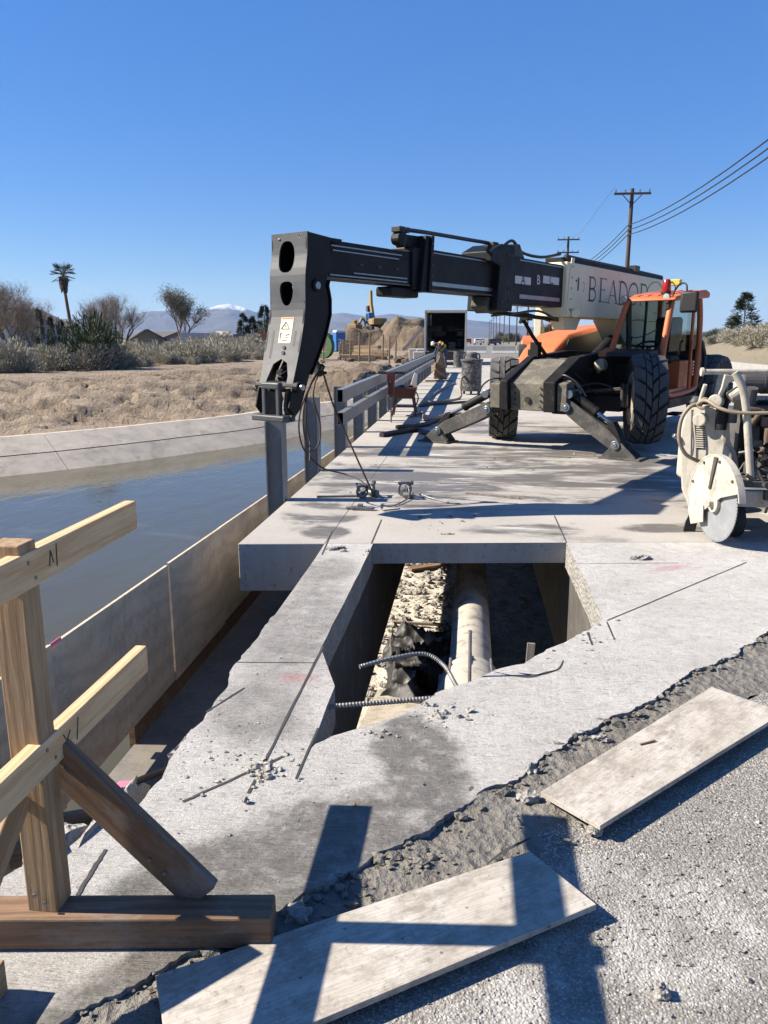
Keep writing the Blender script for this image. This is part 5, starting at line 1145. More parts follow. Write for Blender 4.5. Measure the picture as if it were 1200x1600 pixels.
def sp_(px, py, off=0.): d = ray(px, py); return _O + d*((YS+PK*1.9)/(d.y+PK*d.x)) + PN*off
def pface(pts, off, dp): return G().prism([sp_(a, b, off) for a, b in pts], PN*-dp)
panel = pface([(1073, 633), (1103, 634), (1118, 637), (1133, 650), (1134, 690), (1143, 708), (1148, 770), (1104, 806), (1078, 800), (1064, 765), (1060, 690), (1063, 672)], 0., .14).build('front_cowl', 'saw_white', saw, bevel=.02)
pface([(1084, 648), (1100, 648), (1104, 700), (1089, 702)], .004, .01).build('grille', 'matt_black', panel)
for k in range(15):
    y0 = 650+k*3.45; G().bar(sp_(1085+k*.22, y0, .008), sp_(1100.5+k*.24, y0+.8, .008), .012, .009).build('grille_slat', 'saw_white', panel)
c = sp_(1097, 655, 0.); G().cyl(c, c+PN*.09, .055, n=20).build('filler_cap', 'saw_white', panel, bevel=.01)
G().bar(sp_(1083, 640, .03), sp_(1082, 712, .03), .012, .012).build('depth_rod', 'bright_steel', panel)
face([(1133, 652), (1140, 660), (1141, 690), (1152, 712), (1155, 740), (1143, 708), (1134, 690)], 6.62, .35).build('side_cowl', 'saw_white', saw)
# blade in a vertical plane turned a little off the road direction
BU = Vector((-.21, .978, 0)); BNr = Vector((-.978, -.21, 0)); hub = aty(1119, 786, 6.22)
def bp(a, r, off=0.): return hub + BU*math.cos(a)*r + Vector((0,0,1))*math.sin(a)*r + BNr*off
BR = hub.z-.012
g = G(); nt = 72; out_ = []
for k in range(nt):
    a0 = 2*math.pi*k/nt; d = 2*math.pi/nt
    out_ += [(a0, BR), (a0+d*.72, BR), (a0+d*.78, BR-.014), (a0+d*.95, BR-.014)]
simple('blade_steel', (.36, .375, .40), .5, .35, .12, 5, .05, 90, (.45, .455, .46), .56)
g.prism([bp(a, r, .003) for a, r in out_], BNr*-.006)
blade = g.build('blade', 'blade_steel', saw)
G().cyl(hub+BNr*.002, hub+BNr*.035, .075, n=24).cyl(hub+BNr*.03, hub+BNr*.075, .032, n=6).build('blade_flange', 'saw_white', blade, bevel=.005)
# shroud over the upper half of the blade
arcp = [bp(R_(a), .376) for a in range(-24, 170, 8)]
sh = G().prism(arcp + [bp(R_(160), .30), bp(R_(150), .16), bp(R_(30), .12), bp(R_(-24), .30)], BNr*-.03)
shroud = sh.build('blade_guard', 'saw_white', saw, bevel=.008)
G().prism([bp(R_(a), .388, .036) for a in range(-26, 170, 5)] + [bp(R_(a), .376, .036) for a in range(168, -27, -5)], BNr*-.055).build('guard_rim', 'saw_white', shroud, smooth=40)
# guard face: covers the upper part of the blade, its lower edge slanting across just above the hub
fpts = [bp(R_(a), .376, .022) for a in range(158, -31, -7)] + [bp(R_(-34), .30, .022), bp(R_(150), .13, .022)]
G().prism(fpts, BNr*.012).build('guard_face', 'saw_white', shroud, bevel=.004)
G().prism([bp(R_(-18), .37, .036), bp(R_(-40), .37, .036), bp(R_(-62), .20, .036), bp(R_(-20), .12, .036)], BNr*.012).build('guard_lip', 'saw_white', shroud, bevel=.004)
g = G(); pts = [sy_(x, y, 6.55) for x, y in ((1080, 800), (1072, 815), (1068, 830), (1086, 831), (1090, 815), (1098, 800))]; g.prism(pts, (.0, .02, 0)).build('mud_flap', 'matt_black', saw)
# frame
def tb(pts, r, name, mat='saw_white', n=10): return G().tube(spline(pts, 6) if len(pts) > 2 else pts, r, n).build(name, mat, saw, smooth=50)
tb([sy_(1097, 581, 6.4), sy_(1250, 580, 6.4)], .022, 'handle_bar'); G().cyl(sy_(1095, 581, 6.4), sy_(1099, 581, 6.4), .034).build('bar_cap', 'saw_white', saw)
tb([sy_(1148, 582, 6.38), sy_(1160, 606, 6.38), sy_(1166, 640, 6.38), sy_(1170, 700, 6.36), sy_(1173, 748, 6.36)], .030, 'roll_tube')
face([(1133, 585), (1148, 587), (1148, 596), (1140, 598), (1127, 622), (1120, 634), (1117, 630), (1128, 605)], 6.55, .03).build('brace_plate', 'saw_white', saw, bevel=.006)
G().cyl(sy_(1117, 627, 6.5), sy_(1121, 627, 6.6), .055, n=20).build('pulley', 'saw_white', saw, bevel=.008)
tb([sy_(1092, 635, 6.62), sy_(1096, 620, 6.60), sy_(1102, 601, 6.56)], .016, 'lever')
G().blob(sy_(1088, 628, 6.66), (.055, .05, .05), 6, .2, 2).build('knob', 'engine_grey', saw, smooth=60)
tb([sy_(1092, 631, 6.6), sy_(1078, 636, 6.58), sy_(1065, 655, 6.58), sy_(1061, 685, 6.58), sy_(1070, 708, 6.6), sy_(1085, 718, 6.64), sy_(1094, 721, 6.7)], .016, 'water_hose', 'hose_tan')
tb([sy_(1091, 630, 6.58), sy_(1102, 623, 6.56), sy_(1110, 632, 6.56), sy_(1098, 638, 6.56), sy_(1090, 632, 6.58), sy_(1104, 626, 6.5), sy_(1125, 638, 6.4), sy_(1155, 645, 6.35), sy_(1215, 645, 6.3)], .014, 'water_hose', 'hose_tan')
# engine block and its bits, to the right
XB = 2.3
G().box((2.78, 7.15, .72), (.95, .95, .52)).build('engine_block', 'engine_grey', saw, bevel=.03)
G().box((2.72, 6.95, 1.02), (.75, .6, .16)).build('rocker_cover', 'chassis_black', saw, bevel=.03)
for k in range(5): G().box((2.25+.14*k, 6.62, .78), (.06, .06, .30)).build('engine_fin', 'chassis_black', saw, bevel=.01)
G().cyl(sy_(1156, 598, 6.62), sy_(1260, 598, 6.62), .085, n=20).build('air_filter', 'engine_grey', saw, bevel=.015)
for k in range(4): 
    a = sy_(1190+k*3, 598, 6.62); G().cyl(a, a+Vector((.008, 0, 0)), .09, n=20).build('filter_rib', 'engine_grey', saw)
a = sy_(1176, 606, 6.5); G().cyl(a, a+Vector((0, .05, -.16)), .045, n=14).build('intake', 'engine_grey', saw)
simple('rust_brown', (.17, .115, .085), .75, .2, .3, 9, .3, 60, (.30, .23, .18), .6)
for k in range(4):
    x = 2.28+.13*k; tb([(x, 6.70, .86), (x, 6.56, .90), (x+.02, 6.50, .98), (x+.08, 6.52, 1.04)], .030, 'manifold_pipe', 'rust_brown')
tb([(2.22, 6.52, 1.03), (2.9, 6.55, 1.04)], .04, 'manifold', 'rust_brown')
G().cyl((2.06, 6.62, 1.12), (2.06, 6.60, .86), .045, n=14).cyl((2.06, 6.62, 1.12), (2.06, 6.63, 1.2), .03).build('fuel_filter', 'chassis_black', saw, bevel=.008)
G().cyl((2.14, 6.6, 1.02), (2.14, 6.6, .92), .04, n=14).build('sensor', 'engine_grey', saw)
G().cyl((2.10, 6.58, 1.12), (2.18, 6.58, 1.18), .05, n=14).build('cap', 'saw_white', saw, bevel=.01)
r = random.Random(11)
for k in range(16):
    a = Vector((r.uniform(2.22, 2.75), r.uniform(6.4, 6.6), r.uniform(.45, 1.1))); b = a + Vector((r.uniform(-.25, .3), r.uniform(-.05, .15), r.uniform(-.35, .2))); m_ = (a+b)/2 + Vector((r.uniform(-.08, .08), -.06, r.uniform(-.08, .08)))
    tb([a, m_, b], r.uniform(.007, .016), 'engine_hose', r.choice(['hose_black', 'hose_black', 'engine_grey']), 7)
for k in range(12):
    p = Vector((r.uniform(2.24, 2.8), r.uniform(6.45, 6.62), r.uniform(.5, 1.0))); G().box(p, (r.uniform(.05, .16), .08, r.uniform(.05, .14))).build('engine_part', r.choice(['chassis_black', 'engine_grey', 'arm_steel']), saw, bevel=.01)
G().prism([(2.42, 6.35, .50), (2.62, 6.35, .50), (2.62, 6.35, .78), (2.50, 6.35, .80)], (0, .08, 0)).build('reservoir', 'saw_white', saw, bevel=.015)
tb([(2.45, 6.32, .95), (2.6, 6.30, 1.12)], .02, 'oil_pipe', 'engine_grey'); tb([(2.4, 6.3, .74), (2.5, 6.28, .76), (2.64, 6.3, .74)], .016, 'oil_pipe', 'engine_grey')
# chassis beams and wheels
G().box((2.75, 6.75, .46), (1.1, .9, .05)).build('deck_plate', 'engine_grey', saw, bevel=.006)
G().box((2.72, 6.30, .35), (1.15, .08, .13)).build('cross_beam', 'saw_white', saw, bevel=.01)
G().box((2.6, 6.18, .40), (.6, .05, .08)).build('cross_beam', 'arm_steel', saw, bevel=.01)
G().box((2.06, 6.7, .36), (.08, .8, .14)).build('side_beam', 'saw_white', saw, bevel=.01)
def sw(x, y, r_, w): G().lathe([(r_*.5, -w/2), (r_*.95, -w/2), (r_, -w*.3), (r_, w*.3), (r_*.95, w/2), (r_*.5, w/2), (.02, w*.3), (.02, -w*.3)], (x, y, r_), (1, 0, 0), 24, True).build('wheel', 'tyre_rubber', saw, smooth=35)
sw(2.2, 6.45, .14, .08); sw(2.75, 6.45, .14, .08); sw(2.25, 7.5, .2, .1); sw(3.1, 7.5, .2, .1)
tb([sy_(1166, 742, 6.33), sy_(1180, 752, 6.33)], .016, 'bolt_bar', 'engine_grey')
for k in range(6): G().cyl((2.15+.08*k, 6.22, .46), (2.15+.08*k, 6.22, .49), .016, n=6).build('bolt', 'engine_grey', saw)
G().box((2.6, 7.9, .5), (.9, .6, .6)).build('rear_box', 'saw_white', saw, bevel=.03)
a = sy_(1052, 680, 6.8); G().cyl(a, a+Vector((.09, .02, -.05)), .022, n=12).build('coupling', 'bright_steel', saw, bevel=.005)

for a in (20, 60, 100, 140): G().cyl(bp(R_(a), .345, .03), bp(R_(a), .345, .045), .012, n=6).build('guard_bolt', 'engine_grey', shroud)
G().prism([bp(R_(95), .37, .036), bp(R_(88), .37, .036), bp(R_(60), .12, .036), bp(R_(75), .12, .036)], BNr*.012).build('guard_hinge', 'engine_grey', shroud)
r = random.Random(19)
for k in range(34):
    p = Vector((r.uniform(2.24, 2.8), r.uniform(6.34, 6.5), r.uniform(.48, 1.12))); w = r.uniform(.02, .09)
    (G().cyl(p, p+Vector((r.uniform(-.1, .1), -.03, r.uniform(-.08, .12))), w*.5, n=10) if k % 2 else G().box(p, (w*1.4, .05, w))).build('engine_part', r.choice(['chassis_black', 'engine_grey', 'arm_steel', 'rust_brown', 'bright_steel']), saw, bevel=.004)
for k in range(14):
    a = Vector((r.uniform(2.24, 2.7), r.uniform(6.3, 6.45), r.uniform(.5, 1.15))); b = a + Vector((r.uniform(-.2, .35), r.uniform(-.03, .1), r.uniform(-.3, .15))); m_ = (a+b)/2 + Vector((r.uniform(-.1, .1), -.05, r.uniform(-.1, .1)))
    tb([a, m_, b], r.uniform(.005, .012), 'engine_wire', r.choice(['hose_black', 'hose_tan', 'engine_grey']), 6)
tb([sy_(1083, 640, 6.70), sy_(1081, 660, 6.69), sy_(1084, 690, 6.68), sy_(1082, 712, 6.69)], .006, 'throttle_wire', 'engine_grey', 6)
# ------------------------------------------------------------ land, canal, water, mountains
def m_dirt():
    n = N('dirt'); big = n.noise(.12, 6, .6); mid = n.noise(1.3, 7, .7); fine = n.noise(9, 5, .7)
    c = n.ramp(mid, [(.28, (.21, .155, .105)), (.5, (.33, .255, .178)), (.72, (.45, .36, .26))])
    c = n.mix(n.ramp(fine, [(.35, .6), (.6, 0.)]), c, (.17, .13, .09))
    c = n.mix(n.ramp(big, [(.4, 0.), (.65, .5)]), c, (.50, .41, .30))
    gl = n.noise(1.1, 5, .7, n.mapp((1.5, .28, 1), (0, 0, R_(28))), .7); c = n.mix(n.ramp(gl, [(.34, .75), (.45, 0.)]), c, (.15, .108, .07))
    h = n.math('ADD', n.noise(3.2, 6, .7), n.math('MULTIPLY', fine, .5)); n.out(c, .95, n.bump(h, 1., .2))
m_dirt()
def m_scrub():
    n = N('scrub_land'); c = n.ramp(n.noise(.04, 7, .7), [(.35, (.26, .21, .15)), (.6, (.20, .19, .13)), (.75, (.33, .26, .18))]); n.out(c, .95, n.bump(n.noise(.8, 6, .7), .6, .3))
m_scrub()
def m_lining():
    n = N('lining_concrete'); v = n.noise(1.6, 7, .68, n.mapp((1, 1, 2.2))); c = n.ramp(v, [(.28, (.42, .365, .285)), (.5, (.60, .53, .425)), (.75, (.74, .665, .545))])
    z = n.sep()[2]; st = n.noise(2.2, 5, .7, n.mapp((1, 1, .2)))
    c = n.mix(n.ramp(st, [(.55, 0.), (.7, .45)]), c, (.20, .17, .13))
    n.out(c, .85, n.bump(n.noise(18, 5, .65), .35, .02))
m_lining()
def m_water():
    n = N('canal_water'); h = n.math('ADD', n.noise(1.6, 3, .5, n.mapp((1.2, .6, 1), (0, 0, .4))), n.math('MULTIPLY', n.noise(7, 2, .5), .18))
    f = n.ramp(n.noise(.5, 5, .6, n.mapp((.4, 1.6, 1), (0, 0, .5)), 1.2), [(.60, 0.), (.66, .16)])
    c = n.mix(f, (.085, .080, .048), (.22, .225, .19))
    n.out(c, .05, n.bump(h, .28, .06)); n.b.inputs['IOR'].default_value = 1.33
m_water()
FOOT = [Vector((x, y)) for x, y in ((-90, -45), (-45, -10), (-24, 8.3), (-16.5, 14.9), (-12.37, 18.86), (-10.06, 21.6), (-8.8, 23.6), (-7.3, 26.0), (-5.9, 29.6), (-4.6, 33), (-3, 36), (0, 38.5), (6, 41), (14, 43))]
FOOT = [Vector((p.x, p.y)) for p in spline([(p.x, p.y, 0) for p in FOOT], 5)]
fa = np.array([(p.x, p.y) for p in FOOT]); fs = np.concatenate([[0], np.cumsum(np.hypot(*(fa[1:]-fa[:-1]).T))])
def sd(X, Y):
    best = np.full(X.shape, 1e18); s_ = np.zeros(X.shape); sg = np.ones(X.shape)
    for i in range(len(fa)-1):
        ax, ay = fa[i]; bx, by = fa[i+1]; dx, dy = bx-ax, by-ay; L2 = dx*dx+dy*dy
        t = np.clip(((X-ax)*dx+(Y-ay)*dy)/L2, 0, 1); qx = ax+t*dx; qy = ay+t*dy; d2 = (X-qx)**2+(Y-qy)**2
        m = d2 < best; best = np.where(m, d2, best); s_ = np.where(m, fs[i]+t*math.sqrt(L2), s_); cr = dx*(Y-ay)-dy*(X-ax); sg = np.where(m, np.sign(cr), sg)
    return np.sqrt(best)*sg, s_
def sstep(a, b, x): t = np.clip((x-a)/(b-a), 0, 1); return t*t*(3-2*t)
def hill(X, Y): return 2.6*np.exp(-((X-30)/15.)**2-((Y-52)/16.)**2) + 2.2*np.exp(-((X-55)/22.)**2-((Y-85)/30.)**2) + 1.0*np.exp(-((X-20)/6.)**2-((Y-45)/8.)**2)
def land_z(X, Y):
    d, s_ = sd(X, Y)
    z = np.where(d < 1.5, -3.0, -1.20 + 1.11*sstep(1.2, 12.0, d)**.8 - .0 + .25*sstep(12, 60, d))
    right = sstep(8.2, 9.6, X); z = z*(1-right) + (-.07)*right
    far = sstep(43, 47, Y)*sstep(-4.5, -3.2, X); z = z*(1-far) + (-.07)*far
    road = sstep(-7, -3, X); z = np.where(Y > 47, z*(1-road)+(-.07)*road, z)
    return z + hill(X, Y)*sstep(12, 16, X), d, s_
S_REF = float(fs[np.argmin(np.hypot(fa[:, 0]+24, fa[:, 1]-8.3))])
def axis(segs):
    out = []
    for a, b, st in segs: out += list(np.arange(a, b, st))
    return np.array(out + [segs[-1][1]])
gx = axis([(-9000, -2000, 1400), (-2000, -400, 200), (-400, -120, 35), (-120, -34, 6), (-34, -22, .8), (-22, -1.8, .2), (-1.8, 10, 1.4), (10, 70, 3), (70, 400, 30), (400, 2000, 200), (2000, 9000, 1400)])
gy = axis([(-60, 0, 6), (0, 15, 2), (15, 20, .4), (20, 50, .2), (50, 62, .6), (62, 130, 4), (130, 500, 30), (500, 2000, 200), (2000, 12000, 1500)])
rg_ = random.Random(9); GUL = [(rg_.uniform(0, 60), rg_.uniform(-.9, -.25), rg_.uniform(.10, .30), rg_.uniform(.13, .26), rg_.uniform(2.2, 5.), rg_.uniform(6.5, 11.5)) for _ in range(75)]
GX, GY = np.meshgrid(gx, gy); GZ, GD, GS = land_z(GX, GY)
vs = []; ny, nx = GX.shape
for j in range(ny):
    for i in range(nx):
        x, y, z, d, s_ = GX[j, i], GY[j, i], GZ[j, i], GD[j, i], GS[j, i]
        if 1.95 < d < 70 and x < -2 and y > 10:
            u = s_ + .55*d; w = min(1, (d-1.95)/.9)*max(.15, 1-max(0, d-10)/3.)
            rg = 1-abs(noise.noise(Vector((u*.95, d*.18, 1.)))+.4*noise.noise(Vector((u*2.4, d*.6, 5.))))*2.2
            z += w*(-.5*max(0, rg)**3.5 + .12*noise.noise(Vector((x*.9, y*.9, 2))) + .13*noise.noise(Vector((x*2.2, y*2.2, 7))) + .08*noise.noise(Vector((x*5, y*5, 3))))
            if d < 12.5:
                sr = s_-S_REF
                for gs, gk, gdp, gw, da, db in GUL:
                    e_ = sr-gs-gk*d-.25*noise.noise(Vector((gs, d*.9, 0)))
                    if abs(e_) < 3*gw and da-1 < d < db+1: z -= gdp*math.exp(-(e_/gw)**2)*min(1, max(0, d-da+1))*min(1, max(0, db+1-d))
            if 9.5 < d < 13: z += .12*math.exp(-((d-11.2)/.8)**2)*(.6+noise.noise(Vector((s_*.5, 0, 3))))
        vs.append((x, y, z))
me = bpy.data.meshes.new('ground'); me.from_pydata(vs, [], [(j*nx+i, j*nx+i+1, (j+1)*nx+i+1, (j+1)*nx+i) for j in range(ny-1) for i in range(nx-1)])
for p in me.polygons: p.use_smooth = True
me.materials.append(MAT['dirt']); me.materials.append(MAT['scrub_land'])
for p in me.polygons:
    c = p.center
    if c.y > 110 or c.x < -45 or c.x > 14: p.material_index = 1
ground = bpy.data.objects.new('ground', me); COL.objects.link(ground); struct(ground)
def gz(x, y): return float(land_z(np.array([x]), np.array([y]))[0][0])
wat = struct(G().add([(-95, -50, -2.0), (-2.30, -50, -2.0), (-2.30, 38, -2.0), (-95, 38, -2.0)], [(0, 1, 2, 3)]).build('water', 'canal_water', M=Matrix.Identity(4)))
# concrete lining in panels, two courses
lin = struct(G().add([(-60, -20, -2.5), (-59.9, -20, -2.5), (-60, -19.9, -2.5)], [(0, 1, 2)]).build('canal_lining', 'lining_concrete', M=Matrix.Identity(4)))
def foot_at(s_, d):
    i = min(max(int(np.searchsorted(fs, s_))-1, 0), len(fa)-2); t = (s_-fs[i])/(fs[i+1]-fs[i]); a = fa[i]; b = fa[i+1]; p = a+(b-a)*t; q = (b-a)/np.hypot(*(b-a)); return Vector((p[0]-q[1]*d, p[1]+q[0]*d, 0))
s0 = fs[np.argmin(np.hypot(fa[:, 0]+24, fa[:, 1]-8.3))]; s1 = fs[np.argmin(np.hypot(fa[:, 0]+4.6, fa[:, 1]-33))]
def course(sa, sb, d0, z0, d1, z1, th, name):
    g = G(); K = 5; vs = []
    for k in range(K+1):
        s_ = sa+(sb-sa)*k/K
        for d, z, o_ in ((d0, z0, 0), (d1, z1, 0), (d1+th*2, z1, 0), (d0+th*2, z0, 0)):
            p = foot_at(s_, d); p.z = z+o_+.012*noise.noise(Vector((s_*.8, d, z))); vs.append(p)
    fcs = [(k*4+e, (k+1)*4+e, (k+1)*4+(e+1) % 4, k*4+(e+1) % 4) for k in range(K) for e in range(4)] + [(0, 1, 2, 3), (K*4+3, K*4+2, K*4+1, K*4)]
    g.add(vs, fcs); o = g.build(name, 'lining_concrete', lin, M=Matrix.Identity(4), fixn=True); return o
s_ = s0
while s_ < s1:
    e = s_+3.5; course(s_+.012, e-.012, -.6, -2.33, .72, -1.585, .1, 'lining_panel'); course(s_+.012, e-.012, .76, -1.56, 1.6, -1.14, .1, 'lining_panel'); s_ = e
# road beyond the bridge and its white barriers
simple('asphalt_far', (.20, .185, .165), .9, 0, .15, .6, .3, 8)
struct(G().prism([(-2.6, 64.1, -.02), (9.4, 64.1, -.02), (9.4, 900, -.02), (-2.6, 900, -.02)], (0, 0, -.2)).build('road', 'asphalt_far', M=Matrix.Identity(4)))
# mountains
def mountains():
    n = N('mountain'); z = n.sep()[2]; nz = n.noise(.0016, 8, .7); c = n.ramp(n.noise(.004, 8, .65), [(.3, (.05, .048, .05)), (.7, (.13, .115, .10))])
    sn = n.math('ADD', n.math('DIVIDE', z, 420.), n.math('MULTIPLY', n.math('SUBTRACT', nz, .5), .55)); n.out(n.mix(n.ramp(sn, [(.70, 0.), (.77, 1.)]), c, (.85, .87, .9)), .9, n.bump(n.noise(.004, 6, .7), 1., 60))
    sky_ = [(-700, 497), (-300, 500), (-100, 502), (0, 499), (120, 502), (200, 496), (230, 491), (262, 487), (300, 493), (320, 486), (345, 480), (362, 477), (385, 484), (420, 494), (470, 497), (510, 492), (540, 489), (575, 495), (610, 491), (640, 494), (680, 498), (730, 500), (770, 504), (800, 508), (850, 513), (950, 517), (1100, 519), (1400, 516), (1900, 512)]
    Dm = 9000.; nu = 420; nv = 40; px = np.linspace(-650, 1850, nu); prof = np.interp(px, [a for a, b in sky_], [b for a, b in sky_]); vs = []
    for k in range(nu):
        d = ray(float(px[k]), 528.); d.z = 0; d.normalize(); hh = (528-prof[k])/FPX*Dm*d.dot(Vector((_F.x, _F.y, 0)).normalized())**-1*.98
        for m in range(nv+1):
            t = m/nv; r = Dm - 2600 + 5200*t; e = max(0, 1-abs(t-.5)*2)**.85; p = d*r
            rid = 1-abs(noise.noise(Vector((p.x*.0011, p.y*.0011, 1))))*1.6; rd2 = 1-abs(noise.noise(Vector((p.x*.0032, p.y*.0032, 4))))*1.6
            z = hh*e*(1 if abs(t-.5) < .01 else (.55+.33*rid+.14*rd2)) + (10*noise.noise(Vector((p.x*.006, p.y*.006, 2))) if t == .5 else 0)
            vs.append((p.x, p.y, z-6))
    G_ = G().add(vs, [(k*(nv+1)+m, (k+1)*(nv+1)+m, (k+1)*(nv+1)+m+1, k*(nv+1)+m+1) for k in range(nu-1) for m in range(nv)])
    struct(G_.build('mountains', 'mountain', M=Matrix.Identity(4), smooth=60))
mountains()
# the air between: pale haze in one closed box
hz = N('haze_air'); hz.t.nodes.remove(hz.b); pv_ = hz.t.nodes.new('ShaderNodeVolumePrincipled'); pv_.inputs['Density'].default_value = 4.8e-5; pv_.inputs['Color'].default_value = (.40, .62, 1, 1); pv_.inputs['Anisotropy'].default_value = .1
hz.t.links.new(pv_.outputs[0], hz.t.nodes['Material Output'].inputs['Volume'])
o = G().box((0, 5200, 198), (24000, 16000, 404)).build('haze', hz.m, M=Matrix.Identity(4)); stuff(o); o['label'] = 'thin pale haze filling the valley air'; o['category'] = 'haze'
# ------------------------------------------------------------ vegetation
def leafmat(name, a, b, c2=None):
    n = N(name); f = n.noise(2.2, 5, .7); oi = n.nd('ShaderNodeObjectInfo').outputs['Random']
    c = n.mix(n.ramp(f, [(.3, 0.), (.7, 1.)]), a, b); c = n.mix(n.math('MULTIPLY', oi, .5), c, c2 or b)
    n.out(c, .85)
leafmat('sage_leaf', (.30, .285, .215), (.52, .495, .39), (.36, .31, .21)); leafmat('green_leaf', (.035, .05, .022), (.075, .10, .04)); leafmat('dark_needle', (.022, .034, .02), (.05, .066, .035)); leafmat('olive_leaf', (.10, .10, .06), (.17, .155, .09)); leafmat('palm_leaf', (.035, .05, .022), (.08, .09, .04)); leafmat('dry_frond', (.20, .15, .09), (.13, .09, .05))
simple('bark', (.14, .11, .085), .95, 0, .3, 3, .3, 20); simple('twig', (.24, .195, .155), .95, 0, .25, 2, 0); simple('palm_trunk', (.16, .115, .08), .95, 0, .3, 3, .4, 8)
def leaf_quad(g, p, d, l, w, r):
    s_ = d.cross(Vector((r.uniform(-1, 1), r.uniform(-1, 1), r.uniform(-1, 1)))).normalized()*w/2
    g.v += [p-s_*.5, p+s_*.5, p+d*l+s_*.35, p+d*l-s_*.35]; n = len(g.v); g.f.append((n-4, n-3, n-2, n-1))
def bush_mesh(seed, H, W, n, leaf, lw, mat, name='foliage'):
    r = random.Random(seed); g = G(); lob = [(Vector((r.uniform(-.6, .6)*W, r.uniform(-.6, .6)*W, 0)), r.uniform(.35, .6)*W, r.uniform(.6, 1.)*H) for _ in range(7)]
    for i in range(n):
        c, rw, h = r.choice(lob); a = r.uniform(0, 6.283); e = math.acos(r.random()**.7); rad = r.random()**.33
        v = Vector((math.cos(a)*math.sin(e), math.sin(a)*math.sin(e), math.cos(e))); p = c + Vector((v.x*rw*rad, v.y*rw*rad, abs(v.z)*h*rad)); d = (v*1.0 + Vector((0, 0, .45)) + Vector((r.gauss(0, .35), r.gauss(0, .35), r.gauss(0, .3)))).normalized()
        leaf_quad(g, p, d, leaf*r.uniform(.6, 1.4), lw, r)
    for c, rw, h in lob:
        for k in range(5): g.tube([c*.2, c*.7+Vector((r.uniform(-.3, .3)*rw, r.uniform(-.3, .3)*rw, h*.4)), c+Vector((r.uniform(-.6, .6)*rw, r.uniform(-.6, .6)*rw, h*.85))], .012, 3)
    me = g.mesh(name); me.materials.append(MAT[mat]); return me
SAGE = [bush_mesh(k, .95, .8, 3000, .095, .04, 'sage_leaf') for k in range(5)]
def plant(name, me, x, y, s, label, cat, grp, r, sz=1., z=None):
    o = bpy.data.objects.new(name, me); COL.objects.link(o); z = gz(x, y) if z is None else z
    put(o, None, Matrix.Translation((x, y, z-.04)) @ Matrix.Rotation(r.uniform(0, 6.28), 4, 'Z') @ Matrix.Diagonal((s, s, s*sz, 1))); return tag(o, label, cat, grp)
r = random.Random(21)
for i in range(165):
    px = r.uniform(-20, 440); lim = 582-.045*px; py = lim - abs(r.gauss(0, 11)) - 2
    if py < 541: py = r.uniform(543, 560)
    p = atz(px, py, .05); dist = p.length
    plant('sagebrush', r.choice(SAGE), p.x, p.y, r.choice([.5, .7, .9, 1.1, 1.3, 1.7])*r.uniform(.85, 1.15)*(1 if dist < 70 else 1.25), 'grey-green sagebrush clump on the flat beyond the far canal bank', 'shrub', 'sagebrush beyond the canal', r)
for i in range(60):
    px = r.uniform(1095, 1290); py = r.uniform(500, 536) if i % 3 else r.uniform(536, 560); y = r.uniform(40, 75); q = aty(px, 528, y)
    if q.x < 15: continue
    plant('sagebrush', r.choice(SAGE), q.x, q.y, r.uniform(.6, 1.2), 'grey sagebrush clump on the slope right of the road', 'shrub', 'sagebrush on the roadside slope', r)
GREEN = bush_mesh(40, 1.9, 1.5, 3200, .22, .05, 'green_leaf')
p = atz(128, 572, .05); plant('green_shrub', GREEN, p.x, p.y, 1.7, 'dense dark green shrub standing among the grey sagebrush', 'shrub', None, r)
OLIVE = [bush_mesh(50+k, 2.4, 1.6, 2600, .28, .06, 'olive_leaf') for k in range(2)]; DARKB = [bush_mesh(60+k, 3.2, 2.2, 3600, .32, .07, 'dark_needle') for k in range(2)]
# bare trees
def bare_tree(seed, H, spread, up=.55, trunks=3, depth=5, leafy=0):
    r = random.Random(seed); tr = G(); tw = G(); lf = G()
    def grow(p, d, L, rad, k):
        n = 3; pts = [p]; 
        for i in range(n):
            d = (d + Vector((r.gauss(0, .10), r.gauss(0, .10), r.gauss(.03, .06)))).normalized(); pts.append(pts[-1]+d*L/n)
        (tr if k >= depth-1 else tw).tube(pts, rad, 5 if k >= depth-1 else 3, [rad*(1-.4*i/n) for i in range(n+1)])
        if k <= 1 and leafy:
            for _ in range(leafy):
                q = pts[-1] + Vector((r.gauss(0, .3), r.gauss(0, .3), r.gauss(0, .3))); leaf_quad(lf, q, Vector((r.gauss(0, 1), r.gauss(0, 1), r.gauss(.3, .8))).normalized(), .22 if leafy > 2 else .5, .12 if leafy > 2 else .025, r)
        if k == 0: return
        for i in range(r.choice([3, 3, 4]) if k > 1 else 4):
            a = r.uniform(0, 6.283); v = Vector((math.cos(a), math.sin(a), 0))*spread; q = pts[r.choice([1, 2, 3, 3])]
            grow(q, (d*.75 + v + Vector((0, 0, up*.5))).normalized(), L*r.uniform(.6, .8), rad*.58, k-1)
    for t in range(trunks):
        a = r.uniform(0, 6.28); grow(Vector((math.cos(a)*.25, math.sin(a)*.25, 0)), Vector((math.cos(a)*.28, math.sin(a)*.28, 1)).normalized(), H*.33, H*.018, depth)
    zs = max(v.z for v in tr.v+tw.v); k = H/zs
    for g in (tr, tw, lf): g.v = [v*k for v in g.v]
    return tr, tw, lf
def tree(name, parts, x, y, label, grp, rz=0, cat='tree', z=None, names=('trunk', 'branches', 'crown'), mats=('bark', 'twig', 'olive_leaf')):
    t = thing(name, label, cat, (x, y, (gz(x, y) if z is None else z)-.1), rz, grp)
    for g, nm, m in zip(parts, names, mats):
        if g.v: g.build(nm, m, t, M=MW[t].copy())
    return t
def spot(px, dist): q = aty(px, 528., dist); return q.x, q.y
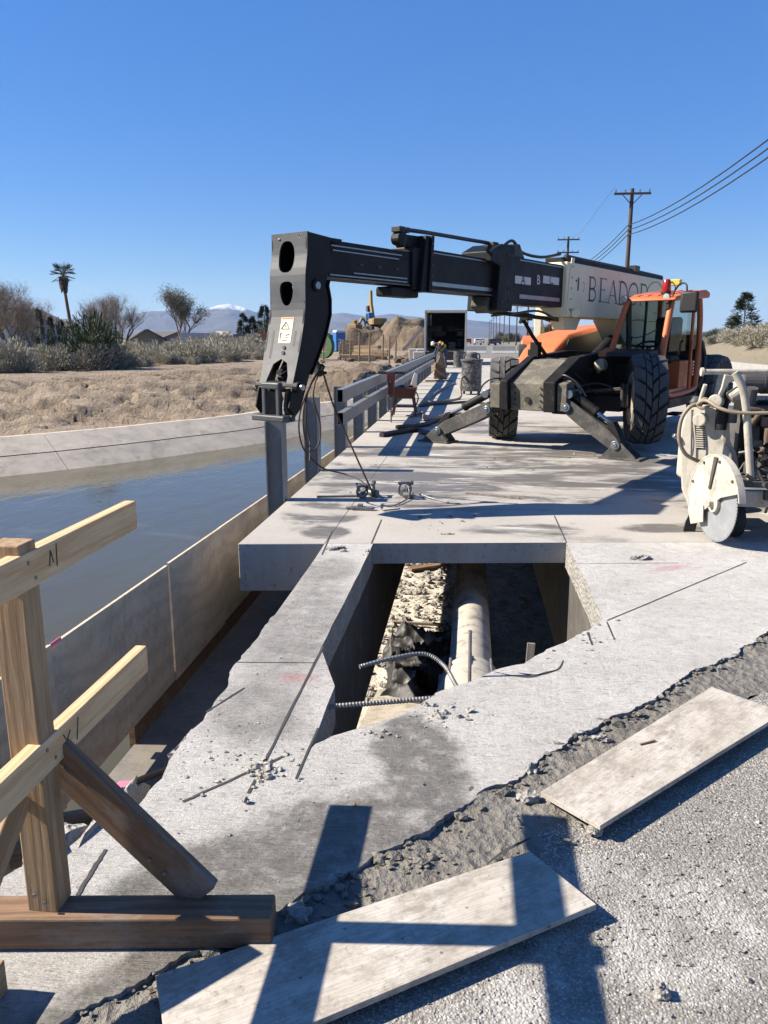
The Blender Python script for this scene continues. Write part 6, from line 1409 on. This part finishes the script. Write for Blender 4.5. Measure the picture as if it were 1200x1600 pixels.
bt = [bare_tree(1, 8.9, .55, trunks=3, depth=5, leafy=2), bare_tree(2, 7.2, .6, trunks=3, depth=5, leafy=2), bare_tree(3, 9.5, .62, trunks=3, depth=5, leafy=4)]
def cp(parts):
    o = []
    for g in parts: h = G(); h.v = [v.copy() for v in g.v]; h.f = list(g.f); o.append(h)
    return o
tree('bare_tree', cp(bt[0]), *spot(14, 100), 'tall bare tree with many thin stems before the white gable', 'bare trees beyond the canal', mats=('bark', 'twig', 'twig'))
tree('bare_tree', cp(bt[1]), *spot(50, 112), 'bare twiggy tree just right of the white gable house', 'bare trees beyond the canal', 1.2, mats=('bark', 'twig', 'twig'))
tree('bare_tree', cp(bt[0]), *spot(-14, 96), 'bare many-stemmed tree at the end of the scrub, left of the tallest one', 'bare trees beyond the canal', 3., mats=('bark', 'twig', 'twig'))
tree('bare_tree', cp(bt[1]), *spot(34, 92), 'low bare tree standing between the tall bare tree and the white gable', 'bare trees beyond the canal', 5., mats=('bark', 'twig', 'twig'))
tree('bare_tree', cp(bt[1]), *spot(150, 118), 'bare tree half hidden behind the green shrub', 'bare trees beyond the canal', .4, mats=('bark', 'twig', 'twig'))
tree('bare_tree', cp(bt[1]), *spot(168, 105), 'bare round-headed tree between the palm and the dark roof', 'bare trees beyond the canal', 2.6, mats=('bark', 'twig', 'twig'))
tree('bare_tree', cp(bt[0]), *spot(192, 125), 'bare leaning tree beside the dark roof', 'bare trees beyond the canal', 4., mats=('bark', 'twig', 'twig'))
tree('leafy_tree', cp(bt[2]), *spot(284, 118), 'large sparse-leaved tree in front of the snowy peak', None, .6)
def conifer(seed, H, W, n=2600, leaf=.42):
    r = random.Random(seed); g = G(); t = G().tube([(0, 0, 0), (0, 0, H*.5), (0, 0, H*.97)], .2, 6, [H*.022, H*.015, .02])
    cl = [(r.uniform(.12, .95), r.uniform(0, 6.28)) for _ in range(46)]
    for _ in range(n):
        tt, a0 = r.choice(cl); tt = min(.99, max(.08, tt + r.gauss(0, .03))); rad = W*(1-tt)**.75*r.uniform(.25, 1.); a = a0+r.gauss(0, .45); p = Vector((math.cos(a)*rad, math.sin(a)*rad, H*tt - rad*.2)); leaf_quad(g, p, Vector((math.cos(a), math.sin(a), r.uniform(-.2, .6))).normalized(), leaf*r.uniform(.6, 1.3), leaf*.35, r)
    return t, g
for px, d, H, W, lb in ((381, 125, 5.6, 1.5, 'dark conifer beside the grey block wall'), (414, 118, 6.6, 2.0, 'broad dark conifer behind the boom head'), (395, 140, 5.4, 1.7, 'smaller dark conifer between the other two')):
    tree('conifer', conifer(int(px), H, W), *spot(px, d), lb, 'conifers beyond the canal', names=('trunk', 'crown'), mats=('bark', 'dark_needle'))
for px, d, H in ((64, 108, 6.0), (80, 110, 4.9), (97, 112, 4.2), (122, 116, 4.0), (143, 116, 4.4)):
    tree('cypress', conifer(int(px)+100, H, .62, 1500, .34), *spot(px, d), 'thin spindle-shaped cypress in the row by the white gable house', 'row of thin cypresses', names=('trunk', 'crown'), mats=('bark', 'dark_needle'))
def palm():
    x, y = spot(107, 120); t = thing('palm_tree', 'tall fan palm with a long bare trunk', 'palm tree', (x, y, gz(x, y)-.1)); M = MW[t]; H = 11.2
    pts = [Vector((.5*math.sin(k/12*2.), 0, H*k/12)) for k in range(13)]; pts = [Vector((1.0*(1-k/12)**1.5, 0, H*k/12)) for k in range(13)]
    G().tube(pts, .3, 9, [.34-.012*k for k in range(13)]).build('trunk', 'palm_trunk', t, M=M, smooth=60)
    r = random.Random(5); top = pts[-1]
    for k in range(44):
        g = G(); a = k*2.4; e = r.uniform(-.55, 1.25); d = Vector((math.cos(a)*math.cos(e), math.sin(a)*math.cos(e), math.sin(e))); L = r.uniform(1.0, 1.45); p = top+d*.1; q = top+d*L
        for m in range(16):
            an = (m/15-.5)*2.5; s_ = d.cross(Vector((0, 0, 1))).normalized(); dd = (d*math.cos(an)+s_*math.sin(an)+Vector((0, 0, -.22))).normalized(); leaf_quad(g, q, dd, r.uniform(.75, 1.0), .09, r)
        g.tube([p, p.lerp(q, .5)+Vector((0, 0, .05)), q], .03, 4); g.build('frond', 'palm_leaf', t, M=M)
    g = G()
    for _ in range(420):
        a = r.uniform(0, 6.28); z = r.uniform(-2.1, -.1); rr = .25+.5*(1+z/2.4)*r.random(); leaf_quad(g, top+Vector((math.cos(a)*rr, math.sin(a)*rr, z)), Vector((math.cos(a)*.25, math.sin(a)*.25, -1)).normalized(), .7, .14, r)
    g.build('dry_skirt', 'dry_frond', t, M=M)
palm()
# right-hand side: pines and olive scrub on the slope, tree line down the road
tree('pine_tree', conifer(300, 5.2, 2.4, 3400, .36), *spot(1160, 75), 'dark spreading pine on the slope right of the cab', None, names=('trunk', 'crown'), mats=('bark', 'dark_needle'))
for k, (px, d, me, s_, lb) in enumerate(((1112, 88, DARKB[0], .75, 'dark round tree just behind the cab roof'), (1200, 95, DARKB[1], .8, 'dark round tree beyond the pine on the slope'), (1240, 80, DARKB[0], .9, 'dark round tree far along the slope'), (1075, 120, OLIVE[0], 1.2, 'olive bush seen behind the cab'), (1135, 95, OLIVE[1], .9, 'olive bush between the pine and the round tree'), (1185, 70, OLIVE[0], .75, 'olive bush at the foot of the pine'))):
    x, y = spot(px, d); plant('round_tree' if me in DARKB else 'olive_bush', me, x, y, s_, lb, 'tree' if me in DARKB else 'shrub', None, r)
for k in range(46):
    d = r.uniform(130, 420); x = r.uniform(11.5, 30) if k % 3 else r.uniform(30, 110); me = r.choice(OLIVE+DARKB[:1]); plant('roadside_tree', me, x, d, r.uniform(.8, 1.7), 'dusty tree or bush in the line along the right of the road', 'tree', 'trees along the right of the road', r)
for k in range(40):
    d = r.uniform(150, 420); x = -r.uniform(12, 260); me = r.choice(OLIVE+DARKB); plant('far_tree', me, x, d, r.uniform(.8, 1.6), 'dark distant tree on the flat left of the road', 'tree', 'distant trees left of the road', r)
# ------------------------------------------------------------ buildings and walls beyond the canal
simple('stucco_white', (.62, .60, .56), .85, 0, .06, 2, .1); simple('roof_brown', (.16, .125, .10), .9, 0, .2, 4, .3, 20); simple('roof_grey', (.11, .10, .095), .9, 0, .2, 4, .3, 20); simple('block_grey', (.22, .21, .20), .9, 0, .1, 3, .2, 20); simple('stucco_tan', (.36, .29, .22), .85, 0, .08, 2, .1); simple('window_dark', (.02, .025, .03), .15, 0, .1, 4, 0); simple('rusty_red', (.17, .075, .045), .8, 0, .2, 4, .1); simple('potty_blue', (.03, .16, .46), .5, 0, .08, 4, 0); simple('potty_white', (.62, .65, .68), .5, 0, .05, 4, 0); simple('form_tan', (.50, .39, .23), .85, 0, .15, 3, .15, 20); simple('spool_green', (.05, .13, .03), .6, 0, .1, 5, 0); simple('kerb_white', (.48, .47, .44), .85, 0, .08, 2, .1, 20); simple('barrier_grey', (.34, .33, .31), .85, 0, .12, 2, .2, 20)
simple('mound_dirt', (.135, .10, .066), .95, 0, .4, .6, .9, 3, (.21, .16, .11), .56, dist=.2)
def house(px, d, w, dp, h, rh, rz, label, wall, roofm, gable=True, wins=3):
    x, y = spot(px, d); t = thing('house', label, 'house', (x, y, gz(x, y)-.1), rz); M = MW[t]
    G().prism([(-w/2, -dp/2, 0), (w/2, -dp/2, 0), (w/2, -dp/2, h), (0, -dp/2, h+rh), (-w/2, -dp/2, h)], (0, dp, 0)).build('wall', wall, t, M=M)
    ov = .45; th = .16
    for s_ in (-1, 1):
        a = Vector((s_*(w/2+ov), -dp/2-ov, h-ov*rh/(w/2)+.02)); b = Vector((0, -dp/2-ov, h+rh+.02))
        G().prism([a, b, b+Vector((0, 0, th)), a+Vector((0, 0, th))], (0, dp+2*ov, 0)).build('roof', roofm, t, M=M)
    for k in range(wins):
        cx = (k-(wins-1)/2)*w/(wins+.3); o = G().box((cx, -dp/2-.02, h*.55), (1.1, .06, 1.2)).build('window', 'stucco_white', t, M=M); G().box((cx, -dp/2-.045, h*.55), (.9, .04, 1.0)).build('pane', 'window_dark', o, M=M@Matrix())
house(52, 130, 11.5, 12, 3.4, 3.0, .25, 'white gabled house behind the bare trees and cypresses', 'stucco_white', 'roof_brown', True, 2)
house(8, 122, 5, 8, 5.2, 1.2, .1, 'narrow white two-storey house side behind the tallest bare tree', 'stucco_white', 'roof_brown', True, 1)
house(228, 128, 5, 7, 1.4, 1.4, .5, 'low house with a dark roof and small gable', 'stucco_tan', 'roof_grey', True, 1)
house(250, 138, 9, 8, 1.3, 1.2, 1.2, 'long low dark-roofed house behind the small gable', 'stucco_tan', 'roof_grey', True, 2)
house(345, 150, 8, 8, 1.3, 1.0, .3, 'small dark-roofed house behind the white fence', 'stucco_tan', 'roof_grey', True, 1)
def wallseg(name, px0, px1, d0, d1, h, th, mat, label, cat, n=1):
    a = spot(px0, d0); b = spot(px1, d1); t = thing(name, label, cat, (*[(p+q)/2 for p, q in zip(a, b)], 0))
    A = Vector((*a, 0)); B = Vector((*b, 0)); L = (B-A).length; dr = (B-A).normalized(); z0 = .1
    for k in range(n):
        p = A.lerp(B, k/n)+dr*.02; q = A.lerp(B, (k+1)/n)-dr*.02; G().bar(p+Vector((0, 0, z0+h/2)), q+Vector((0, 0, z0+h/2)), th, h).build('panel', mat, t)
wallseg('white_fence', 282, 338, 84, 104, 2.1, .12, 'stucco_white', 'long white panel fence running towards the trees', 'fence', 8); wallseg('white_fence', 338, 359, 104, 103, 2.4, .12, 'stucco_white', 'end section of white fence facing the canal', 'fence', 4)
wallseg('block_wall', 364, 400, 105, 106, 2.0, .2, 'block_grey', 'grey block wall beside the dark conifers', 'wall', 3); wallseg('rusty_container', 405, 432, 96, 96, 2.2, 2.2, 'rusty_red', 'rusty steel container behind the boom head', 'container', 1)
wallseg('low_block_wall', 300, 365, 92, 92, 1.0, .2, 'block_grey', 'low grey wall in front of the white fence', 'wall', 6)
# ------------------------------------------------------------ earth heaps
def mound(px, d, rx, ry, h, seed, label, mat='mound_dirt', z=0.):
    x, y = spot(px, d); g = G(); n = 46; vs = []
    for j in range(n+1):
        for i in range(n+1):
            u, v = i/n*2-1, j/n*2-1; q = math.hypot(u, v)+.22*noise.noise(Vector((u*1.8, v*1.8, seed))); e = max(0, 1-q)
            zz = h*min(1, e*1.9)*(1+.3*noise.noise(Vector((u*2.4, v*2.4, seed+5)))) + h*.07*noise.noise(Vector((u*9, v*9, seed))) + h*.04*noise.noise(Vector((u*22, v*22, seed))) - .25
            vs.append((x+u*rx, y+v*ry, zz+z))
    g.add(vs, [(j*(n+1)+i, j*(n+1)+i+1, (j+1)*(n+1)+i+1, (j+1)*(n+1)+i) for j in range(n) for i in range(n)])
    return tag(g.build('dirt_mound', mat, smooth=70), label, 'dirt mound', 'dirt mounds on the building site')
mound(636, 112, 6.5, 7, 4.0, 1, 'tall dark dirt mound between the excavator and the truck'); mound(606, 118, 6.5, 9, 3.6, 2, 'dirt mound rising beside the big excavator'); mound(566, 112, 6.5, 5.5, 2.9, 3, 'flat dirt mound under the two excavators'); mound(405, 82, 7, 3.5, 1.5, 4, 'low heap of spoil left of the boom head'); mound(497, 92, 4, 3, 2.2, 5, 'brown heap just behind the boom head'); mound(365, 78, 6, 2.5, .9, 6, 'low ridge of clods in front of the white fence'); mound(655, 96, 3.5, 4, 3.0, 7, 'dirt mound leaning against the truck side')
mound(548, 40, 2.2, 3.2, 1.1, 8, 'low clod heap at the end of the canal bank', z=-.9); mound(585, 43, 1.8, 2.4, .9, 9, 'low clod heap against the bridge abutment', z=-.5)
# ------------------------------------------------------------ excavators
def excavator(px, d, z, rz, s_, up, label):
    x, y = spot(px, d); t = thing('excavator', label, 'excavator', (x, y, z), rz); M = MW[t] @ Matrix.Diagonal((s_, s_, s_, 1))
    b = lambda g, n_, m, **k: g.build(n_, m, t, M=M, **k)
    for q in (-1, 1):
        tr = b(G().prism([(-1.9, q*1.1-.28, .35), (-1.6, q*1.1-.28, 0), (1.6, q*1.1-.28, 0), (1.9, q*1.1-.28, .35), (1.6, q*1.1-.28, .8), (-1.6, q*1.1-.28, .8)], (0, .56, 0)), 'track', 'matt_black', bevel=.08)
    b(G().cyl((0, 0, .7), (0, 0, 1.0), .7, n=20), 'turntable', 'matt_black'); b(G().box((-.6, 0, 1.45), (2.9, 2.3, .9)), 'house', 'yellow_paint', bevel=.08); b(G().box((-1.8, 0, 1.5), (.6, 2.3, 1.0)), 'counterweight', 'yellow_paint', bevel=.15)
    o = b(G().box((.45, .75, 2.0), (1.3, .85, 1.7)), 'cab', 'potty_blue' if up else 'yellow_paint', bevel=.1)
    b(G().box((1.11, .75, 2.2), (.02, .7, 1.0)), 'windscreen', 'window_dark'); b(G().box((.45, 1.185, 2.2), (.9, .02, .9)), 'side_window', 'window_dark')
    P = [(.8, -.1, 1.6), (1.7, -.1, 4.0), (1.9, -.1, 6.3)] if up else [(.9, -.1, 1.6), (2.3, -.1, 3.3), (3.6, -.1, 3.0)]
    b(G().bar(P[0], P[1], .4, .6), 'boom', 'yellow_paint', bevel=.05); b(G().bar(P[1], P[2], .38, .5), 'boom_tip', 'yellow_paint', bevel=.05)
    e = Vector(P[2]); st = Vector((.9, 0, -2.6)) if not up else Vector((.35, 0, -2.4))
    b(G().bar(e, e+st, .3, .42), 'stick', 'yellow_paint', bevel=.04); q = e+st; b(G().prism([q+Vector((-.1, -.5, .1)), q+Vector((.6, -.5, -.1)), q+Vector((.5, -.5, -.8)), q+Vector((-.2, -.5, -.9))], (0, 1.0, 0)), 'bucket', 'arm_steel', bevel=.05)
    b(G().cyl(Vector(P[0])+Vector((.5, 0, -.1)), Vector(P[0]).lerp(Vector(P[1]), .75)+Vector((.25, 0, 0)), .09), 'ram', 'chrome')
excavator(586, 114, 2.55, 2.1, .92, True, 'large dusty yellow excavator with its boom raised straight up'); excavator(557, 112, 2.3, 1.2, .62, False, 'small yellow excavator parked on the flat dirt mound')
# ------------------------------------------------------------ site clutter
def potty(px, d):
    x, y = spot(px, d); t = thing('portable_toilet', 'blue portable toilet with a white roof on the building site', 'portable toilet', (x, y, gz(x, y)), .5); M = MW[t]
    G().box((0, 0, 1.05), (1.1, 1.1, 2.0)).build('cabin', 'potty_blue', t, M=M, bevel=.03); G().prism([(-.6, -.6, 2.05), (.6, -.6, 2.05), (.5, -.6, 2.3), (-.5, -.6, 2.3)], (0, 1.2, 0)).build('roof', 'potty_white', t, M=M, bevel=.06); G().box((0, 0, .05), (1.2, 1.2, .12)).build('base', 'matt_black', t, M=M); o = G().box((0, -.56, 1.05), (.8, .03, 1.8)).build('door', 'potty_blue', t, M=M, bevel=.01); G().box((.28, -.585, 1.0), (.08, .03, .12)).build('latch', 'potty_white', o, M=M@Matrix())
    for k in range(3): G().box((-.15, -.58, .6+.35*k), (.35, .01, .12)).build('vent', 'potty_white', t, M=M)
potty(530, 86)
r = random.Random(77)
for k, (px, d, w, h, lb) in enumerate(((548, 66, 2.0, 1.5, 'tan formwork box standing below the blue toilet'), (572, 64, 2.2, 1.1, 'tan formwork panel stack among the upright stakes'), (592, 62, 1.4, .8, 'low pile of tan form boards beside the rubble'), (560, 58, 2.6, .5, 'low stack of form boards before the formwork box'))):
    x, y = spot(px, d); t = thing('formwork_stack', lb, 'formwork', (x, y, gz(x, y)-.05), r.uniform(-.3, .3)); M = MW[t]; n = max(2, int(h/.26))
    for q in range(n): G().box((r.uniform(-.12, .12), r.uniform(-.1, .1), (q+.5)*h/n), (w*r.uniform(.85, 1), .9, h/n*.86)).build('panel', r.choice(['form_tan', 'form_tan', 'old_lumber']), t, M=M)
for k, px in enumerate((536, 547, 561, 577, 598, 608, 505, 618)):
    x, y = spot(px, r.uniform(52, 62)); h = r.uniform(1.5, 2.1); tag(G().cyl((x, y, gz(x, y)-.1), (x+.04, y, gz(x, y)+h), .06, n=7).build('survey_stake', 'dark_lumber'), 'slim dark stake standing upright among the formwork stacks', 'stake', 'stakes on the building site')
for k, (px, d, s_) in enumerate(((650, 58, 1.), (662, 57, 1.), (655, 56, .8))):
    x, y = spot(px, d); t = tag(G().box((x, y, gz(x, y)+.45*s_), (1.0*s_, .8, .9*s_)).build('concrete_block', 'kerb_white', bevel=.05), ('white concrete block left of the rail end', 'white concrete block nearest the rail end', 'small white concrete block in front of the other two')[k], 'concrete block', 'white concrete blocks')
x, y = spot(652, 66); tag(G().bar((x-1.2, y, .6), (x+.4, y, 2.4), .9, .18).build('tilted_slab', 'barrier_grey'), 'grey slab tilted up against the rubble behind the blocks', 'slab')
for k in range(16):
    px = 668+k*1.6; x, y = spot(px, 62-k*.4); tag(G().cyl((x, y, gz(x, y)-.1), (x+r.uniform(-.1, .1), y, gz(x, y)+r.uniform(.9, 1.4)), .04, n=6).build('rebar_dowel', 'rusty_red'), 'rusty dowel in the row standing beyond the guardrail end', 'rebar', 'rusty dowels beyond the rail')
x, y = spot(693, 55); tag(G().tube(spline([(x-1.2, y, 1.15), (x-.3, y, 1.05), (x+.6, y, .8), (x+1., y, .6)], 6), .10, 8).build('plastic_pipe', 'label_cream', smooth=50), 'pale plastic pipe laid over the dowels beside the truck', 'pipe')
for k in range(14):
    px = r.uniform(500, 660); d = r.uniform(50, 70); x, y = spot(px, d); rr = r.uniform(.15, .4); tag(G().blob((x, y, gz(x, y)+rr*.4), (rr, rr*.8, rr*.7), k, .35, 2).build('boulder', 'mound_dirt', smooth=40), 'dusty boulder lying among the site clutter', 'boulder', 'boulders on the building site')
x, y = spot(505, 60); t = thing('hose_spool', 'bright green hose spool beside the boom head', 'spool', (x, y, 0)); G().lathe([(.55, -.2), (.95, -.2), (.95, .2), (.55, .2)], (x, y, .98), (.5, 1, 0), 24, True).build('coil', 'spool_green', t, smooth=40); 
# coiled hose lying on the far bank
p = atz(327, 640, -.62); t = thing('hose_coil', 'pink and white hose coil lying on the dirt bank', 'hose coil', (p.x, p.y, p.z))
simple('coil_pink', (.52, .27, .24), .7, 0, .2, 6, 0)
for k in range(5):
    g = G().tube([Vector((p.x+math.cos(a)*(.24+.03*k), p.y+math.sin(a)*(.24+.03*k), gz(p.x, p.y)+.10+.02*(k % 3)+.08*math.sin(a))) for a in [2*math.pi*q/20 for q in range(21)]], .028, 7); g.build('turn', ['coil_pink', 'label_white', 'coil_pink', 'coil_pink', 'label_white'][k], t, smooth=60)
# ------------------------------------------------------------ utility poles and wires
simple('pole_wood', (.085, .062, .048), .9, 0, .25, 3, .3, 20); simple('wire_black', (.012, .012, .013), .6, 0, .1, 3, 0); simple('insulator', (.20, .18, .17), .3, 0, .1, 3, 0)
PXL = 10.
def pole(y, label, H=11., arms=1, x=PXL):
    t = thing('utility_pole', label, 'utility pole', (x, y, gz(x, y)-.2), 0, 'utility poles along the road'); M = MW[t]
    G().cyl((0, 0, 0), (0, 0, H+.2), .17, .12, 10).build('pole', 'pole_wood', t, M=M, smooth=50)
    for k in range(arms):
        a = G().box((0, -.14, H-.12-k*1.3), (2.3, .1, .13)).build('crossarm', 'pole_wood', t, M=M)
        for q in (-1.05, -.45, .45, 1.05): G().lathe([(.03, 0), (.05, .06), (.04, .12), (.07, .16), (.02, .2)], (q, -.14, H-.06-k*1.3), (0, 0, 1), 8).build('insulator', 'insulator', a, M=M@Matrix())
    if arms == 1: G().bar((0, -.1, H-.8), (-.6, -.14, H-.2), .03, .05).bar((0, -.1, H-.8), (.6, -.14, H-.2), .03, .05).build('arm_brace', 'pole_wood', t, M=M)
names = ['tall wooden utility pole standing above the telehandler boom', 'wooden utility pole half hidden behind the cream boom section', 'third utility pole along the road beyond the telehandler', 'fourth utility pole along the road beyond the telehandler']
for k in range(12):
    y = [54, 88, 116, 145, 180, 215, 250, 290, 330, 370, 415, 460][k]
    pole(y, names[k] if k < 4 else 'small distant utility pole in the line down the road', arms=2 if k == 1 else 1, H=12.2 if k == 1 else 11.)
ps = [(PXL, 20), (PXL, 54), (PXL, 88), (PXL, 116), (PXL, 145), (PXL, 180), (PXL, 215)]
for zz in (8.7, 8.4, 8.1):
    pts = []
    for (xa, ya), (xb, yb) in zip(ps, ps[1:]):
        for q in range(10):
            u = q/10; pts.append(Vector((xa+(xb-xa)*u-.14, ya+(yb-ya)*u, zz-1.9*(1-u)*u*((yb-ya)/32.)**2*1.2)))
    tag(G().tube(pts, .028, 5).build('overhead_cable', 'wire_black'), {8.7: 'uppermost of the three thick cables slung along the poles', 8.4: 'middle one of the three thick cables slung along the poles', 8.1: 'lowest of the three thick cables slung along the poles'}[zz], 'cable', 'cables along the poles')
tag(G().tube([(PXL-1.05, 54, 11.1), (PXL-1.05, 70, 10.3), (PXL-1.05, 88, 11.1)], .008, 4).build('power_wire', 'wire_black'), 'hair-thin power wire between the first two crossarms', 'wire')
# ------------------------------------------------------------ barriers, fence, sign, cars
def krail(x, y, rz, L, label, mat='barrier_grey', grp=None, z=None):
    z = gz(x, y) if z is None else z; M = Matrix.Translation((x, y, z)) @ Matrix.Rotation(rz, 4, 'Z')
    return tag(G().prism([(-L/2, -.3, 0), (-L/2, .3, 0), (-L/2, .28, .08), (-L/2, .14, .3), (-L/2, .09, .8), (-L/2, -.09, .8), (-L/2, -.14, .3), (-L/2, -.28, .08)], (L, 0, 0)).build('concrete_barrier', mat, M=M, bevel=.015), label, 'barrier', grp)
for k in range(7): krail(8.95, 14+k*6.05, math.pi/2, 6.0, 'concrete barrier section along the right edge of the bridge', grp='barriers along the bridge', z=.0)
for k in range(5): krail(-2.2+k*2.55+(k > 1)*.5, 84, .02, 2.45, 'pale concrete barrier section closing the road behind the truck', 'kerb_white', 'barriers across the road', z=-.02)
def chainlink():
    n = N('chain_mesh'); n.out((.30, .30, .29), .5, None, .5); g = G(); xs = np.linspace(14, 34, 60); t = thing('chain_link_fence', 'rusty chain-link fence at the foot of the roadside slope', 'fence', (22, 40, -.1))
    f = lambda x: 33+.55*(x-14)
    for k in range(8):
        x = 14+k*2.8; G().cyl((x, f(x), gz(x, f(x))-.1), (x, f(x), gz(x, f(x))+1.7), .035, n=7).build('post', 'galv_dark', t)
    for k in range(90):
        x = 14+k*.22; z0 = gz(x, f(x)); 
        for s_ in (-1, 1): g.tube([(x, f(x), z0+.02), (x+s_*.8, f(x+s_*.8), z0+1.6)], .006, 3)
    o = g.build('mesh', 'galv_dark', t); o['kind'] = 'stuff'
    G().tube([(x, f(x), gz(x, f(x))+1.65) for x in xs], .02, 5).build('top_rail', 'galv_dark', t)
    x = 18.2; G().box((x, f(x)-.05, gz(x, f(x))+1.15), (.7, .03, .55)).build('sign', 'label_white', t)
chainlink()
simple('car_white', (.6, .6, .6), .3, 0, .05, 3, 0); simple('car_dark', (.04, .045, .06), .3, 0, .05, 3, 0); simple('car_red', (.32, .04, .03), .3, 0, .05, 3, 0)
def car(x, y, mat, label, rz=0):
    t = thing('parked_car', label, 'car', (x, y, 0), rz, 'cars far down the road'); M = MW[t]
    G().prism([(-.85, -2.1, .35), (-.85, 2.1, .35), (-.85, 2.1, .8), (-.85, 1.1, .9), (-.85, .6, 1.4), (-.85, -1.4, 1.42), (-.85, -2.0, .95)], (1.7, 0, 0)).build('body', mat, t, M=M, bevel=.08)
    G().box((0, -1.78, 1.15), (1.4, .3, .4)).build('rear_window', 'window_dark', t, M=M); G().box((0, 1.0, 1.15), (1.4, .3, .38)).build('windscreen', 'window_dark', t, M=M)
    for s_ in (-1, 1):
        for yy in (-1.35, 1.35): G().cyl((s_*.62, yy, .32), (s_*.86, yy, .32), .32, n=16).build('wheel', 'tyre_rubber', t, M=M)
        G().box((s_*.65, -2.1, .75), (.25, .06, .14)).build('tail_light', 'red_lens', t, M=M)
for k, (x, y, m, lb) in enumerate(((1.5, 190, 'car_white', 'white car far down the road'), (4.5, 175, 'car_dark', 'dark car far down the road on the right'), (-1., 230, 'car_red', 'red car far down the road'), (3.2, 260, 'car_white', 'distant white car near the vanishing point of the road'), (6.6, 205, 'car_dark', 'distant dark car by the roadside'))): car(x, y, m, lb, .05)
# ------------------------------------------------------------ second telehandler down the road
def tele2():
    x, y = spot(846, 46); t = thing('telehandler', 'distant orange telehandler facing the camera with yellow slings on its boom', 'telehandler', (x, y, 0), -math.pi/2-.1); RM = MW[t]
    b = lambda g, n_, m, **k: g.build(n_, m, t, M=RM, **k)
    for yy in (-1.05, 1.05): wheel(t, 0, yy, .655, .05, 1 if yy > 0 else -1, False); wheel(t, -3.4, yy, .655, 0, 1 if yy > 0 else -1, False)
    b(G().box((-1.6, -.05, .85), (4.2, 1.0, .6)), 'chassis', 'chassis_black', bevel=.05); b(G().prism([(-.2, -1.15, 1.0), (-.5, -1.15, 1.5), (-3., -1.15, 1.75), (-3.4, -1.15, 1.0)], (0, .8, 0)), 'engine_hood', 'orange_hood', bevel=.06)
    b(G().box((-1.35, .78, 1.15), (1.6, .8, .6)), 'cab_base', 'orange_paint', bevel=.04); b(G().box((-1.45, .78, 2.36), (1.7, .86, .1)), 'cab_roof', 'orange_paint', bevel=.03)
    for q in ((-.6, .42), (-.6, 1.14), (-2.2, .42), (-2.2, 1.14)): b(G().bar((q[0], q[1], 1.4), (q[0]-.05, q[1], 2.35), .08, .08), 'pillar', 'orange_paint')
    b(G().box((-.62, .78, 1.9), (.02, .64, .8)), 'windscreen', 'window_dark'); b(G().box((-1.4, .78, 1.7), (.5, .4, .8)), 'seat', 'seat_black')
    b(G().bar((-4.2, -.2, 2.2), (1.2, -.2, 2.5), .45, .5), 'boom', 'cream_paint', bevel=.02); b(G().bar((1.1, -.2, 2.5), (2.4, -.2, 2.58), .34, .36), 'boom_section', 'boom_black', bevel=.02); b(G().prism([(2.3, -.38, 2.8), (2.7, -.38, 2.7), (2.9, -.38, 1.4), (2.6, -.38, 1.3), (2.3, -.38, 2.3)], (0, .36, 0)), 'boom_head', 'cream_paint', bevel=.02)
    b(G().cyl((-1.1, .95, 2.42), (-1.1, .95, 2.58), .07), 'beacon', 'red_lens'); b(G().box((-.3, 1.5, 2.05), (.06, .25, .35)), 'mirror', 'matt_black')
    for k, q in enumerate((-.3, -.2, -.08, .02)):
        b(G().tube(spline([(2.6, q, 2.2), (2.66, q+.03, 1.4), (2.62, q+.06, .7+.06*k), (2.7, q+.14, .62), (2.66, q+.16, 1.4), (2.6, q+.1, 2.2)], 5), .03, 5), 'yellow_sling', 'label_yellow')
    b(G().box((.7, 0, .6), (.3, 1.6, .4)), 'front_frame', 'chassis_black', bevel=.04)
tele2()
